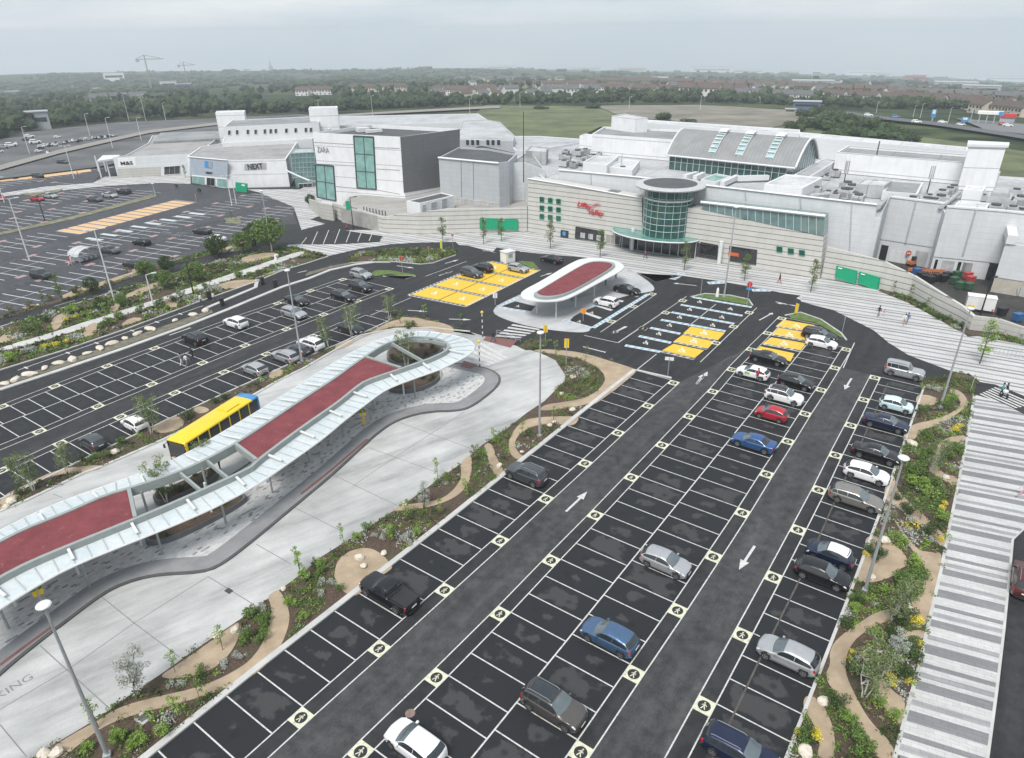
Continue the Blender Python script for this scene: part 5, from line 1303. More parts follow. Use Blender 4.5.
beacon(482.7,337,311,'black and white beacon pole behind the zebra crossing');beacon(479.7,367,340,'black and white beacon pole in front of the zebra crossing')
def flagpost(px,py,tip,label,mat,w):
 p=G(px,py);H_=HT((p.x,p.y),tip);r=empty('banner_post',(p.x,p.y,.03),YAW,label,'banner');m=MB();m.tube([(0,0,0),(0,0,H_)],.05,8);m.build('post',GALV,r)
 m=MB();m.box(-.03,.03,.05,.05+w,.35,H_-.05);m.build('banner_sheet',mat,r)
flagpost(442.5,251,241,'lime green banner in the island bed',LIME,.75);flagpost(797,316,304,'yellow banner post on the grass tip beyond the yellow bays',SIGNY,.45)
flagpost(127,190,185,'red flag beside the three parked cars',SIGNR,.6);flagpost(196.5,200.5,194,'red flag at the end of the orange strip',SIGNR,.6)
def stub(px,py,tip,label):
 p=G(px,py);H_=HT((p.x,p.y),tip);m=MB();m.tube([(0,0,0),(0,0,H_*.8),(0,0,H_)],[.3,.2,.02],8);o=m.build('marker_obelisk',SIGNW,None,loc=(p.x,p.y,.02));tag(o,label,'marker')
stub(717,297,287.5,'short white pointed marker on the grass island');stub(276,260.5,254,'short white pointed marker beside the hedge tree')
def bin_(k,x,y,label,mat=None,s=1.0,group='black litter bins'):
 p=GT1(k,x,y);r=empty('litter_bin',(p[0],p[1],.09),YAW,label,'bin',group);m=MB();m.box(-.3*s,.3*s,-.3*s,.3*s,0,1.15*s);m.build('body',mat or BLK,r);m=MB();m.box(-.34*s,.34*s,-.34*s,.34*s,1.15*s,1.25*s);m.build('lid',mat or BLK,r)
bin_('J',250,377,'black bin on the concrete edge, left of two');bin_('J',303,388,'black bin on the concrete edge, right of two');bin_('I',888,262,'slim black bin by the people at the crossing');bin_('I',836,235,'slim black bin behind the people at the crossing')
bin_('L',893,140,'green bin against the stone wall',SIGNG,.9,'green bins')
bz=MB();bz.tube([(0,0,0),(0,0,1.0)],[.11,.10],10);bz.tube([(0,0,.8),(0,0,.86)],.112,10);BOLL=bz.mesh('bollard',BLK)
for i in range(8):
 t=i/7;px,py=T('O',(840+t*110,672+t*22))[0];p=G(px,py,3.4);o=bpy.data.objects.new('bollard',BOLL);COL.objects.link(o);o.location=(p.x,p.y,3.42);tag(o,'black bollard in the row along the white block','bollard','bollards along the white block')
def kiosk():
 p=GT1('K',430,205);r=empty('pay_kiosk',(p[0],p[1],.01),YAW,'white box kiosk at the head of the left yellow bays','kiosk');m=MB();m.box(-1.1,1.1,-.9,.9,0,2.0);m.build('walls',SIGNW,r);m=MB();m.box(-1.2,1.2,-1,1,2.0,2.12);m.build('roof',CWHITE,r);m=MB();m.box(-.5,.5,-.915,-.9,.9,1.7);m.build('shutter',GALV,r)
kiosk()
def shelter():
 p=GT1('I',342,82);r=empty('trolley_shelter',(p[0],p[1],.01),FH,'white arched trolley shelter in the older car park','shelter')
 m=MB();n=9
 for i in range(n):
  a=PI*i/(n-1);b=PI*(i+1)/(n-1)
  if i<n-1:m.add([(x,2.3*math.cos(t),1.5+1.2*math.sin(t))for x in(-1.5,1.5)for t in(a,b)],[(0,1,3,2)])
 m.build('arched_roof',plain('shelter_sheet',(.46,.47,.48),.4),r)
 for x in(-1.5,0,1.5):
  m=MB();m.tube([(x,2.3*math.cos(PI*i/10),1.5+1.2*math.sin(PI*i/10))for i in range(11)],.05,6);m.tube([(x,2.3,0),(x,2.3,1.5)],.05,6);m.tube([(x,-2.3,0),(x,-2.3,1.5)],.05,6);m.build('hoop',GALV,r)
 for i in range(4):m=MB();m.cbox((0,-1.5+i,.65),2.4,.55,.5);m.build('trolley',GALV,r)
shelter()
tr=MB()
for k in range(5):
 tr.tube([(k*.5,-.3,.02),(k*.5,-.3,.85),(k*.5,.3,.85),(k*.5,.3,.02)],.03,6);tr.cbox((k*.5,0,.6),.06,.9,.35)
TRM=tr.mesh('trolley_row',GALV)
for i,(x,y)in enumerate([(655,700),(690,712),(712,705)]):
 p=GT1('N',x,y);o=bpy.data.objects.new('trolley_rack',TRM);COL.objects.link(o);o.location=(p[0],p[1],.01);o.rotation_euler=(0,0,FH+i*.2);tag(o,['rack of shopping trolleys, left of three','rack of shopping trolleys, middle of three','rack of shopping trolleys, right of three'][i],'trolley rack','trolley racks')
def railing(a,b,n,label,h=1.1,z=.03):
 a=Vector(a);b=Vector(b);r=empty('railing',(a.x,a.y,z),math.atan2((b-a).y,(b-a).x),label,'railing');L=(b-a).length
 for i in range(n+1):m=MB();m.tube([(L*i/n,0,0),(L*i/n,0,h)],.03,6);m.build('post',GALV,r)
 m=MB()
 for q in(.35,.7,1.0):m.tube([(0,0,h*q),(L,0,h*q)],.025,6)
 m.build('rails',GALV,r)
railing(GT1('U',872,690),GT1('U',1040,712),8,'steel railing on the paved slope at the right edge')
railing(GT1('K',385,505),GT1('K',480,528),5,'low railing along the zebra crossing',1.0)
SKIN=plain('skin',(.42,.26,.19),.6);HAIRM=[plain('dark_hair',(.02,.014,.01),.7),plain('brown_hair',(.08,.045,.02),.7)]
CLO={'black':plain('cloth_black',(.02,.02,.022),.9),'red':plain('cloth_red',(.45,.04,.05),.9),'blue':plain('cloth_blue',(.06,.12,.28),.9),'white':plain('cloth_white',(.62,.61,.6),.9),'grey':plain('cloth_grey',(.18,.18,.19),.9),'teal':plain('cloth_teal',(.05,.32,.36),.9),'pink':plain('cloth_pink',(.6,.28,.33),.9),'jeans':plain('cloth_jeans',(.05,.07,.12),.9),'tan':plain('cloth_tan',(.35,.26,.17),.9)}
def person_mesh(pose,name):
 """one continuous skinned figure, 1.75 m, facing +x"""
 V=[];E=[];Rr=[]
 def add(p,r,par=None):
  V.append(p);Rr.append(r);i=len(V)-1
  if par is not None:E.append((par,i))
  return i
 st={'walk':1,'stand':0,'push':.6}[pose]
 pel=add((0,0,.95),.135);w_=add((.0,0,1.12),.12,pel);ch=add((.015,0,1.32),.15,w_);nk0=add((.0,0,1.47),.085,ch);nk=add((.01,0,1.54),.055,nk0);hd0=add((.03,0,1.62),.088,nk);hd=add((.025,0,1.71),.085,hd0)
 nose=add((.105,0,1.635),.016,hd0)
 for s in(1,-1):
  sw=.30*st*s
  hip=add((0,.09*s,.90),.10,pel);kn=add((sw*.55+.03*st,.10*s,.49),.062,hip);an=add((sw-.10*st*(s<0),.10*s,.085),.042,kn);add((sw+.17-.10*st*(s<0),.115*s,.035),.038,an)
  sh=add((0,.175*s,1.42),.062,ch)
  if pose=='push':el=add((.06,.22*s,1.15),.043,sh);wr=add((.32,.19*s,1.05),.03,el);hdn=add((.40,.18*s,1.04),.028,wr);fd=Vector((1,0,-.2))
  else:el=add((-sw*.45,.23*s,1.14),.043,sh);wr=add((-sw*.7+.07,.23*s,.90),.03,el);hdn=add((-sw*.75+.09,.225*s,.82),.03,wr);fd=Vector((.1,0,-1))
 me=bpy.data.meshes.new(name);me.from_pydata(V,E,[]);o=bpy.data.objects.new(name,me);COL.objects.link(o)
 md_=o.modifiers.new('skin','SKIN');md_.use_smooth_shade=True
 for i,r in enumerate(Rr):me.skin_vertices[0].data[i].radius=(r,r*(1.15 if i in(1,2)else 1));me.skin_vertices[0].data[i].use_root=(i==0)
 sb=o.modifiers.new('sub','SUBSURF');sb.levels=1;sb.render_levels=1
 dg=bpy.context.evaluated_depsgraph_get();dg.update();ev=bpy.data.meshes.new_from_object(o.evaluated_get(dg));bpy.data.objects.remove(o)
 bm=bmesh.new();bm.from_mesh(ev)
 for s in(1,-1):
  sw=.30*st*s
  base=Vector((.40,.18*s,1.04))if pose=='push' else Vector((-sw*.75+.09,.225*s,.82))
  fdir=Vector((.8,0,-.6))if pose=='push' else Vector((.15,0,-1));fdir.normalize();side=Vector((0,1,0))if pose=='push' else Vector((1,0,.15))
  for k in range(5):
   L=(.075,.095,.10,.093,.07)[k]*.8;rt=base+side*(k-2)*.016;dd=fdir
   if k==0:rt=base+side*.03;dd=(fdir+side*.9).normalized()
   elif k==4:rt=base-side*.03
   tip=rt+dd*L+Vector((.012,0,0));ring=[]
   for c,r in((rt,.010),(rt+dd*L*.6,.009),(tip,.006)):
    ring.append([bm.verts.new(c+Vector((r*math.cos(q*PI/2),r*math.sin(q*PI/2),0))if pose!='push' else c+Vector((0,r*math.cos(q*PI/2),r*math.sin(q*PI/2))))for q in range(4)])
   for a,b in zip(ring,ring[1:]):
    for q in range(4):bm.faces.new((a[q],a[(q+1)%4],b[(q+1)%4],b[q]))
   bm.faces.new(ring[-1])
 bmesh.ops.recalc_face_normals(bm,faces=bm.faces)
 for f in bm.faces:
  c=f.calc_center_median();ax=abs(c.y);f.smooth=True
  if c.z>1.50:f.material_index=0
  elif c.z<.09:f.material_index=3
  elif c.z<.93 and ax<.185:f.material_index=2
  elif(pose=='push' and c.x>.33)or(pose!='push' and ax>.185 and c.z<.90):f.material_index=0
  else:f.material_index=1
 ev.materials.clear()
 for mt in(SKIN,CLO['black'],CLO['jeans'],BLK):ev.materials.append(mt)
 bm.to_mesh(ev);bm.free()
 return ev
PMESH={p:person_mesh(p,'person_'+p)for p in('walk','stand','push')}
hm=MB();hm.lathe((.01,0,1.62),[(.085,-.02),(.105,.04),(.108,.09),(.09,.15),(.05,.185),(.01,.195)],14);HAIR=hm.mesh('hair',HAIRM[0],True)
em=MB()
for s in(1,-1):em.cbox((.108,.032*s,1.668),.012,.022,.012)
em.cbox((.104,0,1.590),.012,.045,.010);EYES=em.mesh('face_features',HAIRM[0])
def person(px,py,pose,top,legs,hd,label,z=0,scale=1.,hair=0,group='people on foot',pos=None):
 p=pos or G(px,py,z);o=bpy.data.objects.new('person',PMESH[pose]);COL.objects.link(o);o.location=(p[0],p[1],z);o.rotation_euler=(0,0,hd);o.scale=(scale,)*3
 for i,mt in((1,CLO[top]),(2,CLO[legs])):o.material_slots[i].link='OBJECT';o.material_slots[i].material=mt
 tag(o,label,'person',group)
 link('hair',HAIR,o,HAIRM[hair]);link('face',EYES,o);return o
person(779,283.5,'walk','black','red',2.2,'person in a black top and red trousers walking by the stone wall',.03)
person(878,316.5,'walk','black','grey',3.6,'person in dark clothes walking with a child on the banded paving',.03)
person(883.5,316,'stand','pink','white',3.6,'small child in pink beside the person in dark clothes',.03,.62,1)
person(903.5,324.8,'walk','white','tan',3.8,'person in a white top, left of the couple',.03,1,1)
person(906.5,323.8,'walk','blue','grey',3.8,'person in a blue top, right of the couple',.03)
person(1000.5,396,'push','teal','black',2.6,'person in teal pushing a pram on the crossing',.03)
person(1004.5,396.5,'walk','black','black',2.6,'person in black next to the pram',.03)
person(1021,497.5,'walk','white','pink',2.6,'person in a white top at the right edge of the footway',.1,1,1)
person(493.3,342,'walk','black','jeans',-.6,'person in black walking up to the zebra crossing',.05)
person(645.3,258.5,'walk','red','black',2.5,'person in red standing before the main entrance',.03)
person(757,381,'stand','red','black',1.8,'person in red and black at the open door of the white car')
person(615.6,279,'stand','black','black',1.0,'person in black under the oval canopy',.05)
person(605.5,285,'stand','grey','black',2.0,'person in grey sheltering under the oval canopy',.05)
person(571.5,302,'stand','black','blue',1.0,'person in black beside the near column of the oval canopy',.05)
person(182,365,'walk','grey','white',1.2,'walker in grey and white, leftmost of three between the bays')
person(187.5,366,'walk','white','grey',1.2,'walker in white, middle of three between the bays',0,1,1)
person(193,359.5,'walk','black','black',1.2,'walker in black, rear one of three between the bays')
person(201.5,304,'walk','white','black',.9,'person in white at the upper road crossing, left one',.09)
person(214.5,302,'walk','white','jeans',.9,'person in white at the upper road crossing, right one',.09,1,1)
person(220.5,470,'stand','black','black',.3,'person in black waiting under the open court of the canopy',.15)
person(347,231.5,'walk','red','black',.5,'person in red by the green hoarding',.03)
person(70.5,265.5,'walk','red','white',.5,'person in red in the older car park')
person(72.2,264,'walk','white','white',.5,'person in white in the older car park',0,1,1)
person(78.5,177,'stand','blue','blue',.5,'person in blue by the far lamp post')
person(508.5,466,'stand','black','black',.5,'',0)if False else None
def pram():
 p=GT1('M',940,548);r=empty('pram',(p[0],p[1],.03),2.6,'pale pram on the crossing','pram');m=MB();m.lathe((0,0,.55),[(.1,0),(.28,.1),(.3,.3),(.2,.45)],12);m.build('body',CLO['white'],r)
 m=MB();m.tube([(-.2,.2,.6),(-.6,.2,1.02),(-.6,-.2,1.02),(-.2,-.2,.6)],.02,6);m.tube([(-.3,.22,.12),(.2,.22,.6)],.02,6);m.tube([(-.3,-.22,.12),(.2,-.22,.6)],.02,6);m.build('frame',BLK,r)
 for x in(-.3,.3):
  for y in(-.25,.25):m=MB();m.tube([(x,y-.03,.13),(x,y+.03,.13)],.13,12);m.build('wheel',BLK,r)
pram()
def panel_mat(name,c,pitch=1.2,vj=3.1,rough=.5,dark=.75,var=.06,spec=.4):
 """cladding with horizontal joints every `pitch` metres"""
 m=bpy.data.materials.new(name);nt,b=nodes(m);p=worldpos(nt)
 sp=N(nt,'ShaderNodeSeparateXYZ');nt.links.new(p,sp.inputs[0])
 z=mth(nt,'FRACT',mth(nt,'MULTIPLY',sp.outputs[2],1/pitch))
 k=mth(nt,'LESS_THAN',z,.12 if pitch<2 else .05)
 hx=mth(nt,'ADD',mth(nt,'MULTIPLY',sp.outputs[0],.83),mth(nt,'MULTIPLY',sp.outputs[1],-.56));hk=mth(nt,'LESS_THAN',mth(nt,'FRACT',mth(nt,'MULTIPLY',mth(nt,'ADD',hx,400),1/vj)),.035);k=mth(nt,'MAXIMUM',k,mth(nt,'MULTIPLY',hk,.6))
 f=tex_noise(nt,p,.5,4,.6);g=tex_noise(nt,p,3,4,.6)
 mp=N(nt,'ShaderNodeMapping');mp.inputs['Scale'].default_value=(2.2,2.2,.12);nt.links.new(p,mp.inputs['Vector']);st=tex_noise(nt,mp.outputs[0],.7,5,.65)
 c0=ramp(nt,f,[(.3,tuple(x*(1-var)for x in c)),(.7,tuple(min(1,x*(1+var))for x in c))])
 c0=mix(nt,.35,c0,ramp(nt,st,[(.34,(.85,.85,.84)),(.56,(1.03,1.03,1.03))]),'MULTIPLY')
 nt.links.new(mix(nt,k,c0,tuple(x*dark for x in c)),b.inputs['Base Color']);b.inputs['Roughness'].default_value=rough;b.inputs['Specular IOR Level'].default_value=spec
 return m
STONE=panel_mat('banded_stone',(.52,.51,.48),.95,900,dark=.28);WHITEP=panel_mat('white_cladding',(.71,.72,.73),3.6,900,dark=.6);GREYP=panel_mat('grey_cladding',(.42,.44,.46),1.0,dark=.9)
LGREYP=panel_mat('pale_grey_cladding',(.58,.60,.615),1.0,dark=.92);DGREYP=panel_mat('dark_grey_cladding',(.150,.155,.16),1.0,dark=.9);BLUEGR=panel_mat('blue_grey_cladding',(.36,.41,.47),1.2,dark=.92)
def roof_mat(name,c,seam):
 m=bpy.data.materials.new(name);nt,b=nodes(m);p=worldpos(nt);a=tex_noise(nt,p,.12,6,.65);g=tex_noise(nt,p,.9,6,.7);q=along(nt,p,math.radians(124),1);sp=N(nt,'ShaderNodeSeparateXYZ');nt.links.new(q,sp.inputs[0])
 k=mth(nt,'LESS_THAN',mth(nt,'FRACT',mth(nt,'MULTIPLY',mth(nt,'ADD',sp.outputs[0],500),1/seam)),.06);k2=mth(nt,'LESS_THAN',mth(nt,'FRACT',mth(nt,'MULTIPLY',mth(nt,'ADD',sp.outputs[1],500),.11)),.02)
 cc=ramp(nt,a,[(.32,tuple(x*.72 for x in c)),(.5,c),(.68,tuple(x*1.15 for x in c))]);cc=mix(nt,.6,cc,ramp(nt,g,[(.34,(.72,.72,.71)),(.6,(1.1,1.1,1.1))]),'MULTIPLY')
 nt.links.new(mix(nt,mth(nt,'MAXIMUM',k,k2),cc,tuple(x*.62 for x in c)),b.inputs['Base Color']);b.inputs['Roughness'].default_value=.75;return m
ROOFL=roof_mat('pale_roof',(.41,.42,.43),2.2);ROOFW=roof_mat('store_roof',(.31,.305,.30),2.6);ROOFM=roof_mat('grey_roof',(.25,.26,.265),1.5);ROOFD=plain('dark_roof',(.075,.08,.085),.8,var=.2,scale=.3);ROOFB=roof_mat('bright_roof',(.54,.55,.56),1.8)
TRIMW=plain('white_trim',(.62,.63,.64),.5,var=.05);CONCW=panel_mat('board_concrete',(.44,.43,.40),.8,dark=.7)
TEAL=glassy('teal_glass',(.21,.38,.35),.12,.8);TEALG=glassy('grey_teal_glass',(.13,.21,.21),.1,.8);SKYG=glassy('skylight_glass',(.34,.46,.46),.15,.8);TEALD=glassy('dark_teal_glass',(.022,.075,.068),.08,.8);SHOPG=glassy('shop_glass',(.02,.022,.024),.1,.8);FRAMED=plain('dark_frame',(.035,.05,.05),.5);WING=glassy('window_glass',(.03,.035,.04),.1,.8);CANG=glassy('canopy_green_glass',(.12,.27,.24),.1,.8)
GREENP=plain('green_hoarding',(.0,.30,.15),.5,var=.06)
def rp(px,z):return[Vector(G2(x,y,z))for x,y in px]
def ccw(p):return p if sum(p[i][0]*p[(i+1)%len(p)][1]-p[(i+1)%len(p)][0]*p[i][1]for i in range(len(p)))>0 else p[::-1]
def roofblock(parent,poly,z0,z1,wall,roof,parapet=.35,name='wall',rname='roof',trim=True):
 """walls round a footprint with a recessed roof and a coping"""
 poly=ccw([Vector(p)for p in poly]);n=len(poly);m=MB()
 for i in range(n):
  a,b=poly[i],poly[(i+1)%n];m.add([(a.x,a.y,z0),(b.x,b.y,z0),(b.x,b.y,z1),(a.x,a.y,z1)],[(0,1,2,3)])
 c=sum(poly,Vector((0,0)))/n
 ins=[]
 for i in range(n):
  a,b,d=poly[i-1],poly[i],poly[(i+1)%n];e1=(b-a).normalized();e2=(d-b).normalized();bis=Vector((-e1.y-e2.y,e1.x+e2.x))
  bis=bis.normalized()if bis.length>1e-6 else Vector((-e1.y,e1.x));k=.35/max(.35,bis.dot(Vector((-e1.y,e1.x))));ins.append(b+bis*k)
 for i in range(n):
  a,b,p,q=poly[i],poly[(i+1)%n],ins[i],ins[(i+1)%n]
  m.add([(b.x,b.y,z1),(q.x,q.y,z1),(p.x,p.y,z1),(a.x,a.y,z1)][::-1],[(0,1,2,3)])
  m.add([(p.x,p.y,z1-parapet),(p.x,p.y,z1),(q.x,q.y,z1),(q.x,q.y,z1-parapet)],[(3,2,1,0)])
 m.build(name,wall,parent)
 m=MB();m.poly([(p.x,p.y)for p in ins],z1-parapet);m.build(rname,roof,parent)
 return poly
def on(a,b,px,off=.0):
 """photo points laid on the wall a-b, pushed out towards the camera"""
 d=Vector((b[1]-a[1],-(b[0]-a[0]),0)).normalized()
 mid=Vector(((a[0]+b[0])/2,(a[1]+b[1])/2,0))
 if d.dot(CAM-mid)<0:d=-d
 return[WALLPT(a,b,x,y)+d*off for x,y in px],d
def wallpanel(name,parent,a,b,px,mat,off=.06,depth=.0):
 P,d=on(a,b,px,off);m=MB();n=len(P);Q=[p-d*(off+depth-.001)for p in P]
 nn=(P[1]-P[0]).cross(P[2]-P[1]);f=tuple(range(n))if nn.dot(d)>0 else tuple(range(n-1,-1,-1))
 m.add(P+Q,[f]+[(i,(i+1)%n,n+(i+1)%n,n+i)for i in range(n)]);return m.build(name,mat,parent)
def window(name,parent,a,b,px,glass,frame,nx=2,ny=2,fw=.18,off=.08):
 P,d=on(a,b,px,off);o=wallpanel(name,parent,a,b,px,glass,off);m=MB()
 tl,tr,br,bl=P
 def bar(p,q,w):m.tube([p+d*.03,q+d*.03],w/2,4)
 for i in range(nx+1):t=i/nx;bar(tl.lerp(tr,t),bl.lerp(br,t),fw if i in(0,nx)else fw*.5)
 for i in range(ny+1):t=i/ny;bar(tl.lerp(bl,t),tr.lerp(br,t),fw if i in(0,ny)else fw*.5)
 f=m.build('frame',frame,o);return o
def wtext(name,parent,a,b,txt,pxl,pxr,size,mat,shear=0,bold=0,off=.12,depth=.12):
 (p,q),d=on(a,b,[pxl,pxr],off);ux=(q-p);ux.normalize();z=Vector((0,0,1));uz=(z-ux*ux.z).normalized()
 o=text_mesh(name,txt,size,mat,p,ux,uz,depth,bold,shear)
 if pxr is not None:
  xs=[(v.co-p).dot(ux)for v in o.data.vertices];wd=max(xs)-min(xs);k=(q-p).length/wd
  for v in o.data.vertices:e=(v.co-p).dot(ux);v.co+=ux*(e*k-e)
 o.parent=parent;return o
zb=empty('white_store',(0,0,0),0,'tall white store block with two tall teal windows and a grey side','building')
zp=rp([(400.5,137),(312.5,132.7),(372,124.5),(459.7,129)],17.5);roofblock(zb,zp,0,17.5,WHITEP,ROOFD,.8)
ZA,ZB_,ZD=zp[0],zp[1],zp[3]
window('tall_window',zb,ZA,ZB_,T('O',(592,432),(684,440),(697,618),(602,600)),TEAL,FRAMED,2,2,.35)
window('tall_window',zb,ZA,ZB_,T('O',(788,286),(889,292),(903,560),(806,552)),TEAL,FRAMED,2,3,.35)
wallpanel('grey_cladding',zb,ZA,ZD,T('P',(103,240),(408,200),(408,480),(122,527)),DGREYP,.05)
wtext('store_lettering',zb,ZA,ZB_,'ZARA',T('O',(602,368))[0],T('O',(662,372))[0],1.9,plain('grey_letters',(.33,.34,.35),.5))
for pts in[((578,318),(785,330)),((590,428),(800,440)),((893,345),(1022,350)),((905,455),(1024,462)),((697,545),(805,555)),((905,562),(1024,585))]:
 P,d=on(ZA,ZB_,T('O',*pts),.03);m=MB();m.tube(P,.06,4);m.build('panel_joint',ROOFM,zb)
window('door',zb,ZA,ZB_,T('O',(975,628),(1006,630),(1006,672),(975,668)),SHOPG,TRIMW,2,1,.1)
m=MB();c=rp([(367,127)],17.2)[0];m.cbox((c.x,c.y-6,17.3),3,2,1.0,.5);m.build('roof_unit',TRIMW,zb);m=MB();m.cbox((c.x+3.2,c.y-8,17.2),4,1.2,.7,.5);m.build('roof_unit',TRIMW,zb)
an=empty('loading_annexe',(0,0,0),0,'low white annexe with a dark flat roof and grey roller doors','building')
ap=rp(T('P',(205,580),(135,568),(315,525),(378,540)),6.3);roofblock(an,ap,3.3,6.3,WHITEP,ROOFD,.15)
for q in[((215,590),(235,585),(235,635),(215,642)),((260,577),(290,570),(290,618),(260,628)),((315,560),(343,553),(343,605),(315,612))]:window('roller_door',an,ap[0],ap[3],T('P',*q),GREYP,TRIMW,1,3,.1)
gb=empty('grey_store_block',(0,0,0),0,'plain pale grey clad block between the white cube and the stone entrance','building')
gp_=rp([(438.6,157.4),(499,163),(509,161.5),(517,154),(488,148.5),(459,147)],13.2);roofblock(gb,gp_,3.3,13.2,GREYP,ROOFD,.4)
P,d=on(gp_[0],gp_[1],[(438.6,157.6),(499,163.2)],.15);m=MB();m.tube(P,.25,4);m.build('coping',TRIMW,gb)
for pts in[((415,358),(418,560)),((478,362),(480,575))]:
 P,d=on(gp_[0],gp_[1],T('P',*pts),.03);m=MB();m.tube(P,.08,4);m.build('downpipe',ROOFM,gb)
wallpanel('lower_wall',gb,gp_[0],gp_[1],T('P',(375,545),(610,575),(610,615),(375,600)),CONCW,.06)
for q in[((415,555),(440,558),(440,605),(415,603)),((460,562),(512,567),(512,612),(460,608)),((552,575),(590,577),(590,612),(552,612))]:window('door',gb,gp_[0],gp_[1],T('P',*q),ROOFL,TRIMW,2,1,.1,.12)
w2=rp([(509,163.2),(524,162.5),(545,170),(530,150)],12);roofblock(gb,w2,3.3,12,LGREYP,ROOFM,.3,'link_wall','link_roof')
dk=MB();dk.prism(GP([(340,207.5),(380,216.5),(452,209.3),(526,209.3),(530,200),(500,180),(400,190),(350,196)],3.4),0,3.35);struct('service_deck',dk,concrete_mat('deck_concrete',(.30,.29,.275),(.38,.37,.35)))
def retaining(name,label,base,topy,mat,th=.45,z0=0):
 """wall along base photo points, top at the given image rows"""
 B=[Vector(G2(*p))for p in base];Z=[HT(b,y)for b,y in zip(B,topy)];m=MB()
 for i in range(len(B)-1):
  a,b=B[i],B[i+1];d=(b-a).normalized();n=Vector((-d.y,d.x))*th
  if n.dot(Vector((CAM.x,CAM.y))-a)>0:n=-n
  vs=[(a.x,a.y,z0),(b.x,b.y,z0),(b.x,b.y,Z[i+1]),(a.x,a.y,Z[i])];vs+=[(x+n.x,y+n.y,z)for x,y,z in vs]
  m.add(vs,[(0,1,2,3),(7,6,5,4),(3,2,6,7),(0,3,7,4),(1,5,6,2)])
 o=m.build(name,mat);tag(o,label,'wall');return B,Z
LB,LZ=retaining('retaining_wall','long pale banded wall under the service deck, left of the entrance',[(334,218.5),(352,224)]+[(384,232.6),(420,234),(452,233.5),(490,232.3),(527.3,231.6)],[203,207]+[217,212.5,208.5,208.3,208.2],STONE)
retaining('boundary_wall','pale wall beside the ramp behind the green hoarding',[(310,209),(322,219),(334,221)],[199,203,205],CONCW)
RB,RZ=retaining('retaining_wall','curved pale banded wall sloping down to the right of the entrance',[(821,278),(850,283.5),(878,289),(908,296.4),(934,311),(957,322.6),(969,330)],[247,254,261.5,275.5,292,306,316],STONE)
retaining('boundary_wall','low concrete wall round the service yard at the right edge',[(969,330),(994,333),(1024,341),(1060,349)],[316,319,329,337],CONCW)
def hoarding(label,a,b,px,letters=None):
 r=empty('green_hoarding',(0,0,0),0,label,'hoarding','green hoardings on the walls');wallpanel('sheet',r,a,b,px,GREENP,.3,.25);P,d=on(a,b,px,.31);m=MB()
 for i in range(len(P)):m.tube([P[i],P[(i+1)%len(P)]],.05,4)
 m.build('frame',SIGNG,r)
 q=[P[0].lerp(P[1],.1).lerp(P[3],.12),P[0].lerp(P[1],.32).lerp(P[3],.12)]
 m=MB();m.tube([x+d*.03 for x in q],.10,4);m.build('white_mark',SIGNW,r);return r
hoarding('green hoarding, left of a pair on the wall left of the entrance',LB[-2],LB[-1],T('P',(512,655),(604,657),(604,712),(512,708)))
hoarding('green hoarding, right of a pair on the wall left of the entrance',LB[-2],LB[-1],T('P',(610,658),(706,661),(706,715),(610,712)))
hoarding('green hoarding, left of a pair on the curved wall right of the entrance',RB[0],RB[2],T('M',(276,22),(357,43),(352,95),(271,69)))
hoarding('green hoarding, right of a pair on the curved wall right of the entrance',RB[1],RB[3],T('M',(368,46),(447,70),(438,120),(362,90)))
gh=empty('green_hoarding',(0,0,0),0,'green hoarding with white and yellow marks at the top of the ramp','hoarding');a_,b_=G2(331,215.5),G2(349,219)
wallpanel('sheet',gh,a_,b_,T('J',(525,88),(592,100),(592,140),(525,128)),GREENP,.1,.1);wallpanel('yellow_mark',gh,a_,b_,T('J',(560,98),(576,101),(576,108),(560,105)),SIGNY,.14);wallpanel('white_mark',gh,a_,b_,T('J',(535,92),(556,96),(556,104),(535,100)),SIGNW,.14);wallpanel('white_mark',gh,a_,b_,T('J',(555,112),(570,115),(570,122),(555,119)),SIGNW,.14)
gh=empty('green_hoarding',(0,0,0),0,'green hoarding beside the lamp posts near the grey store corner','hoarding');a_,b_=G2(236,192),G2(247,194);wallpanel('sheet',gh,a_,b_,T('N',(940,487),(985,493),(985,528),(940,524)),GREENP,.1,.2);wallpanel('white_mark',gh,a_,b_,T('N',(965,495),(978,497),(978,503),(965,501)),SIGNW,.14)
gs=empty('hanging_sign',(0,0,0),0,'square green sign hanging on the dark post at the ramp','sign');p=G(353.6,230);m=MB();m.box(p.x-1.1,p.x-.15,p.y-.06,p.y+.06,HT((p.x,p.y),210),HT((p.x,p.y),201));m.build('sheet',GREENP,gs)
eb=empty('entrance_building',(0,0,0),0,'pale banded stone entrance building with a glass drum and red lettering','building')
W0,W1=Vector(G2(527.9,231.8)),Vector(G2(819.5,279));Wd=(W1-W0).normalized();Wn=Vector((Wd.y,-Wd.x))
if Wn.dot(-W0)<0:Wn=-Wn
def wslab(name,px,mat,depth,parent=eb,front=0):
 P,d=on(W0,W1,px,front);m=MB();n=len(P);Q=[p-d*depth for p in P]
 nn=(P[1]-P[0]).cross(P[2]-P[1]);f=tuple(range(n))if nn.dot(d)>0 else tuple(range(n-1,-1,-1))
 m.add(P+Q,[f,tuple(n+i for i in f[::-1])]+[(i,(i+1)%n,n+(i+1)%n,n+i)for i in range(n)]);bm_=m.build(name,mat,parent)
 b=bmesh.new();b.from_mesh(bm_.data);bmesh.ops.recalc_face_normals(b,faces=b.faces);b.to_mesh(bm_.data);b.free();return bm_
wslab('stone_wall',[(527.9,231.8),(527.9,178.9),(560,184),(642,198.3),(642,250.3)],STONE,3.0)
wslab('stone_wall',[(685,257.2),(685,206.8),(700,209.6),(823.6,237),(819.5,279)],STONE,3.0)
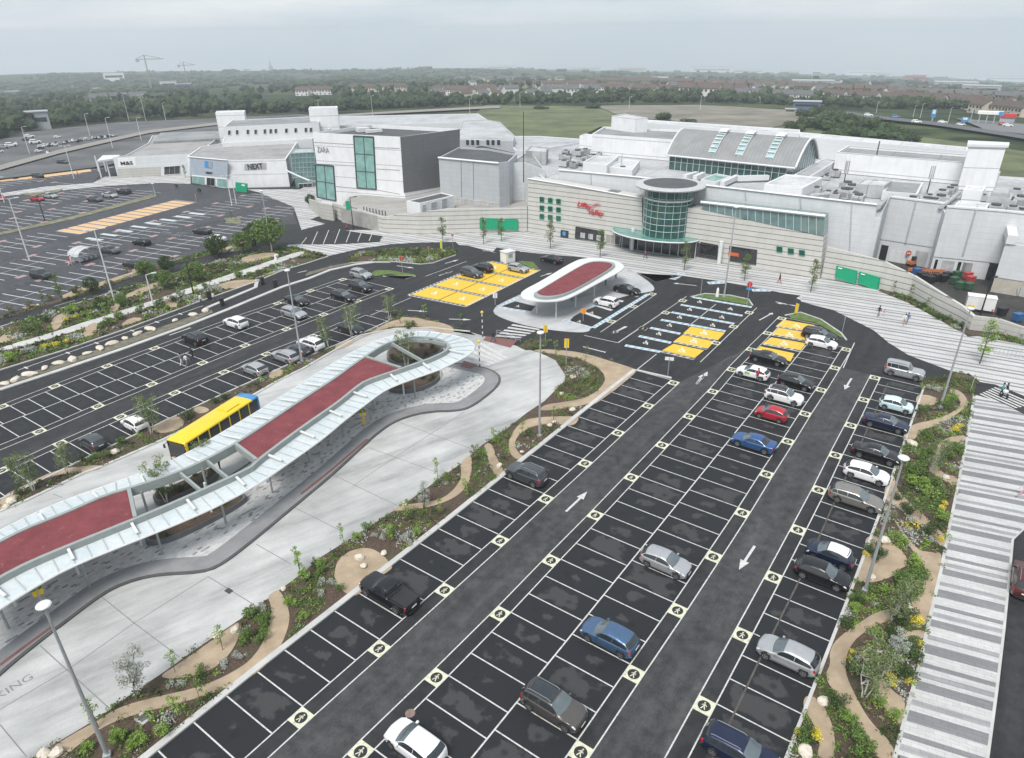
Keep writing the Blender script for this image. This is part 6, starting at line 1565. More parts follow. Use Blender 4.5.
P,d=on(W0,W1,[(527.9,178.5),(560,183.6),(642,198)],.1);m=MB();m.tube(P,.16,4);m.build('coping',TRIMW,eb)
wslab('entrance_lintel',[(642,198.3),(685,206.8),(685,240),(642,233)],WHITEP,2.0,front=-.6)
UW0,UW1=W0-Wn*4.5,W1-Wn*4.5
UP_,d=on(UW0,UW1,[(559,188),(559,170),(640,177.5),(700,184.8),(856,202),(876.5,204.6),(871,260.5),(836,268)],0);m=MB();Q=[p-d*.8 for p in UP_];n=len(Q);nn=(UP_[1]-UP_[0]).cross(UP_[2]-UP_[1]);f=tuple(range(n))if nn.dot(d)>0 else tuple(range(n-1,-1,-1))
m.add(UP_+Q,[f]+[(i,(i+1)%n,n+(i+1)%n,n+i)for i in range(n)]);uw=m.build('upper_wall',LGREYP,eb);bq=bmesh.new();bq.from_mesh(uw.data);bmesh.ops.recalc_face_normals(bq,faces=bq.faces);bq.to_mesh(uw.data);bq.free()
P,d=on(UW0,UW1,[(559,169.8),(640,177.3),(700,184.6),(877,204.6)],.1);m=MB();m.tube(P,.2,4);m.build('coping',TRIMW,eb)
for a_,b_ in(((852,202),(849,262)),((745,190),(746,200)),((800,196),(801,208)),((640,178),(640.5,190)),((591,173),(591.5,184))):P,d=on(UW0,UW1,[a_,b_],.05);m=MB();m.tube(P,.12,5);m.build('downpipe',GREYP,eb)
o=wslab('clerestory',[(702,209.8),(702,202.8),(824.5,216.6),(823.6,236.4)],TEALG,3.2,front=-.05)
P,d=on(W0,W1,[(701,202),(825.5,216)],.15);m=MB();m.tube(P,.28,4);m.build('clerestory_coping',TRIMW,o)
m=MB()
for i in range(1,16):
 t=i/16;x=702+t*122;P,d=on(W0,W1,[(x,202.8+t*13.8),(x,209.8+t*26.6)],.0);m.tube(P,.05,4)
m.build('glazing_bars',TRIMW,o)
for q in[(830,560),(873,565),(915,570),(830,604),(873,608),(915,613),(830,647),(873,652),(915,657)]:
 x,y=T('P',q)[0];window('square_window',eb,W0,W1,[(x-2.1,y-2.5),(x+2.1,y-2.1),(x+2.1,y+2.7),(x-2.1,y+2.3)],TEALD,SIGNG,1,1,.12)
for q in[(408,713),(466,722),(523,731)]:
 x,y=T('R',q)[0];window('square_window',eb,W0,W1,[(x-2.8,y-3),(x+2.7,y-2.3),(x+2.7,y+3.1),(x-2.8,y+2.5)],TEALD,SIGNG,1,1,.12)
window('shopfront',eb,W0,W1,T('K',(702,66),(814,86),(812,128),(700,112)),SHOPG,BLK,4,1,.14)
for x in(730,762,793):wallpanel('poster',eb,W0,W1,T('K',(x-9,84+(x-700)*.16),(x+9,87+(x-700)*.16),(x+8,108+(x-700)*.16),(x-10,105+(x-700)*.16)),plain('grey_poster',(.40,.41,.42),.5),.12)
window('shopfront',eb,W0,W1,T('K',(889,88),(940,96),(938,150),(888,142)),SHOPG,BLK,1,1,.14)
m=MB();P,d=on(W0,W1,T('K',(912,103)),.16);c=P[0];ux=Vector((Wd.x,Wd.y,0))
m.add([c+ux*.65*math.cos(2*PI*k/18)+Vector((0,0,.45*math.sin(2*PI*k/18)))for k in range(18)],[tuple(range(18))]);m.build('shop_emblem',plain('pale_blue_emblem',(.45,.55,.85),.5),eb)
window('shopfront',eb,W0,W1,T('K',(643,80),(672,84),(671,110),(642,106)),SHOPG,BLK,1,1,.12);wallpanel('poster',eb,W0,W1,T('K',(650,85),(662,87),(661,102),(649,100)),SIGNB,.14)
window('shopfront',eb,W0,W1,T('K',(822,95),(880,104),(878,140),(820,132)),plain('pale_shopfront',(.30,.29,.26),.5),TRIMW,3,1,.1)
window('shopfront',eb,W0,W1,T('R',(5,676),(92,692),(90,752),(3,738)),SHOPG,BLK,3,1,.14);window('shopfront',eb,W0,W1,T('L',(347,6),(470,24),(468,78),(345,58)),SHOPG,BLK,4,1,.14)
window('shopfront',eb,W0,W1,T('L',(518,24),(626,40),(622,98),(516,82)),SHOPG,BLK,4,1,.14)
m=MB();P,d=on(W0,W1,T('L',(513,46),(555,52),(555,66),(513,60)),.2);m.add(P,[(3,2,1,0)]);m.build('shop_sign',plain('orange_shop_sign',(.55,.10,.03),.5),eb)
for k,x,y in(('L',481,82),('L',135,28)):
 P,d=on(W0,W1,T(k,(x,y)),.9);m=MB();m.tube([(P[0].x,P[0].y,0),(P[0].x,P[0].y,4.4)],.38,12);m.build('column',TRIMW,eb)
RED=plain('red_letters',(.62,.02,.03),.45)
wtext('red_lettering',eb,W0,W1,'Liffey',T('Q',(88,540))[0],T('Q',(160,556))[0],1.4,RED,.3,.0,.25,.2)
wtext('red_lettering',eb,W0,W1,'Valley',T('Q',(142,579))[0],T('Q',(219,590))[0],1.4,RED,.3,.0,.25,.2)
P,d=on(W0,W1,T('Q',(166,552),(175,538),(190,530),(213,533)),.3);m=MB();m.tube(P,[.04,.10,.12,.04],6);m.build('letter_swash',RED,eb)
C0=Vector(G2(664,252));rot_=empty('glass_drum',(C0.x,C0.y,0),math.atan2(Wd.y,Wd.x),None,None);
bpy.data.objects.remove(rot_)
def drum():
 cx,cy=C0.x,C0.y;R=4.55;z0,z1=3.9,12.4;n=40
 m=MB();m.lathe((cx,cy,0),[(R,z0),(R,z1)],n);g=m.build('drum_glazing',TEALD,eb,True,40)
 m=MB()
 for k in range(0,n,2):a=2*PI*k/n;m.tube([(cx+(R+.02)*math.cos(a),cy+(R+.02)*math.sin(a),z0),(cx+(R+.02)*math.cos(a),cy+(R+.02)*math.sin(a),z1)],.055,4)
 for k in range(1,7):
  z=z0+(z1-z0)*k/7;m.tube([(cx+(R+.02)*math.cos(2*PI*i/40),cy+(R+.02)*math.sin(2*PI*i/40),z)for i in range(41)],.06,4)
 m.build('drum_bars',plain('drum_bar',(.34,.48,.45),.4),g)
 for z in(6.5,8.7,10.6):m=MB();m.lathe((cx,cy,z),[(R+.012,0),(R+.012,.32)],n);m.build('floor_band',TRIMW if z>10 else FRAMED,g)
 m=MB();m.lathe((cx,cy,z1),[(4.7,.15),(6.5,.45),(6.65,.7),(6.45,.9),(5.1,.98)],48);m.build('drum_rim',plain('rim_grey',(.44,.45,.45),.5),eb,True,40)
 m=MB();m.lathe((cx,cy,z1+.982),[(5.05,0),(.1,.03)],40);m.build('drum_roof',ROOFD,eb)
 P,d=on(W0,W1,[(655,234)],0);c=P[0];pts=[]
 for k in range(25):a=PI*k/24;pts.append(Vector((c.x,c.y))+Wd*8.9*math.cos(a)+Wn*5.4*math.sin(a))
 m=MB();m.prism([tuple(p)for p in pts],3.65,3.85,True);m.build('porch_glass',CANG,eb)
 m=MB();m.tube([(p.x,p.y,3.72)for p in pts],.14,6);m.build('porch_edge',TRIMW,eb)
 q0=Vector((c.x,c.y))-Wd*8.5+Wn*.1;q1=Vector((c.x,c.y))+Wd*8.5+Wn*.1;m=MB();m.add([(q0.x,q0.y,.05),(q1.x,q1.y,.05),(q1.x,q1.y,3.5),(q0.x,q0.y,3.5)],[(0,1,2,3)]);e_=m.build('entrance_doors',SHOPG,eb)
 m=MB()
 for k in range(11):t=k/10;q=q0.lerp(q1,t)+Wn*.05;m.tube([(q.x,q.y,0),(q.x,q.y,3.5)],.07,4)
 m.build('door_frames',TRIMW,e_)
drum()
pod=empty('mall_podium',(0,0,0),0,'broad flat roofed mall podium behind the stone entrance, grey walls on the right','building')
ZP=10.6
wallz=[Vector(G2(*p))for p in((835,264),(868,261.5),(879,257.5),(931,266.5),(932.5,272),(988,278),(1075,292))]
wallz=[p+Vector((-1.2,-1.0))for p in wallz];wallz[0]=UP_[7].to_2d()-Wn*.5;wallz[1]=UP_[6].to_2d()-Wn*.1
front=[W0-Wn*4.6+Wd*1.5,W0-Wn*4.6+Wd*50]+wallz
back=rp([(1075,181),(1000,176),(900,160),(800,150),(690,140),(590,140),(535,150),(527,165)],ZP)
pp=roofblock(pod,[tuple(p)for p in front]+[tuple(p)for p in back],0,ZP,LGREYP,ROOFL,.5)
def podbox(name,px,z0,z1,wall,roof,label,cat='roof unit',group=None,par=None,parapet=.2):
 r=par or empty(name,(0,0,0),0,label,cat,group);roofblock(r,rp(px,z1),z0,z1,wall,roof,parapet);return r
for a,b,zt in[(wallz[2],wallz[3],11.6),(wallz[4],wallz[5],11.8),(wallz[5],wallz[6],11.8)]:
 d=(b-a).normalized();n=Vector((-d.y,d.x));n=n if n.dot(Vector((CAM.x,CAM.y))-a)>0 else-n
 q=[a+n*.12,b+n*.12,b-n*.5,a-n*.5];m=MB();m.prism([tuple(x)for x in q],3.9 if zt<11.7 else(3.2 if zt>11.7 and zt<11.9 else 0),zt);m.build('clad_wall',LGREYP,pod)
 m=MB();m.prism([tuple(x)for x in[a+n*.25,b+n*.25,b-n*.6,a-n*.6]],zt,zt+.25);m.build('coping',TRIMW,pod)
 L=(b-a).length
 for t in([.5]if L<12 else[.38,.75]):
  c=a+(b-a)*t+n*.18;m=MB();m.tube([(c.x,c.y,3.9),(c.x,c.y,zt)],.14,6);m.build('downpipe',GREYP,pod)
a,b=wallz[1],wallz[2];d=(b-a).normalized();n=Vector((-d.y,d.x));n=n if n.dot(Vector((CAM.x,CAM.y))-a)>0 else-n
m=MB();m.prism([tuple(x)for x in[a+n*.14,b+n*.14,b,a]],0,12);m.build('clad_return',GREYP,pod)
a,b=wallz[2],wallz[3]
for t0,t1,mt in[(.06,.2,SHOPG),(.26,.34,TRIMW),(.38,.46,TRIMW),(.5,.58,TRIMW),(.72,.95,ROOFL)]:
 d=(b-a).normalized();n=Vector((-d.y,d.x));n=n if n.dot(Vector((CAM.x,CAM.y))-a)>0 else-n;p,q=a.lerp(b,t0)+n*.05,a.lerp(b,t1)+n*.05;m=MB();m.prism([tuple(x)for x in[p,q,q-n*.04,p-n*.04]],.1,2.9 if mt is not TRIMW else 2.2);m.build('loading_door',mt,pod)
a,b=wallz[4],wallz[5]
for t0,t1,mt in[(.18,.4,ROOFL),(.55,.72,ROOFM),(.05,.10,SHOPG),(.46,.52,SHOPG)]:
 d=(b-a).normalized();n=Vector((-d.y,d.x));n=n if n.dot(Vector((CAM.x,CAM.y))-a)>0 else-n;p,q=a.lerp(b,t0)+n*.06,a.lerp(b,t1)+n*.06;m=MB();m.prism([tuple(x)for x in[p,q,q-n*.05,p-n*.05]],.1,2.7);m.build('loading_door',mt,pod)
a,b=wallz[5],wallz[6];p,q=a+Wn*.15,a.lerp(b,.35)+Wn*.15;m=MB();m.prism([tuple(x)for x in[p,q,q-Wn*.1,p-Wn*.1]],.1,3.1);m.build('passage_shade_panel',SHOPG,pod)  # flat dark panel; shade of the opening is put into its colour
vh=empty('vaulted_hall',(0,0,0),0,'hall with a broad curved grey roof and three stepped skylights','building')
e0,e1=rp([(668.4,154.7),(786,166.6)],13.5);r0,r1=rp([(694.8,131),(817,140)],18.2)
ax=(e1-e0).normalized();nr=Vector((-ax.y,ax.x));nr=nr if nr.dot(e0)>0 else-nr
Lv=(e1-e0).length+1;HWd=abs((r0-e0).dot(nr))+1.0
def vz(t):return 13.5+4.9*math.sin(min(1,t)*PI/2)**.9 if t<=1 else 18.4-4.9*(1-math.cos((t-1)*PI/2))
def vp(s,t,dz=0):p=e0+ax*s+nr*(t*HWd);return(p.x,p.y,vz(t)+dz)
m=MB();TT=[i/10*2 for i in range(11)];SS=[-.5,Lv+1]
for i in range(20):
 t0,t1=i/10,(i+1)/10;m.add([vp(-.5,t0),vp(Lv+1,t0),vp(Lv+1,t1),vp(-.5,t1)]+[vp(-.5,t0,-.35),vp(Lv+1,t0,-.35),vp(Lv+1,t1,-.35),vp(-.5,t1,-.35)],[(0,1,2,3),(7,6,5,4),(0,3,7,4),(1,5,6,2)])
def ribbed():
 mm=bpy.data.materials.new('standing_seam_roof');nt,b=nodes(mm);p=worldpos(nt);dt=N(nt,'ShaderNodeVectorMath',operation='DOT_PRODUCT');nt.links.new(p,dt.inputs[0]);dt.inputs[1].default_value=(ax.x,ax.y,0)
 k=mth(nt,'LESS_THAN',mth(nt,'FRACT',mth(nt,'MULTIPLY',mth(nt,'ADD',dt.outputs['Value'],300),1/.8)),.1);f=tex_noise(nt,p,.4,5,.6)
 nt.links.new(mix(nt,k,ramp(nt,f,[(.3,(.205,.21,.21)),(.7,(.265,.27,.27))]),(.17,.175,.175)),b.inputs['Base Color']);b.inputs['Roughness'].default_value=.6;return mm
m.build('curved_roof',ribbed(),vh)
m=MB();m.tube([vp(-.5,0,-.15),vp(Lv+1,0,-.15)],.22,6);m.tube([vp(Lv+1,i/10,.02)for i in range(21)],.22,6);m.tube([vp(-.5,i/10,.02)for i in range(21)],.2,6);m.build('roof_edge',TRIMW,vh)
q=[e0+nr*.8,e1+nr*.8]
m=MB();m.add([(q[0].x,q[0].y,10.2),(q[1].x,q[1].y,10.2),(q[1].x,q[1].y,13.3),(q[0].x,q[0].y,13.3)],[(0,1,2,3)]);gl=m.build('eaves_glazing',TEALD,vh)
m=MB()
for i in range(19):
 p=q[0].lerp(q[1],i/18)-nr*.04;m.tube([(p.x,p.y,10.2),(p.x,p.y,13.3)],.07,4)
m.tube([(q[0].x,q[0].y,11.9),(q[1].x,q[1].y,11.9)],.05,4);m.build('glazing_bars',TRIMW,gl)
m=MB();ga=[vp(Lv+.4,i/10,-.35)for i in range(21)];m.add(ga+[(ga[-1][0],ga[-1][1],10.2),(ga[0][0],ga[0][1],10.2)],[tuple(range(23))]);gg=m.build('gable_glazing',TEALG,vh)
m=MB()
for i in range(1,20,2):m.tube([(ga[i][0]+ax.x*.05,ga[i][1]+ax.y*.05,10.2),(ga[i][0]+ax.x*.05,ga[i][1]+ax.y*.05,ga[i][2])],.06,4)
m.build('glazing_bars',TRIMW,gg)
for s in(Lv*.36,Lv*.58,Lv*.82):
 o=MB()
 for k in range(8):
  t0=.10+k*.115;t1=t0+.10;za=vz(t0)+.15;o.add([vp(s-.75,t0,.05),vp(s+.75,t0,.05),vp(s+.75,t1,.05),vp(s-.75,t1,.05),vp(s-.75,t0,.6),vp(s+.75,t0,.6),vp(s+.75,t1,.3),vp(s-.75,t1,.3)],[(4,5,6,7),(0,1,5,4),(1,2,6,5),(2,3,7,6),(3,0,4,7)])
 sk=o.build('skylight',SKYG,vh)
 f=MB()
 for k in range(9):t0=.10+k*.115-.008;f.tube([vp(s-.8,t0,.58),vp(s+.8,t0,.58)],.10,4)
 f.tube([vp(s-.8,.09+i*.1,.3)for i in range(11)],.09,4);f.tube([vp(s+.8,.09+i*.1,.3)for i in range(11)],.09,4);f.build('frame',TRIMW,sk)
 m=MB();m.add([vp(s-.95,t,.75)for t in(.7,.85,1.0)]+[vp(s+.95,t,.75)for t in(1.0,.85,.7)],[(0,5,4,1),(1,4,3,2)]);m.build('hood',TRIMW,sk)
podbox('gable_wing',T('R',(480,330),(625,250),(690,265),(560,345)),ZP,12.2,TRIMW,ROOFL,'low flat roofed wing beside the glazed gable','building')
b1=podbox('white_roof_block',[(592,134),(697,141.5),(703,131),(604,126.5)],ZP-.4,15.2,WHITEP,ROOFM,'long white roof block left of the curved roof','building',parapet=.5)
podbox('white_parapet_block',[(620,120.5),(700,127),(800,133.5),(800,129.5),(700,123),(622,118)],ZP-.4,15.8,TRIMW,ROOFB,'long low white block behind the curved roof','building')
podbox('white_parapet_block',[(800,136.5),(968,151),(968,147),(800,132)],ZP-.4,15.0,TRIMW,ROOFB,'long low white block behind the right roof block','building')
podbox('stair_tower',T('Q',(265,82),(385,96),(450,92),(330,70)),14,18.2,WHITEP,ROOFB,'small white stair tower with an overhanging roof above the long white block','tower')
podbox('white_roof_block',T('Q',(100,183),(165,190),(190,178),(130,172)),ZP-.4,13.4,WHITEP,ROOFB,'small white block at the left end of the long white roof block','building')
b2=podbox('white_roof_block',[(836.7,152),(966,162.5),(970,154.5),(848,145.5)],ZP-.4,14.6,WHITEP,ROOFM,'long white roof block right of the curved roof','building',parapet=.5)
tw=podbox('stair_tower',T('S',(742,137),(932,142),(935,128),(745,119)),ZP-.4,18.4,WHITEP,ROOFB,'white stair tower with an overhanging flat roof at the right end','tower')
tq=rp(T('S',(742,137),(932,142),(935,128),(745,119)),18.4);cc=sum(tq,Vector((0,0)))/4;m=MB();m.prism([tuple(cc+(p-cc)*1.12)for p in tq],18.45,18.9,True);m.build('overhang',TRIMW,tw)
podbox('plant_enclosure',T('S',(755,265),(895,275),(905,262),(780,255)),ZP-.4,13.2,LGREYP,ROOFD,'open plant enclosure at the foot of the right stair tower','roof unit')
podbox('roof_plant_room',T('Q',(118,318),(240,335),(300,288),(180,283)),ZP-.4,12.6,TRIMW,ROOFB,'white gabled roof plant room near the left chillers','roof unit')
podbox('roof_plant_room',T('Q',(240,340),(370,360),(410,310),(320,300)),ZP-.4,11.9,TRIMW,ROOFB,'low white plant room between chillers and the glass drum','roof unit')
podbox('roof_plant_room',T('R',(330,378),(525,400),(630,345),(440,328)),ZP-.4,12.8,WHITEP,ROOFB,'large white plant room in front of the glazed gable','roof unit')
podbox('roof_plant_room',T('R',(800,378),(945,388),(985,360),(840,352)),ZP-.4,12.6,ROOFL,ROOFB,'grey walled plant room beside the dark mast','roof unit')
podbox('roof_plant_room',T('S',(300,365),(480,378),(510,320),(345,308)),ZP-.4,11.8,TRIMW,ROOFM,'broad low plant room with a grey roof near the antennas','roof unit')
podbox('roof_plant_room',T('S',(715,355),(815,362),(830,340),(730,335)),ZP-.4,12.7,WHITEP,ROOFB,'white cube plant room below the right stair tower','roof unit')
podbox('roof_plant_room',T('S',(838,392),(960,402),(968,375),(845,365)),ZP-.4,12.8,ROOFL,ROOFM,'grey plant room right of the white cube plant room','roof unit')
podbox('roof_plant_room',T('S',(665,440),(830,458),(850,425),(690,412)),ZP-.4,11.8,TRIMW,ROOFB,'low white ventilation box above the right grey wall','roof unit')
podbox('roof_plant_room',T('P',(745,310),(850,318),(862,295),(770,285)),ZP-.4,13.2,ROOFL,ROOFB,'pale plant room beside the dark roof mast','roof unit')
podbox('roof_plant_room',T('P',(400,318),(560,340),(690,322),(520,285)),9.4,12.2,ROOFD,ROOFD,'dark sunk roof court behind the grey box','roof unit')
podbox('glass_rooflight',T('Q',(720,405),(800,420),(880,390),(800,375)),ZP-.4,11.6,TRIMW,TEAL,'flat blue green rooflight behind the glass drum','rooflight')
for i,(k,x0,y0,x1,y1)in enumerate([('Q',690,400,735,380),('Q',830,430,905,395),('Q',640,395,700,378),('R',190,350,350,345)]):
 a,b=Vector(G2(*T(k,(x0,y0))[0],11)),Vector(G2(*T(k,(x1,y1))[0],11));c=(a+b)/2;d=b-a;m=MB();m.cbox((c.x,c.y,11.0),d.length,.9,1.0,math.atan2(d.y,d.x));o=m.build('roof_upstand',TRIMW);tag(o,['white roof kerb left of the rooflight','white roof kerb right of the rooflight','white roof kerb nearest the drum','long white roof kerb in front of the curved roof'][i],'roof kerb')
def chiller_proto():
 r=empty('roof_chiller',(0,0,0),0,'grey roof chiller with a round fan','chiller','chillers on the mall roof')
 m=MB();m.box(-1.1,1.1,-.8,.8,.25,1.5);m.build('casing',ROOFL,r)
 m=MB();m.lathe((0,0,1.5),[(.6,0),(.62,.25),(.5,.26)],16);m.build('fan',ROOFD,r)
 m=MB();m.box(-1.12,1.12,-.6,.6,.5,1.2);m.build('louvres',ROOFM,r)
 for x in(-.9,.9):
  for y in(-.6,.6):m=MB();m.box(x-.06,x+.06,y-.06,y+.06,0,.25);m.build('foot',BLK,r)
 return r
CHL=chiller_proto();spots=[('Q',x,y)for x,y in((20,330),(45,310),(70,335),(95,320),(60,300),(110,300),(150,285),(200,275),(20,295),(265,325),(320,365))]+[('R',x,y)for x,y in((650,345),(690,330),(640,425),(690,445),(735,440),(770,420),(700,300))]+[('S',x,y)for x,y in((540,400),(575,405),(600,385),(640,372),(660,360),(470,390),(430,385),(390,380),(870,475),(910,480),(960,470),(1000,430),(1010,470),(980,380),(690,430))]
spots+=[('S',x,y)for x,y in((450,420),(520,425),(560,430),(590,425),(720,395),(760,385),(810,400),(880,440),(930,445),(120,390),(60,385),(170,420),(20,380))]+[('Q',x,y)for x,y in((130,270),(170,300),(215,300),(300,350),(340,330),(30,270),(90,285))]+[('R',x,y)for x,y in((590,420),(610,400),(750,405),(790,450),(700,420))]
kids=list(CHL.children);kk_=[list(c.children)for c in kids]
LABEL_CH='grey roof chiller with a round fan among the plant on the mall roof'
CHL['label']=LABEL_CH
for i,(k,x,y)in enumerate(spots):
 p=G2(*T(k,(x,y))[0],10.7);loc=(p[0],p[1],ZP-.5);rz=math.atan2(Wd.y,Wd.x)+random.choice((0,PI/2));s=random.choice((.6,.8,1,1.25))
 if i==0:CHL.location=loc;CHL.rotation_euler=(0,0,rz)
 else:dup(CHL,loc,rz,scale=s,kids=kids)
for i,(k,a,b,lab)in enumerate([('Q',(60,310),(160,330),'silver duct among the left chillers'),('R',(560,440),(660,430),'silver duct in front of the glazed gable'),('S',(600,445),(690,375),'silver duct running up to the white cube plant room'),('S',(280,445),(350,380),'silver duct over the grey wall corner'),('R',(600,330),(660,300),'silver duct beside the low flat wing')]):
 p,q=G(*T(k,a)[0],11.2),G(*T(k,b)[0],11.2);m=MB();m.tube([p,q],.38,8);o=m.build('ventilation_duct',ROOFL);tag(o,lab,'duct')
def mast(px,py,tip,z,label,mat,rungs=False,r=.12):
 p=G(px,py,z);h=HT((p.x,p.y),tip);e=empty('roof_mast',(p.x,p.y,z),0,label,'mast');m=MB();m.tube([(0,0,-.3 if z else 0),(0,0,h-z)],[r,r*.6],6);m.build('pole',mat,e)
 if rungs:
  for k in range(3):
   a=2*PI*k/3;m=MB();m.tube([(.35*math.cos(a),.35*math.sin(a),h-z-2.4),(.35*math.cos(a),.35*math.sin(a),h-z)],.10,6);m.tube([(0,0,h-z-1.8),(.35*math.cos(a),.35*math.sin(a),h-z-1.8)],.03,4);m.build('antenna',ROOFL,e)
mast(862.5,219.6,141,0,'tall dark mast standing in front of the grey mall wall',plain('mast_steel',(.10,.10,.10),.5),r=.22);mast(523.6,181,112,11,'slim dark mast at the left corner of the stone entrance',BLK,r=.12)
mast(842,192,161,10.1,'antenna mast with three aerials near the long white block',ROOFD,True);mast(926,197,166,10.1,'antenna mast with three aerials above the right grey wall',ROOFD,True);mast(601.5,149,137,10.1,'short twin aerial at the left end of the roof',ROOFL,True);mast(621,172,153,10.1,'thin aerial beside the gabled plant room',ROOFL)
ns=empty('corner_store',(0,0,0),0,'low store with a blue grey corner front and a white side','building')
zn=7.7;na,nb2,nc=[Vector(G2(*p))for p in((228.2,188.4),(193,183),(290,187))]
nback=rp([(300,138),(222,143),(200,147)],7.7)
np_=roofblock(ns,[nb2,na,nc,nback[0],nback[1],nback[2]],0,zn,WHITEP,ROOFW,.3)
wallpanel('blue_grey_front',ns,na,nb2,T('N',(757,386),(908,400),(908,470),(757,455)),BLUEGR,.05)
for q in[((768,462),(815,467),(815,498),(768,492)),((826,468),(858,471),(858,504),(826,500)),((868,472),(906,476),(906,510),(868,506))]:window('shopfront',ns,na,nb2,T('N',*q),TEAL if q[0][0]!=826 else SHOPG,TRIMW,2,1,.12,.12)
wallpanel('blue_poster',ns,na,nb2,T('O',(24,413),(62,418),(64,452),(26,448)),SIGNB,.12);wallpanel('pale_poster',ns,na,nb2,T('O',(44,414),(64,418),(64,450),(46,448)),plain('photo_poster',(.3,.33,.36),.5),.15)
wtext('store_lettering',ns,na,nb2,'NEXT',T('O',(32,479))[0],T('O',(66,482))[0],.85,BLK,0,.02)
wallpanel('sign_band',ns,na,nc,T('O',(228,430),(340,424),(340,458),(228,463)),plain('grey_sign_band',(.36,.36,.36),.5),.06)
wtext('store_lettering',ns,na,nc,'NEXT',T('O',(246,458))[0],T('O',(322,452))[0],2.1,BLK,0,.03)
P,d=on(nb2,na,T('N',(755,386),(910,400)),.1);m=MB();m.tube(P,.2,4);m.build('coping',TRIMW,ns)
ms_=empty('wide_store',(0,0,0),0,'wide low pale store with black lettering on a white panel','building')
za=6.1;ma,mb2=Vector(G2(118,177.8)),Vector(G2(189.3,174.2));mback=rp([(225,131),(152,135.5),(148,143),(126,155)],za)
mp_=roofblock(ms_,[ma,mb2,Vector(G2(200,177))]+[mback[0],mback[1],mback[2],mback[3]],0,za,LGREYP,ROOFW,.3)
wallpanel('white_fascia',ms_,ma,mb2,T('N',(462,392),(752,378),(752,420),(466,434)),LGREYP,.06)
wallpanel('sign_panel',ms_,ma,mb2,T('N',(470,392),(540,388),(542,424),(472,428)),SIGNW,.12)
wtext('store_lettering',ms_,ma,mb2,'M&S',T('N',(482,419))[0],T('N',(530,416))[0],1.45,BLK,0,.02,.2)
window('shopfront',ms_,ma,mb2,T('N',(655,425),(718,421),(718,454),(655,458)),SHOPG,TRIMW,3,1,.12)
wallpanel('stone_base',ms_,ma,mb2,T('N',(468,436),(640,428),(640,460),(470,468)),CONCW,.08)
cn=rp(T('N',(385,402),(462,392),(480,378),(410,380)),5.4);m=MB();m.prism([tuple(p)for p in cn],4.9,5.4,True);m.build('entrance_canopy',TRIMW,ms_)
for x,y in((405,470),(440,468),(395,445),(425,445)):p=GT1('N',x,y);m=MB();m.tube([(p[0],p[1],0),(p[0],p[1],4.9)],.22,8);m.build('column',TRIMW,ms_)
m=MB();m.prism([tuple(p)for p in rp(T('N',(610,325),(880,312),(860,283),(640,290)),6.5)],5.9,6.5);m.build('roof_field',ROOFM,ms_)
of=empty('white_office_range',(0,0,0),0,'long white upper range with a row of small dark windows','building');op_=rp([(223.5,127),(318.5,122.5),(320,116),(232,120)],13);roofblock(of,op_,6,13,TRIMW,ROOFM,.2)
for x,y in[(150,270),(190,268),(245,266),(285,266),(332,264),(362,263),(388,262),(442,260),(490,258),(542,256),(568,256)]:
 window('window',of,op_[0],op_[1],T('O',(x-7,y-12),(x+7,y-12.5),(x+7,y+11),(x-7,y+12)),WING,TRIMW,1,1,.1)
podbox('stair_tower',T('O',(78,168),(225,163),(232,154),(85,158)),5,15.5,WHITEP,ROOFB,'white stair tower left of the office range','tower');podbox('stair_tower',T('O',(555,145),(702,141),(704,133),(562,136)),5,17.0,WHITEP,ROOFB,'taller white stair tower right of the office range','tower')
podbox('flat_roof_wing',[(222,143),(312,139),(318,131),(224,137)],5,8.6,TRIMW,ROOFB,'low white wing in front of the office range','building')
podbox('flat_roof_wing',[(322,133),(335,126),(480,122),(489,121),(478,113.5),(340,116)],0,10.5,TRIMW,ROOFL,'long flat pale roof behind the white cube','building')
wg=podbox('flat_roof_wing',[(455,140),(513,141),(515,136),(500,122),(486,119.5),(462,121)],0,11.5,GREYP,ROOFL,'wing with six dark windows behind the grey box','building')
wgp=rp([(455,140),(513,141)],11.5)
for x in(449,475,501,553,579,608):window('window',wg,wgp[0],wgp[1],T('P',(x-9,254),(x+9,256),(x+9,285),(x-9,283)),WING,TRIMW,1,1,.1)
podbox('flat_roof_wing',[(515,150),(590,157),(600,140),(540,136),(505,136)],0,9.8,TRIMW,ROOFL,'low pale roof at the edge of the field','building')
at=empty('glass_atrium',(0,0,0),0,'green glass atrium between the corner store and the white cube','building');ap2=rp(T('O',(465,374),(588,368),(575,345),(480,350)),9.5);roofblock(at,ap2,0,9.5,TEALG,ROOFL,.2)
P0,d=on(ap2[0],ap2[1],T('O',(465,376),(588,370),(590,495),(475,500)),.08);m=MB()
for i in range(7):m.tube([P0[0].lerp(P0[1],i/6),P0[3].lerp(P0[2],i/6)],.07,4)
for i in range(6):m.tube([P0[0].lerp(P0[3],i/5),P0[1].lerp(P0[2],i/5)],.06,4)
m.build('glazing_bars',plain('drum_bar',(.34,.48,.45),.4),at);window('door',at,ap2[0],ap2[1],T('O',(505,530),(575,526),(575,568),(508,572)),SHOPG,TRIMW,3,1,.15,.3)
m=MB();m.tube([G(*p,z)for p,z in zip(T('O',(440,462),(500,490),(560,515),(590,520)),(6,5.4,4.6,4))],.22,6);m.build('curved_beam',TRIMW,at)
sb_=empty('service_building',(0,0,0),0,'plain grey clad building with a buff base at the right edge','building');s0,s1=Vector(G2(990,292)),Vector(G2(1075,306));sn=Vector((-(s1-s0).y,(s1-s0).x)).normalized();sn=sn if sn.dot(s0)>0 else-sn
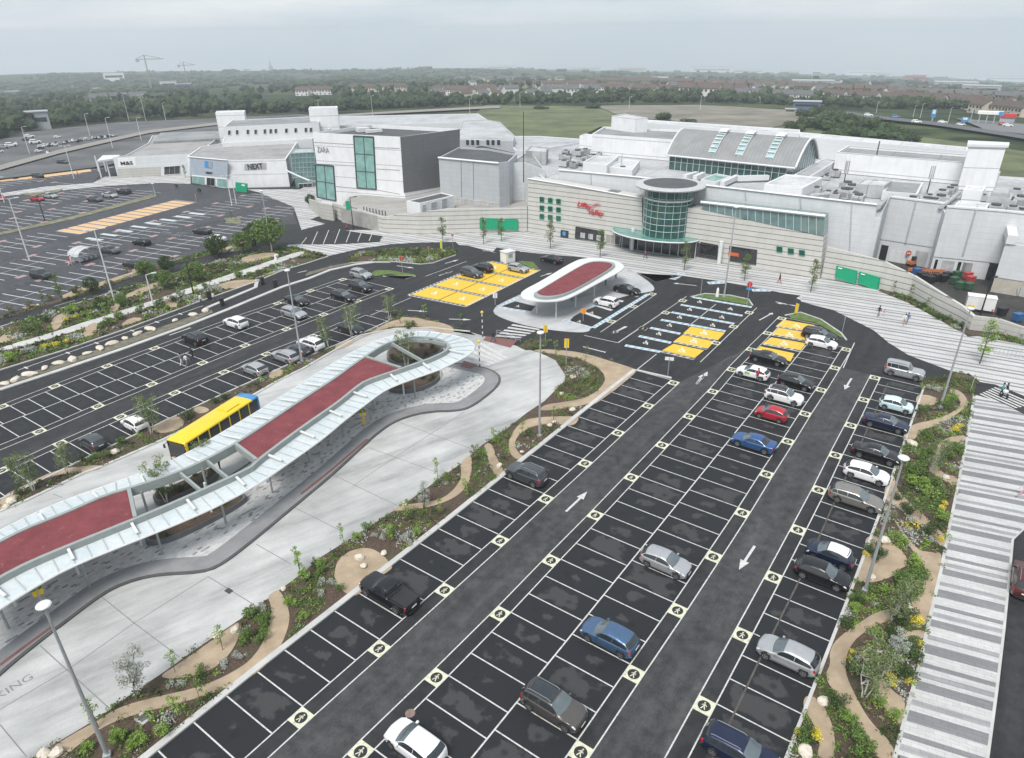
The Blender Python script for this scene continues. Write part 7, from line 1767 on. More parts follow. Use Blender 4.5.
roofblock(sb_,[s0,s1,s1+sn*14,s0+sn*14],2.6,8.2,LGREYP,ROOFL,.3);roofblock(sb_,[s0+sn*.1,s1+sn*.1,s1+sn*13.9,s0+sn*13.9],0,2.6,plain('buff_base',(.42,.39,.33),.8),ROOFL,.1,'base_wall','base_top')
P,d=on(s0,s1,T('U',(992,345),(1016,348),(1014,392),(990,388)),.1);m=MB();m.add(P,[(3,2,1,0)]);m.build('door',ROOFL,sb_)
m=MB();c0,c1=s0-sn*.3,s0+sn*3;m.prism([tuple(x)for x in(s0-sn*.3,s0-sn*.3+Vector((1.2,-.7)),s0+sn*14,s0+sn*14-Vector((1.2,-.7)))],8.2,9.6);m.build('roof_edge_duct',TRIMW,sb_)
mb=MB();mb.poly(GP([(868,258),(880,290),(908,302),(935,315),(957,328),(968,337),(1000,335),(1075,350),(1075,285),(992,273),(934,262)]),.034);struct('service_yard',mb,YARD)
def lorry():
 p=G(978,311,0);r=empty('white_trailer',(p.x,p.y,.04),math.radians(-28),'white box trailer with a yellow panel in the service yard','trailer');r.scale=(.82,)*3;m=MB();m.box(-2.3,2.3,-1.05,1.05,.55,2.9);m.build('box',SIGNW,r)
 m=MB();m.box(-2.35,2.35,-1.1,1.1,2.9,3.0);m.build('roof',SIGNW,r)
 for x in(-.6,.6):
  for y in(-.95,.95):m=MB();m.tube([(x,y-.1,.32),(x,y+.1,.32)],.32,16);m.build('wheel',TYRE,r)
 m=MB();m.tube([(-3.4,0,.5),(-2.3,.5,.5)],.05,6);m.tube([(-3.4,0,.5),(-2.3,-.5,.5)],.05,6);m.tube([(-3.3,0,.5),(-3.3,0,0)],.05,6);m.build('drawbar',BLK,r)
 m=MB();m.box(-2.0,-.9,-1.075,-1.05,.7,1.25);m.build('yellow_panel',SIGNY,r);m=MB();m.box(1.9,2.2,-1.075,-1.05,.6,.95);m.build('tail_light',SIGNR,r)
lorry()
def skip(k,x,y,w,d,h,mat,label,name='wheeled_bin',cat='bin',group='bins in the service yard',rz=.3):
 p=GT1(k,x,y);r=empty(name,(p[0],p[1],.04),rz,label,cat,group);w*=.8;d*=.8;h*=.85;m=MB();m.add([(sx*w*(.42 if z==0 else .5),sy*d*(.42 if z==0 else .5),.15+z*h)for z in(0,1)for sx,sy in((-1,-1),(1,-1),(1,1),(-1,1))],[(3,2,1,0),(4,5,6,7),(0,1,5,4),(1,2,6,5),(2,3,7,6),(3,0,4,7)]);m.build('body',mat,r)
 m=MB();m.box(-w*.52,w*.52,-d*.52,d*.52,.15+h,.22+h);m.build('lid',mat,r)
 for sx in(-.35,.35):
  for sy in(-.35,.35):m=MB();m.tube([(sx*w,sy*d-.04,.1),(sx*w,sy*d+.04,.1)],.1,8);m.build('wheel',BLK,r)
BING=plain('bin_green',(.035,.10,.05),.6);BINK=plain('bin_black',(.02,.02,.025),.5);BINB=plain('bin_blue',(.03,.12,.3),.5);BINR=plain('bin_red',(.42,.07,.07),.6)
for i,(x,y,mt,lab)in enumerate([(490,305,BINK,'black bin leftmost in the yard cluster'),(515,318,BINK,'second black bin in the yard cluster'),(540,325,BINK,'black bin with white papers in the yard cluster'),(575,315,BINK,'black bin behind the yard cluster'),(605,318,BINK,'black bin next to the green ones'),(625,305,BINK,'black bin at the back near the green ones'),(660,330,BING,'green bin leftmost of the group'),(690,355,BING,'green bin front left of the group'),(735,360,BING,'green bin front right of the group'),(675,300,BING,'green bin at the back of the group'),(745,325,BINR,'red bin right of the green bins'),(730,305,BINR,'second red bin behind the green bins'),(470,285,BINB,'blue bin beside the orange fencing'),(905,490,BINK,'black bin behind the white lorry'),(985,520,BINB,'blue bin at the low wall')]):
 skip('U',x,y,1.6,1.2,1.25,mt,lab)
OF=plain('orange_fence',(.50,.16,.07),.7)
of_=empty('orange_barrier',(*GT1('U',425,275),.04),-.2,'orange plastic barriers in front of the loading doors','barrier')
for i in range(5):
 m=MB();m.box(i*1.35,i*1.35+1.25,-.06,.06,.55,1.05);m.box(i*1.35+.1,i*1.35+.2,-.25,.25,0,.55);m.box(i*1.35+1.05,i*1.35+1.15,-.25,.25,0,.55);m.build('panel',OF,of_)
for x,y,lab in[(418,215,'round red and white no entry disc on the orange digger'),]:
 p=GT1('U',x,y+15);r=empty('round_barrier_sign',(p[0],p[1],.04),0,'orange red round sign by the loading doors','sign');m=MB();m.tube([(0,0,0),(0,0,2)],.05,6);m.build('post',GALV,r);m=MB();m.tube([(0,-.05,2.2),(0,.05,2.2)],.5,18);m.build('disc',plain('dull_red',(.42,.09,.06),.6),r);m=MB();m.box(-.32,.32,-.07,-.05,2.13,2.27);m.build('bar',SIGNW,r)
def digger():
 p=GT1('U',445,235);r=empty('small_digger',(p[0],p[1],.04),.4,'small orange digger by the loading doors','digger');r.scale=(.75,)*3
 for y in(-.6,.6):m=MB();m.box(-1,1,y-.2,y+.2,0,.5);m.build('track',BLK,r)
 m=MB();m.box(-1,.8,-.7,.7,.55,1.3);m.build('body',OF,r);m=MB();m.box(-.3,.6,-.6,.1,1.3,2.4);m.build('cab',CGL,r);m=MB();m.tube([(.7,.3,1.2),(1.9,.3,2.6),(3.0,.3,1.6),(3.1,.3,.7)],.14,6);m.build('arm',OF,r);m=MB();m.cbox((3.1,.3,.5),.5,.6,.5);m.build('bucket',BLK,r)
digger()
p=G2(940,284);skip('U',560,262,1.8,1.3,1.6,plain('pale_orange',(.6,.33,.15),.6),'pale orange box beside the barriers','storage_box','box',None)
def leaf_mat(name,cols,rough=.7):
 m=bpy.data.materials.new(name);nt,b=nodes(m)
 g=N(nt,'ShaderNodeNewGeometry');f=g.outputs['Random Per Island'];n=tex_noise(nt,g.outputs['Position'],1.3,3,.6)
 v=mth(nt,'ADD',mth(nt,'MULTIPLY',f,.6),mth(nt,'MULTIPLY',n,.5))
 nt.links.new(ramp(nt,v,[(.15+.7*i/(len(cols)-1),c)for i,c in enumerate(cols)]),b.inputs['Base Color'])
 b.inputs['Roughness'].default_value=rough;b.inputs['Specular IOR Level'].default_value=.3;return m
LF={'green':leaf_mat('leaf_mid_green',[(.052,.098,.023),(.098,.169,.036),(.156,.234,.058)]),'dark':leaf_mat('leaf_dark_green',[(.022,.045,.014),(.042,.075,.023),(.072,.115,.034)])if True else leaf_mat('leaf_dark',[(.029,.058,.018),(.058,.104,.031),(.098,.156,.046)]),'bright':leaf_mat('leaf_bright_green',[(.111,.195,.033),(.182,.293,.052),(.260,.377,.078)]),'silver':leaf_mat('leaf_silver',[(.221,.247,.208),(.338,.364,.312),(.468,.494,.442)]),'yellow':leaf_mat('flower_yellow',[(.390,.338,.039),(.676,.546,.052),(.750,.702,.104)]),'birch':leaf_mat('leaf_birch',[(.078,.111,.039),(.130,.176,.065),(.195,.247,.098)]),'olive':leaf_mat('leaf_olive',[(.091,.091,.039),(.143,.143,.065),(.221,.215,.104)])}
BARKW=plain('birch_bark',(.52,.50,.46),.8,var=.35,scale=8);BARKD=plain('tree_bark',(.10,.075,.055),.9,var=.3,scale=5)
RNG=random.Random(11)
def leaf(mb,p,s,up=.3):
 a=Vector((RNG.gauss(0,1),RNG.gauss(0,1),RNG.gauss(0,1)+up)).normalized();b=a.orthogonal().normalized();b=Matrix.Rotation(RNG.random()*6.28,3,a)@b;c=a.cross(b)
 s*=RNG.uniform(.6,1.3);l=b*s;w_=c*s*.55
 mb.add([p-l,p+w_*1.0,p+l,p-w_],[(0,1,2,3)])
def rball(r=1.0):
 while True:
  v=Vector((RNG.uniform(-1,1),RNG.uniform(-1,1),RNG.uniform(-1,1)))
  if v.length<=1:return v*r
def crown_clumps(mb,clumps,per,s):
 for c,r in clumps:
  for _ in range(per):
   v=rball();v=v.normalized()*(v.length**.45);leaf(mb,c+Vector((v.x*r,v.y*r,v.z*r*.8)),s)
def tree_proto(name,kind,seed):
 """crown and trunk meshes of one young tree, unit height about 5 m"""
 RNG.seed(seed);tr=MB();cr_=MB()
 if kind=='birch':
  cl=[]
  for k in range(4):
   a=RNG.random()*6.28;lean=RNG.uniform(.25,.6);pts=[Vector((.12*math.cos(a),.12*math.sin(a),0))]
   for q in range(1,7):t=q/6;pts.append(Vector((math.cos(a)*(.12+lean*t*1.6)+RNG.uniform(-.08,.08),math.sin(a)*(.12+lean*t*1.6)+RNG.uniform(-.08,.08),4.3*t)))
   tr.tube(pts,[.045,.042,.036,.03,.024,.017,.008],6)
   for q in range(2,7):
    for _ in range(3):
     b=RNG.random()*6.28;L=RNG.uniform(.4,.95)*(1.15-q*.08);e=pts[q]+Vector((math.cos(b)*L,math.sin(b)*L,L*.45));tr.tube([pts[q],e],[.018,.006],4);cl.append((e,RNG.uniform(.22,.40)))
  crown_clumps(cr_,cl,44,.075)
 elif kind=='street':
  tr.tube([(0,0,0),(.02,0,1.5),(0,.02,3.2),(0,0,4.6)],[.07,.06,.045,.015],8);cl=[]
  for k in range(34):
   z=RNG.uniform(1.5,5.0);R=.9*(1-((z-2.5)/2.75)**2 if z>2.5 else .55+.45*(z-1.5));a=RNG.random()*6.28;d=R*RNG.uniform(.35,1);e=Vector((d*math.cos(a),d*math.sin(a),z));tr.tube([(0,0,z-.35),e],[.02,.006],4);cl.append((e,RNG.uniform(.25,.42)))
  crown_clumps(cr_,cl,34,.085)
 elif kind=='round':
  tr.tube([(0,0,0),(.05,0,1.0),(0,.05,2.0)],[.16,.13,.08],8);cl=[]
  for k in range(30):
   v=rball();v=v.normalized()*v.length**.4;e=Vector((v.x*1.9,v.y*1.9,2.9+v.z*1.7));tr.tube([(0,0,1.6),e],[.05,.01],4);cl.append((e,RNG.uniform(.5,.85)))
  crown_clumps(cr_,cl,85,.16)
 elif kind=='sapling':
  tr.tube([(0,0,0),(.03,.02,1.0),(0,0,2.2)],[.025,.02,.008],5);cl=[]
  for k in range(14):z=RNG.uniform(.5,2.3);a=RNG.random()*6.28;d=RNG.uniform(.08,.4);e=Vector((d*math.cos(a),d*math.sin(a),z));tr.tube([(0,0,z-.15),e],[.01,.004],3);cl.append((e,.15))
  crown_clumps(cr_,cl,14,.07)
 elif kind=='shrub':
  cl=[]
  for k in range(12):a=RNG.random()*6.28;d=RNG.uniform(0,.55);e=Vector((d*math.cos(a),d*math.sin(a),RNG.uniform(.25,.85)));tr.tube([(0,0,0),e],[.02,.006],3);cl.append((e,RNG.uniform(.18,.34)))
  crown_clumps(cr_,cl,46,.062)
 elif kind=='tussock':
  cl=[]
  for k in range(9):a=RNG.random()*6.28;d=RNG.uniform(0,.4);e=Vector((d*math.cos(a),d*math.sin(a),RNG.uniform(.12,.4)));tr.tube([(0,0,0),e],[.012,.004],3);cl.append((e,RNG.uniform(.15,.24)))
  crown_clumps(cr_,cl,40,.05)
 return tr,cr_
TP={}
for nm,kind,lf,bk,sd in[('birch0','birch','birch',BARKW,1),('birch1','birch','birch',BARKW,2),('birch2','birch','silver',BARKD,3),('street0','street','green',BARKD,4),('street1','street','birch',BARKD,5),('street2','street','bright',BARKD,6),('round0','round','dark',BARKD,7),('round1','round','green',BARKD,8),('sap0','sapling','bright',BARKD,9),('sap1','sapling','green',BARKD,10),('sh_g','shrub','green',BARKD,12),('sh_d','shrub','dark',BARKD,13),('sh_b','shrub','bright',BARKD,14),('sh_s','tussock','silver',BARKD,15),('sh_y','tussock','yellow',BARKD,16),('sh_o','shrub','olive',BARKD,17)]:
 t,c=tree_proto(nm,kind,sd);TP[nm]=(t.mesh(nm+'_stems',bk),c.mesh(nm+'_leaves',LF[lf]))
def plant(nm,pos,label,cat='tree',group=None,scale=1.,name='young_tree',z=.06,sz=None,parts=('trunk','crown')):
 scale*=.78 if nm[:2]=='sh' else 1;r=empty(name,(pos[0],pos[1],z if len(pos)<3 else pos[2]),RNG.random()*6.28,label,cat,group);r.scale=(scale,scale,sz or scale)
 for n_,me in zip(parts,TP[nm]):o=bpy.data.objects.new(n_,me);COL.objects.link(o);o.parent=r
 return r
RNG.seed(5)
for nm,k,x,y,s,lab in[('birch2','A',548,520,.82,'grey green multi-stemmed tree at the edge of the bus plaza'),('birch0','D',378,520,1.05,'large white stemmed birch leaning over the garden path'),('birch1','D',482,215,.95,'thin white stemmed birch above the stone by the garden path'),('birch0','E',605,215,.95,'birch beside the white small car left of the bus'),('birch1','E',137,440,.95,'birch in the planted strip at the left edge'),('birch1','E',268,375,.75,'small birch between the grey small car and the plaza kerb'),('birch0','J',606,580,.95,'birch in front of the dark hatchback near the canopy'),('birch1','J',515,628,.9,'birch beside the white SUV above the canopy'),('birch0','J',756,515,.8,'slim birch at the end of the planted side row'),('birch2','F',668,512,.55,'small dark tree inside the curved path at the plaza edge'),('birch1','H',640,372,.8,'slim birch at the bend of the garden path'),('birch2','D',505,385,.6,'low grey tree under the leaning birch'),('birch1','K',30,640,.0,'')]:
 if s:plant(nm,GT1(k,x,y),lab,scale=s,name='birch_tree')
p=GT1('E',670,500,.2);plant('birch0',(p[0],p[1],.6),'birch growing up through the left court of the long canopy',scale=.95,name='birch_tree');p=GT1('E',825,405,.2);plant('birch1',(p[0],p[1],.6),'birch growing up through the middle court of the long canopy',scale=.8,name='birch_tree');p=G2(407,372);plant('birch0',(p[0],p[1],.5),'birch growing up through the rounded court of the long canopy',scale=1.05,name='birch_tree')
for nm,px,py,tip,lab in[('street0',443,242,216,'street tree beside the lime banner'),('street1',483.5,244,217,'street tree in front of the left green hoarding'),('street0',501.5,241.5,217,'street tree in front of the right green hoarding by the entrance'),('street1',550.4,249,220,'street tree below the nine square windows'),('street0',600,257.5,228,'street tree before the poster shopfront'),('street1',684,270.8,241,'street tree under the edge of the porch'),('street0',744.2,281,253,'street tree before the right hand shopfronts'),('street1',810.6,292,259,'street tree at the end of the stone building'),('street2',979.5,364,318.5,'bright green street tree beside the crossing')]:
 p=Vector(G2(px,py));h=HT(p,tip);plant(nm,p,lab,scale=h/5.2,group=None,name='street_tree',z=.03)
for nm,k,x,y,tip,lab in[('round1','J',285,242,105,'large tree behind the lamp post in the upper strip'),('round0','J',222,225,130,'tree left of the large lamp post tree'),('round1','J',175,255,165,'tree between the white saloon and the road'),('round0','J',70,270,190,'tree over the concrete footpath start'),('street0','I',250,250,135,'slim tree leftmost in the upper hedge'),('round0','I',370,215,150,'round tree beside the white hedge lamp post'),('round1','I',590,160,80,'tree right of the hedge lamp post'),('round0','I',672,130,62,'dark tree in front of the grey parked car'),('round1','I',785,165,85,'feathery tree behind the black post'),('round0','I',868,62,-20,'tree at the far end of the upper hedge'),('round1','I',490,268,215,'low round tree at the sand patch'),('round0','I',410,290,235,'low tree at the near hedge sand patch'),('round1','I',660,195,120,'soft green tree above the concrete path'),('street0','I',172,250,200,'small slim tree near the left hedge end'),('round0','O',570,648,585,'bush left of two by the tall teal window'),('round1','O',655,630,588,'bush right of two by the tall teal window'),('street1','N',925,640,600,'small tree on the dry verge near the corner store'),('round0','N',705,512,495,'dark bush left of two in front of the pale store'),('round0','N',797,532,512,'dark bush right of two in front of the corner store'),('street1','N',740,470,420,'tree at the corner between the two stores')]:
 px,py=T(k,(x,y))[0];_,ty=T(k,(x,tip))[0];p=Vector(G2(px,py));h=max(1.2,HT(p,ty));plant(nm,p,lab,scale=h/(5.0 if nm[0]=='s' else 4.9),name='hedge_tree')
SHL={'plaza':'in the bed between the bus plaza and the main rows','right':'in the winding garden beside the banded footway','north':'in the strip between the bus road and the side rows','upper':'in the upper strip along the concrete footpath','wall_bed':'at the foot of the curved wall on the right','mid_island':'on the long island in the upper road','taxi_island':'on the small bed beside the zebra crossing','upper_edge':'in the hedge along the older car park'}
CN={'sh_g':'mid green shrub','sh_d':'dark green shrub','sh_b':'bright green shrub','sh_s':'silvery grey tussock','sh_y':'yellow flowering clump','sh_o':'olive brown shrub','sap0':'bright leaved sapling','sap1':'thin green sapling'}
NSH=[0]
def which_bed(p):
 for k in SHL:
  if k in BEDS and inside(p,BEDS[k]):return k
 return None
def shrub(nm,k,x,y,s=1.0):
 p=GT1(k,x,y);b=which_bed(p)or('upper' if k in 'IJ' else 'plaza' if k in 'ABFGK' else 'right')
 lab=CN[nm]+' '+SHL[b];plant(nm,p,lab,'sapling' if nm[:3]=='sap' else 'shrub',CN[nm]+'s '+SHL[b],s,'sapling' if nm[:3]=='sap' else 'shrub',parts=('stem','leaves')if nm[:3]=='sap' else('stems','leaves'))
for nm,L in{'sap0':[('A',890,330,1),('A',700,420,.9),('A',395,640,1.1),('A',715,600,1),('F',600,570,1.1),('F',535,655,1),('F',350,650,.9),('F',725,390,1),('F',730,545,.9),('F',840,470,1),('F',175,755,1),('F',950,255,.9),('G',40,235,1),('G',165,165,.8),('K',620,575,.9),('K',100,430,1),('B',175,20,1)],'sap1':[('F',905,380,1.2),('F',870,350,1.1),('K',740,600,.9),('K',690,700,.9),('J',800,535,1),('J',890,520,1),('K',240,470,.9),('H',605,560,1.1),('A',800,540,.9),('U',355,385,1),('U',430,415,1.2),('U',520,465,.9),('K',545,545,.8)],'sh_s':[('A',890,400,1),('A',935,360,1),('A',965,365,1),('A',690,470,1),('A',720,465,1),('A',985,260,1),('B',270,60,1.2),('B',265,105,1.1),('B',300,60,1.1),('B',30,165,1.2),('F',470,625,1),('F',500,640,1.1),('F',600,640,1.2),('F',615,655,1),('H',640,40,1.4),('H',670,45,1.2),('H',580,570,1),('H',620,605,1),('H',650,650,1.2),('D',350,370,1),('D',420,150,.9),('I',115,450,2.6),('I',755,240,2.2),('I',870,200,2.2),('I',640,200,1.6),('J',70,400,2.2),('J',375,290,1.6),('J',340,255,1.3)],'sh_y':[('H',745,200,1.3),('H',765,190,1.2),('H',730,205,1),('H',690,520,1.2),('H',700,495,1.0),('H',685,640,1.1),('D',590,225,1.5),('D',600,220,1.3),('D',490,455,1.2),('D',480,435,1.1),('D',495,475,1),('D',560,460,1),('D',595,310,1.1),('D',325,370,.9),('D',330,340,.8),('D',115,665,1),('D',195,690,1.2),('D',190,655,1),('D',380,355,.8),('I',180,435,1.8),('I',230,425,1.8),('I',270,410,1.5),('I',265,325,1.6),('I',300,315,1.5),('I',690,240,1.3),('I',775,205,1.2),('H',385,700,1)],'sh_b':[('H',600,430,1.7),('H',570,420,1.4),('H',640,470,1.6),('H',690,560,1.4),('H',710,90,1.2),('H',735,80,1.2),('H',780,140,.9),('H',500,640,1.2),('H',530,655,1.1),('H',580,745,1.4),('D',465,100,1.1),('D',345,180,1.1),('D',430,270,.9),('D',435,555,1.1),('D',495,605,1.1),('D',320,610,1.1),('A',350,730,1),('A',470,690,1.3),('A',560,700,1.3),('A',650,665,1.2),('A',530,720,1),('B',140,150,1.1),('B',190,205,1),('B',200,40,1.2),('F',260,740,1),('F',400,640,1.1),('F',640,620,1),('I',300,290,2),('I',270,300,1.8),('J',150,350,1.6),('I',50,485,1.8),('F',960,250,1),('K',30,460,1)],'sh_g':[('H',690,110,1.5),('H',720,110,1.4),('H',640,300,1.6),('H',610,330,1.7),('H',600,370,1.8),('H',560,370,1.4),('H',660,430,1.6),('H',680,470,1.5),('H',630,230,1.4),('H',740,290,1.6),('H',720,320,1.5),('H',700,300,1.3),('D',540,110,1.7),('D',580,90,1.7),('D',600,50,1.6),('D',520,60,1.5),('D',560,40,1.5),('D',380,740,1.6),('D',350,690,1.5),('D',300,610,1.2),('D',410,100,1.1),('D',350,130,1.2),('D',130,690,1.2),('A',800,420,1),('A',980,290,1.4),('A',1000,200,1.4),('B',30,230,1.4),('B',30,290,1.2),('B',260,25,1.1),('B',340,90,.9),('F',900,300,1.2),('F',760,400,1.1),('F',720,420,1),('F',540,620,1.1),('F',440,600,1.1),('I',100,370,1.8),('I',150,355,1.6),('I',430,345,2),('I',480,320,2),('I',560,290,1.8),('I',640,260,1.8),('I',720,230,1.6),('I',960,150,1.6),('I',820,195,1.5),('J',200,350,1.5),('J',290,320,1.5),('J',440,275,1.3),('J',480,265,1.2),('J',330,240,1.4),('J',370,240,1.3),('E',490,255,1.2),('E',430,310,1.2),('E',380,320,1.2)],'sh_d':[('H',555,540,1.4),('H',545,520,1.2),('H',635,620,1.5),('H',660,600,1.3),('H',510,480,1.1),('H',400,690,1.3),('H',440,700,1.3),('H',430,720,1.2),('D',310,240,1.3),('D',355,140,1.2),('D',540,200,1.6),('D',520,230,1.5),('D',265,550,1.5),('D',530,330,1.7),('D',560,360,1.7),('D',530,440,1.5),('D',500,320,1.4),('D',150,680,1.1),('D',330,410,1.2),('D',380,430,1.2),('E',750,160,1.4),('E',760,145,1.3),('E',900,80,1.3),('E',860,95,1.2),('E',80,460,1.3),('E',330,325,1.1),('I',190,330,1.8),('I',690,250,1.8),('I',300,215,1.5),('J',760,500,1.2),('J',850,545,1.2),('J',250,745,1.2),('J',830,555,1),('U',580,510,1.3),('U',620,520,1.3),('U',660,540,1.2),('U',700,555,1.3),('U',780,555,1.8),('U',795,545,1.8),('U',500,450,1.1),('U',940,590,1.3),('U',890,600,1.1),('U',1010,610,1.3)],'sh_o':[('J',620,285,1.2),('J',700,270,1.3),('J',760,265,1.3),('J',830,265,1.3),('J',890,270,1.3),('J',950,255,1.2),('J',990,245,1.2),('I',310,210,1.6),('I',120,270,1.5),('I',40,290,1.5),('I',510,130,1.4),('I',200,240,1.5),('I',440,180,1.3),('K',640,720,1),('K',780,680,1),('G',260,45,1.1),('G',320,20,1.1),('H',500,560,1)],}.items():
 for a in L:shrub(nm,*a)
BO=[]
for i in range(4):
 bm=bmesh.new();bmesh.ops.create_icosphere(bm,subdivisions=2,radius=.5)
 for v in bm.verts:
  n_=noise.noise(v.co*2.2+Vector((i*7,0,0)));v.co*=1+.35*n_;v.co.z*=.75;v.co.x*=1.15
 me=bpy.data.meshes.new('boulder');bm.to_mesh(me);bm.free();me.materials.append(plain('limestone',(.55,.50,.42),.85,var=.2,scale=4));me.polygons.foreach_set('use_smooth',[True]*len(me.polygons));me.set_sharp_from_angle(angle=.5);BO.append(me)
for i,(k,x,y,s,lab)in enumerate([('A',868,276,.9,'pale boulder left of two on the plaza sand patch'),('A',940,252,.9,'pale boulder right of two on the plaza sand patch'),('A',180,752,1.1,'pale boulder left of two at the bottom edge'),('A',228,748,1.1,'pale boulder right of two at the bottom edge'),('B',110,88,.6,'pale boulder at the top of the bent sand path'),('F',415,715,1.1,'tall pale boulder in the sand clearing behind the pickup'),('F',510,697,.8,'pale boulder at the edge of the sand clearing'),('F',430,748,.8,'low pale boulder in the sand clearing'),('F',970,347,.9,'pale boulder beside the grey SUV'),('F',592,500,.8,'pale boulder at the start of the curved path'),('G',150,186,.8,'pale boulder left of two by the round bark bed'),('G',168,174,.8,'pale boulder right of two by the round bark bed'),('G',240,124,1.0,'pale boulder on the middle sand loop'),('G',196,60,.8,'pale boulder by the concrete edge of the plaza'),('K',690,672,1.1,'pale boulder on the bed by the turning circle'),('G',40,292,.6,'pale boulder in the round bark bed path'),('E',463,294,1.3,'pale boulder behind the bus stop strip'),('E',48,490,1.3,'pale boulder under the leftmost birch'),('E',30,510,.9,'small pale boulder under the leftmost birch'),('H',572,262,1.4,'large pale boulder at the top of the garden'),('H',465,648,1.3,'large pale boulder by the sand loop in the garden'),('H',708,394,.9,'pale boulder on the bend of the garden path'),('D',220,540,1.15,'white upright boulder at the garden fork'),('D',145,745,1.3,'white boulder at the bottom of the garden'),('D',552,155,1.05,'pale boulder beside the thin birch'),('D',415,42,.8,'pale boulder at the lamp post foot in the garden'),('J',308,265,1.1,'pale boulder beside the pointed marker'),('I',150,266,.9,'pale boulder in the upper hedge')]):
 p=GT1(k,x,y);o=bpy.data.objects.new('boulder',BO[i%4]);COL.objects.link(o);s*=.68;o.location=(p[0],p[1],.09+.22*s);o.rotation_euler=(0,0,i*1.3);o.scale=(s,)*3;tag(o,lab,'boulder','boulders in the planted beds')
for i,p in enumerate(BSPOT):
 o=bpy.data.objects.new('boulder',BO[i%4]);COL.objects.link(o);o.location=(p[0],p[1],.25);o.rotation_euler=(0,0,i*1.7);s=.75+.2*(i%3);o.scale=(s*1.5,s,s*.8);tag(o,'pale stone in the row along the median of the upper road','boulder','stones along the upper road median')
def inpath(p):return any(inside(p,q)for q in PATHS)
GC=[LF['green'],LF['dark'],LF['olive'],LF['silver'],LF['bright'],LF['yellow']]
BB=[(min(q[0]for q in P),max(q[0]for q in P),min(q[1]for q in P),max(q[1]for q in P))for P in PATHS]
def inpath(p):
 for q,b in zip(PATHS,BB):
  if b[0]<=p[0]<=b[1]and b[2]<=p[1]<=b[3]and inside(p,q):return True
 return False
def cover(key,dens,per,size,thr=.0):
 poly=BEDS[key];x0,x1=min(p[0]for p in poly),max(p[0]for p in poly);y0,y1=min(p[1]for p in poly),max(p[1]for p in poly);mb=MB();n=int((x1-x0)*(y1-y0)*dens)
 for _ in range(n):
  p=(RNG.uniform(x0,x1),RNG.uniform(y0,y1))
  v=Vector((p[0],p[1],0))-CAM;dd=v.dot(FW);sx=512+F*v.dot(RT)/dd;sy=379-F*v.dot(UP)/dd
  if not(-40<sx<1064 and sy<800):continue
  n1=noise.noise((p[0]*.16,p[1]*.16,1))+.5*noise.noise((p[0]*.6,p[1]*.6,9))
  if n1<thr or not inside(p,poly)or inpath(p):continue
  n2=noise.noise((p[0]*.22+40,p[1]*.22,5));mb.m=0 if n2>.12 else 1 if n2>-.05 else 2 if n2>-.2 else 4 if n2>-.33 else 3
  if noise.noise((p[0]*.3,p[1]*.3+70,2))>.70:mb.m=5
  if RNG.random()<.12:mb.m=RNG.choice((0,1,3,4))
  r=RNG.uniform(.14,.42)
  for _ in range(per):
   v=rball();leaf(mb,Vector((p[0]+v.x*r,p[1]+v.y*r,.08+abs(v.z)*r*1.1)),size)
 o=mb.build('ground_cover',GC);tag(o,'low mixed planting covering the soil '+SHL.get(key,'of the bed'),'planting',kind='stuff')
RNG.seed(3)
cover('right',8,16,.085,-.28);cover('plaza',7,15,.08,-.22);cover('north',4,12,.10,-.15);cover('upper',4.2,12,.16,-.3);cover('upper_edge',5.0,12,.16,-.25);cover('mid_island',7,14,.14,-.4);cover('wall_bed',9,16,.12,-.4);[plant(RNG.choice(('sap0','sap1')),q,'young upright sapling in the planted strips along the upper road','sapling','saplings in the upper strips',RNG.uniform(1.0,1.6),'sapling',parts=('stem','leaves'))for q in[GT1('I',60+i*52,455-i*17.5+RNG.uniform(-30,10))for i in range(18)]if not inpath(q)]
cover('taxi_island',7,12,.09,-.3)
for k,nm in(('planter seen through the rounded court of the canopy',0),('planter seen through the open court of the canopy',0),('dark curved planter under the round end of the canopy','sh_d'),('long dark planter under the open court of the canopy','sh_d')):
 poly=BEDS[k];xs=[p[0]for p in poly];ys=[p[1]for p in poly]
 for _ in range(26):
  p=(RNG.uniform(min(xs),max(xs)),RNG.uniform(min(ys),max(ys)))
  if inside(p,poly):plant(RNG.choice(('sh_d','sh_o')),(p[0],p[1],.7),'dark shrub growing in a planter under the long canopy','shrub','shrubs in the canopy planters',RNG.uniform(.6,.9),'shrub',parts=('stems','leaves'))
RNG.seed(21)
FT=[plain('far_foliage_a',(.030,.052,.022),.95,var=.5,scale=.15),plain('far_foliage_b',(.045,.068,.028),.95,var=.5,scale=.15),plain('far_foliage_c',(.024,.040,.020),.95,var=.5,scale=.15)]
ico=bmesh.new();bmesh.ops.create_icosphere(ico,subdivisions=1,radius=1);IV=[v.co.copy()for v in ico.verts];IF=[tuple(v.index for v in f.verts)for f in ico.faces];ico.free()
ico=bmesh.new();bmesh.ops.create_icosphere(ico,subdivisions=2,radius=1);IV2=[v.co.copy()for v in ico.verts];IF2=[tuple(v.index for v in f.verts)for f in ico.faces];ico.free()
def blob(mb,c,r,rz,fine=False):
 V,Fc=(IV2,IF2)if fine else(IV,IF);o=Vector((RNG.random()*50,RNG.random()*50,0))
 mb.add([(c.x+v.x*r*k,c.y+v.y*r*k,c.z+v.z*rz*k)for v,k in((v,1+.55*noise.noise(v*1.6+o)+RNG.uniform(-.14,.14))for v in V)],Fc)
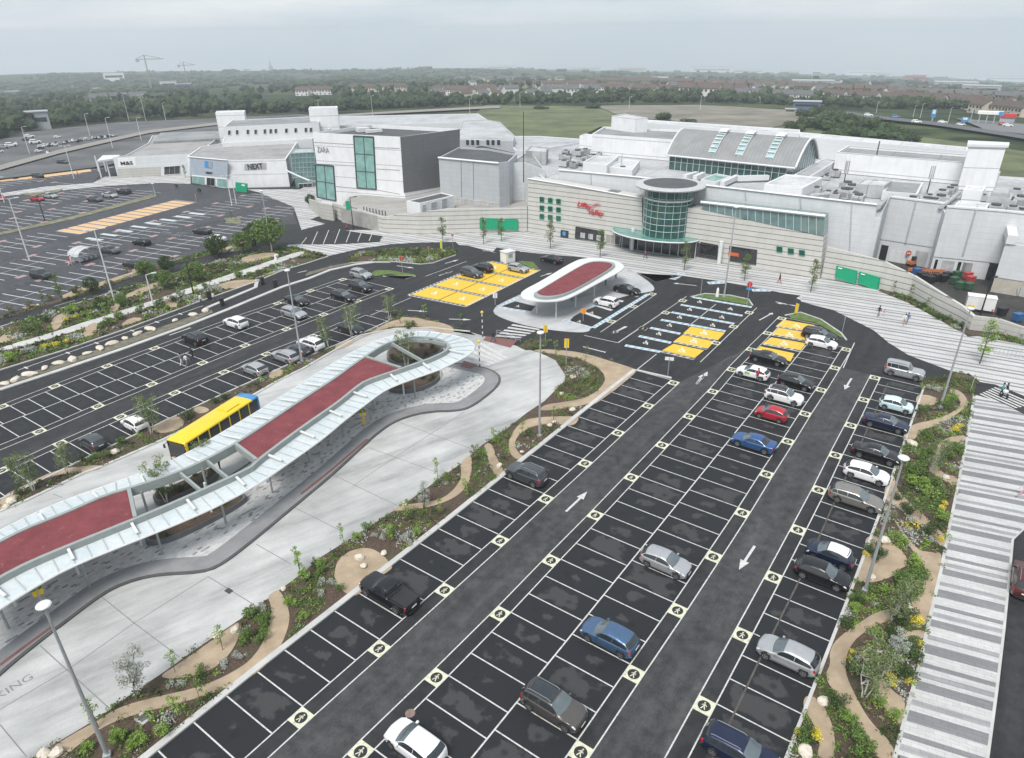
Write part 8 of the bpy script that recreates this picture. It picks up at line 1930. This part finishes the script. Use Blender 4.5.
def wood_clump(mb,p,h,w_):
 az=math.atan2(p.x,p.y);tx,ty=math.cos(az),-math.sin(az);mb.m=RNG.choice((0,1,2,2))
 for _ in range(4):d=RNG.uniform(-1,1)*w_;blob(mb,Vector((p.x+tx*d,p.y+ty*d,p.z+h*RNG.uniform(.2,.45))),w_*RNG.uniform(.35,.6),h*RNG.uniform(.35,.6))
def far_tree(mb,p,h,fine=False):
 mb.m=RNG.choice((0,0,1,2));n=6 if fine else 3
 for _ in range(n):
  a=RNG.random()*6.28;d=RNG.uniform(0,.28)*h;blob(mb,Vector((p.x+d*math.cos(a),p.y+d*math.sin(a),p.z+h*RNG.uniform(.32,.72))),h*RNG.uniform(.22,.36),h*RNG.uniform(.24,.34),fine)
BE=[(-60,150),(0,140),(30,132),(48,128),(120,120),(215,116),(340,111),(480,105),(600,103),(700,103),(800,106),(850,108),(900,109),(960,110),(1024,112),(1100,116)]
def belt(px):
 for(a,b),(c,d)in zip(BE,BE[1:]):
  if px<=c:return b+(d-b)*(px-a)/(c-a)
 return BE[-1][1]
def terr_px(px,py):return GTER(px,py)
mb1,mb2,mb3=MB(),MB(),MB()
for i in range(900):
 px=RNG.uniform(-30,1054);b=belt(px);left=px<260
 py=b-abs(RNG.gauss(0,7 if left else 2.6));p=terr_px(px,py);r=math.hypot(p.x,p.y)
 if r>1500:continue
 if not left and noise.noise((p.x*.02,p.y*.02,4))<-.28:continue
 far_tree(mb1,p,RNG.uniform(6,11)if left else RNG.uniform(4,7.5),r<620)
for i in range(2600):
 px=RNG.uniform(-30,1054);b=belt(px);top=66+12*((px-512)/512)**2;py=b-(b-top)*RNG.random()**.8;p=terr_px(px,py);r=math.hypot(p.x,p.y)
 if r>5200 or r<380:continue
 t=noise.noise((p.x*.004,p.y*.004,2))+.6*noise.noise((p.x*.013,p.y*.013,6))+(.22 if px<430 else-.08)
 if t<(-.06 if r>1000 else .02):continue
 h=RNG.uniform(5,9.5)*(1+min(.35,r/9000));(far_tree(mb2,p,h)if r<1000 else wood_clump(mb3,p,h*.95,h*RNG.uniform(1.0,2.2)))
tag(mb1.build('tree_belt',FT,smooth=False),'dark belt of mature trees along the edge of the fields','woodland',kind='stuff');tag(mb2.build('suburban_trees',FT),'scattered trees among the distant houses','woodland',kind='stuff');tag(mb3.build('distant_woods',FT),'hazy woods and hedges towards the horizon','woodland',kind='stuff')
RNG.seed(8)
def bush(px,py,h,w_,label,group=None,dense=True):
 p=terr_px(px,py);r=empty('large_bush',(p.x,p.y,p.z),0,label,'bush',group);m=MB();m.tube([(0,0,0),(0,0,h*.4)],.2,6);m.build('trunk',BARKD,r);m=MB()
 for _ in range(10):
  a=RNG.random()*6.28;d=RNG.uniform(0,w_*.5);m.m=RNG.choice((0,1,2));c=Vector((d*math.cos(a),d*math.sin(a),h*RNG.uniform(.3,.65)));rr=RNG.uniform(.16,.28)*w_
  blob(m,c,rr*.8,h*.26,True)
  for _ in range(60):v=rball();v=v.normalized()*RNG.uniform(.85,1.15);m.m=0 if RNG.random()<.35 else 1;leaf(m,c+Vector((v.x*rr,v.y*rr,v.z*h*.30)),.40)
 m.build('crown',[LF['dark'],FT[1],FT[0]],r)
MG='bushes on the overgrown mound behind the mall'
for px,py,h,w_ in[(793,132,5,9),(806,128,5,10),(820,125,6,11),(835,123,6,11),(850,126,6,11),(865,130,6,11),(880,135,6,11),(893,139,5,10),(905,143,4,9),(845,133,6,11),(825,131,6,11),(860,138,5,10),(878,142,5,10),(805,118,5,8),(818,116,5,8),(830,117,5,8),(783,136,3.5,7),(838,140,5,10)]:bush(px,py,h,w_,'dense dark bush on the overgrown mound behind the mall',MG)
bush(661,122,5,8,'round bush standing alone on the gravel behind the long white block');bush(690,124,2.4,7,'low bush on the gravel right of the round one');bush(596,109,3,10,'low dark scrub on the far edge of the rough field');bush(540,110,2.5,8,'small scrub at the far left of the rough field');bush(675,126,2,6,'lowest scrub patch beside the round bush')
HW=[plain('render_white',(.66,.65,.62),.8,var=.06),plain('render_cream',(.52,.47,.38),.8,var=.06),plain('house_brick',(.24,.17,.13),.85)];HR=[plain('roof_brown',(.095,.07,.06),.85),plain('roof_slate',(.10,.105,.11),.8)]
def house_meshes():
 out=[]
 L,D,H_,Rf=13,8.5,5.4,3.0
 m=MB();m.box(-L/2,L/2,-D/2,D/2,-1.5,H_)
 m.add([(-L/2,-D/2,H_),(-L/2,D/2,H_),(-L/2,0,H_+Rf-.15)],[(0,2,1)]);m.add([(L/2,-D/2,H_),(L/2,D/2,H_),(L/2,0,H_+Rf-.15)],[(0,1,2)]);w_=m.mesh('house_wall',HW[0])
 m=MB();e=.4
 for sy in(1,-1):m.add([(-L/2-e,sy*(D/2+e),H_-.15),(L/2+e,sy*(D/2+e),H_-.15),(L/2+e,0,H_+Rf),(-L/2-e,0,H_+Rf),(-L/2-e,sy*(D/2+e),H_-.35),(L/2+e,sy*(D/2+e),H_-.35),(L/2+e,0,H_+Rf-.2),(-L/2-e,0,H_+Rf-.2)],[(0,1,2,3)if sy<0 else(3,2,1,0),(4,5,6,7)if sy>0 else(7,6,5,4),(0,4,5,1),(1,5,6,2),(3,2,6,7),(0,3,7,4)])
 r_=m.mesh('house_roof',HR[0])
 m=MB();m.box(-.6,.6,-.4,.4,H_+Rf-.8,H_+Rf+1.1);c_=m.mesh('house_chimney',HW[2])
 m=MB();m.box(-.75,.75,-D/2-.06,-D/2+.02,0,1.3);wn=m.mesh('house_window',WING)
 m=MB();m.box(-.5,.5,-D/2-.06,-D/2+.02,0,2.1);dr=m.mesh('house_door',BINB)
 return w_,r_,c_,wn,dr
HM_=house_meshes()
def house(p,rz,wall,roof,label,group,s=1.):
 r=empty('house',(p.x,p.y,p.z),rz,label,'house',group);r.scale=(s,)*3
 link('wall',HM_[0],r,wall);rf=link('roof',HM_[1],r,roof);link('chimney',HM_[2],rf)
 for x in(-4.5,-1.7,1.7,4.5):link('window',HM_[3],r,None,(x,0,3.2))
 for x in(-4.5,4.5):link('window',HM_[3],r,None,(x,0,.8))
 link('door',HM_[4],r,None,(0,0,0))
for(x0,y0,x1,y1,n,wi,ri,s,lab)in[(595,92,628,92.5,6,0,0,1,'white rendered house in the terrace behind the gravel lot'),(640,94,668,95,4,1,0,1.1,'cream house with a brown roof right of the white terrace'),(686,95.5,735,97,5,0,0,1.35,'large white fronted house with a brown hipped roof'),(742,98,815,101.5,11,0,1,.95,'white house in the long slate roofed terrace'),(826,100,892,103.5,7,0,0,1,'white house in the row above the mound'),(900,105,978,110,8,0,0,1.1,'white gabled house among the trees above the far road'),(440,95,492,96.5,7,0,0,1.05,'white house in the row above the field edge'),(303,95.5,326,95,4,0,0,1.0,'white house glimpsed between woods left of centre'),(355,92,400,91,5,1,0,1,'cream house far off above the white cube'),(520,88,590,87.5,9,1,0,1,'cream house in the far central estate'),(600,84,690,85,10,2,0,1.1,'brick house in the far central estate'),(700,86,790,89,10,2,0,1.1,'brick house in the estate right of centre'),(800,91,900,95,10,2,0,1.1,'brick house in the far estate above the mound'),(905,97,1020,103,10,2,1,1.1,'brick house in the estate above the forecourt'),(460,82,560,81,8,1,1,1.2,'small pale house in the hazy estate'),(150,112,170,110,1,0,0,1.0,'white gabled house alone in the wood on the left'),(980,113,1020,117,4,1,0,1,'cream house behind the filling station'),(570,95,592,95,2,0,1,1.1,'white house left of the white terrace'),(100,104,140,102,3,1,1,1.1,'pale house above the wood on the left')]:
 a,b=terr_px(x0,y0),terr_px(x1,y1)
 for i in range(n):
  t=i/max(1,n-1);px,py=x0+(x1-x0)*t+RNG.uniform(-.6,.6),y0+(y1-y0)*t+RNG.uniform(-.35,.35);p=terr_px(px,py)
  house(p,math.atan2((b-a).y,(b-a).x)+RNG.uniform(-.1,.1),HW[wi],HR[ri],lab,'houses: '+lab.split(' in ')[0].split(' right')[0]if n>1 else None,s)
def far_house_mesh(wall,roof):
 bm=bmesh.new();me=bpy.data.meshes.new('far_house')
 for i,(src,mi)in enumerate(((HM_[0],0),(HM_[1],1),(HM_[2],2))):
  n0=len(bm.faces);bm.from_mesh(src);bm.faces.ensure_lookup_table()
  for f in bm.faces[n0:]:f.material_index=mi
 for mt in(wall,roof,HW[2]):me.materials.append(mt)
 bm.to_mesh(me);bm.free();return me
FHM=[far_house_mesh(HW[a],HR[b])for a,b in((0,0),(0,1),(0,1),(1,0),(2,1))]
RNG.seed(33);nfh=0
while nfh<165:
 px=RNG.uniform(410,1030);py=belt(px)-RNG.uniform(6,26);p=terr_px(px,py);k=noise.noise((p.x*.004,p.y*.004,12))
 if k<-.12 or math.hypot(p.x,p.y)>2600:continue
 o=bpy.data.objects.new('house',RNG.choice(FHM));COL.objects.link(o);o.location=p;o.rotation_euler=(0,0,RNG.choice((.35,.35,.5,1.9))+RNG.uniform(-.08,.08));s=RNG.uniform(.7,1.0);o.scale=(s*RNG.uniform(.8,1.3),s,s);nfh+=1
 tag(o,'distant house among trees in the estates beyond the field','house','distant houses in the estates beyond the field')
for i in range(34):
 px,py=T('N',(170+i*12.6+RNG.uniform(-3,3),352-i*1.9+RNG.uniform(-3,3)))[0]if i<24 else(RNG.uniform(0,60),RNG.uniform(138,158));p=terr_px(px,py)
 fcar(RNG.choice(('hatch','suv')),RNG.choice(('white','silver','white','dkgrey','navy')),(p.x,p.y),-math.atan2(p.x,p.y)+RNG.choice((0,1.57)),'tiny parked car in the rows on the far lot below the wood',p.z+.55,'tiny parked cars on the far lot below the wood').scale=(.62,)*3
SHW=plain('shed_white',(.78,.78,.76),.6,var=.05);SHG=plain('shed_grey',(.36,.38,.40),.7);SHR=plain('shed_red',(.40,.08,.06),.7);SHB=plain('shed_blue',(.10,.14,.22),.7)
def shed(px,py,wpx,hpx,wall,label,name='warehouse',roofm=None,depth=.5,win=True,cat='building'):
 p=terr_px(px,py);dist=(p-CAM).length;w_=wpx/F*dist;h=hpx/F*dist;az=math.atan2(p.x,p.y);r=empty(name,(p.x,p.y,p.z-2),-az,label,cat);m=MB();m.box(-w_/2,w_/2,0,w_*depth,0,h+2);m.build('walls',wall,r);m=MB();m.box(-w_/2-.5,w_/2+.5,-.5,w_*depth+.5,h+2,h+2+max(.4,h*.06));m.build('roof',roofm or SHG,r)
 if win:
  m=MB()
  m.box(-w_*.42,w_*.42,-.12,-.05,2+h*.45,2+h*.7);m.build('window_band',WING,r)
for a in[(115,81.5,15,6.5,SHW,'white block on the hazy hillside on the left'),(169,87,13,4,SHW,'pale office block beside the right crane'),(184,90,12,4.5,SHB,'dark blue block beside the pale office'),(38,130,19,13,SHG,'grey shed beyond the far lot on the left'),(15,94,12,2,SHW,'tiny white shed at the left edge'),(100,91,12,2,SHW,'tiny white shed under the hillside block'),(500,67.6,28,2.2,SHW,'long bright shed on the horizon left of centre'),(480,67.5,10,1.6,SHW,'small bright shed on the horizon left of centre'),(585,68.5,34,3,SHW,'bright sheds on the horizon at the centre'),(632,69,26,3,plain('shed_buff',(.55,.42,.32),.7),'buff shed on the horizon right of centre'),(712,69.5,36,4.5,SHW,'brightest white block on the horizon'),(748,70.5,28,3,SHW,'white shed right of the brightest block'),(721,67.5,6,5,SHW,'white tower on top of the brightest block'),(790,72,18,2.4,SHW,'small white shed on the right horizon'),(862,75,24,3.5,SHW,'white shed far right on the horizon'),(884,76,14,2.2,SHW,'small white shed beside the far right one'),(660,80,14,2.5,SHW,'white roofed shed in the middle distance'),(812,86,34,4,SHG,'long grey shed in the middle distance'),(815,83,6,8,plain('dome_green',(.30,.40,.36),.6),'pale green tower beside the long grey shed'),(918,82,10,5,SHR,'red building among the far houses'),(908,80,6,3.5,SHR,'small dull red building beside the red one'),(955,88,30,4,SHG,'long grey green hall on the right'),(980,93,26,5,SHG,'pale grey hall on the far right'),(1005,81,30,3,SHW,'pale sheds at the right edge'),(806,110,22,6.5,SHB,'dark blue grey shed behind the mound'),(790,113,8,3,plain('shed_sand',(.42,.36,.26),.8),'sandy wall beside the blue shed'),(523,101,9,4.5,SHW,'small white house gable at the field edge')]:shed(*a)
def crane(px,py,tip,j0,j1,label):
 p=terr_px(px,py);CM_=plain('crane_yellow',(.30,.29,.23),.6);h=HT((p.x,p.y),tip)-p.z if True else 40;dist=(p-CAM).length
 lo=10;hi=200
 for _ in range(40):
  md=(lo+hi)/2;q=Vector((p.x,p.y,p.z+md))-CAM;yy=379-F*q.dot(UP)/q.dot(FW)
  if yy>tip:lo=md
  else:hi=md
 h=lo;r=empty('tower_crane',(p.x,p.y,p.z),-math.atan2(p.x,p.y),label,'crane','tower cranes on the horizon');m=MB();m.box(-.8,.8,-.8,.8,0,h);m.build('tower',CM_,r);s=dist/F;m=MB();m.box(j0*s,j1*s,-.5,.5,h-6,h-5);m.build('jib',CM_,r);m=MB();m.tube([(j0*s*.9,0,h-4.5),(0,0,h),(j1*s*.8,0,h-4.5)],.35,4);m.build('tie',CM_,r);m=MB();m.box(j0*s,j0*s*.6,-1,1,h-9,h-5.5);m.build('counterweight',SHG,r)
crane(152,91,55,-7,14,'left tower crane rising above the wood');crane(188,86,62,-5,9,'right tower crane beyond the pale office block')
p=terr_px(271,71);s=(p-CAM).length/F;r=empty('church_spire',(p.x,p.y,p.z),0,'tiny pale spire on the left skyline','spire');m=MB();m.box(-1.5*s,1.5*s,-1.5*s,1.5*s,0,3.5*s);m.build('tower',SHG,r);m=MB();m.lathe((0,0,3.5*s),[(1.2*s,0),(.05,6*s)],8);m.build('spire',SHG,r)
def fuel():
 p=terr_px(988,125);d=(p-CAM).length/F;r=empty('filling_station',(p.x,p.y,p.z),-math.atan2(p.x,p.y),'white and blue filling station canopy beyond the far road','filling station');m=MB();m.box(-9*d,8*d,0,8*d,4.6,5.8);m.build('canopy',SHW,r);m=MB();m.box(5*d,8.2*d,-.3,0,4.3,6);m.build('blue_end',SIGNB,r)
 for x in(-7,-2,3,7):m=MB();m.box(x*d-.2,x*d+.2,.8*d,.8*d+.4,0,4.6);m.build('column',SHG,r)
 p=terr_px(1006,124);r=empty('filling_station',(p.x,p.y,p.z),-math.atan2(p.x,p.y),'red topped filling station shop right of the white canopy','filling station');m=MB();m.box(-5*d,5*d,0,5*d,0,3);m.build('walls',SHG,r);m=MB();m.box(-5.5*d,5.5*d,-.5,5*d,3,4.6);m.build('red_fascia',SIGNR,r)
 for px,py,w_,h,mt,lab in[(932,121,3.5,9,SIGNB,'tall blue and white totem sign beyond the far road'),(964,124,5,5,SIGNB,'low blue sign with a white disc at the forecourt')]:
  p=terr_px(px,py);r=empty('totem_sign',(p.x,p.y,p.z),-math.atan2(p.x,p.y),lab,'sign');m=MB();m.box(-w_/2*d,w_/2*d,0,.5,h*d*.3,h*d);m.build('panel',mt,r);m=MB();m.box(-w_*.3*d,w_*.3*d,-.1,-.02,h*d*.62,h*d*.95);m.build('white_face',SIGNW,r);m=MB();m.box(-.3,.3,.1,.4,0,h*d*.3);m.build('post',SHG,r)
fuel()
for i,(px,py,col)in enumerate([(916,124.5,'white'),(942,124.8,'white'),(895,119.5,'blue'),(960,127.5,'silver'),(1003,127,'red'),(1007,128,'white'),(868,117.5,'white'),(30,139,'white'),(12,148,'white'),(4,150,'silver'),(36,145,'white')]):
 p=terr_px(px,py);fcar('hatch' if i%2 else 'suv',col,(p.x,p.y),-math.atan2(p.x,p.y),['white vehicle first on the far road','white vehicle second on the far road','blue vehicle on the far road','silver vehicle at the forecourt entry','red vehicle by the filling station shop','white vehicle by the filling station shop','white vehicle far along the road behind the mound','white car in the left far lot by the grey shed','white car at the left edge of the far lot','silver car at the left edge of the far lot','white car below the grey shed'][i],p.z+.6,'vehicles beyond the centre')
mb=MB();mb.box(-7200,7200,-200,7200,-420,66)
hz=mb.build('haze',plain('unused',(.5,.5,.5)));hz.data.materials.clear();hm=bpy.data.materials.new('haze_air');hm.use_nodes=True;nt=hm.node_tree;nt.nodes.clear();o=N(nt,'ShaderNodeOutputMaterial');v=N(nt,'ShaderNodeVolumePrincipled')
v.inputs['Color'].default_value=(.88,.94,1,1);v.inputs['Density'].default_value=.00027;v.inputs['Anisotropy'].default_value=.2;nt.links.new(v.outputs[0],o.inputs['Volume']);hz.data.materials.append(hm)
tag(hz,kind='stuff')
hz['label']='pale grey haze over the distant land'
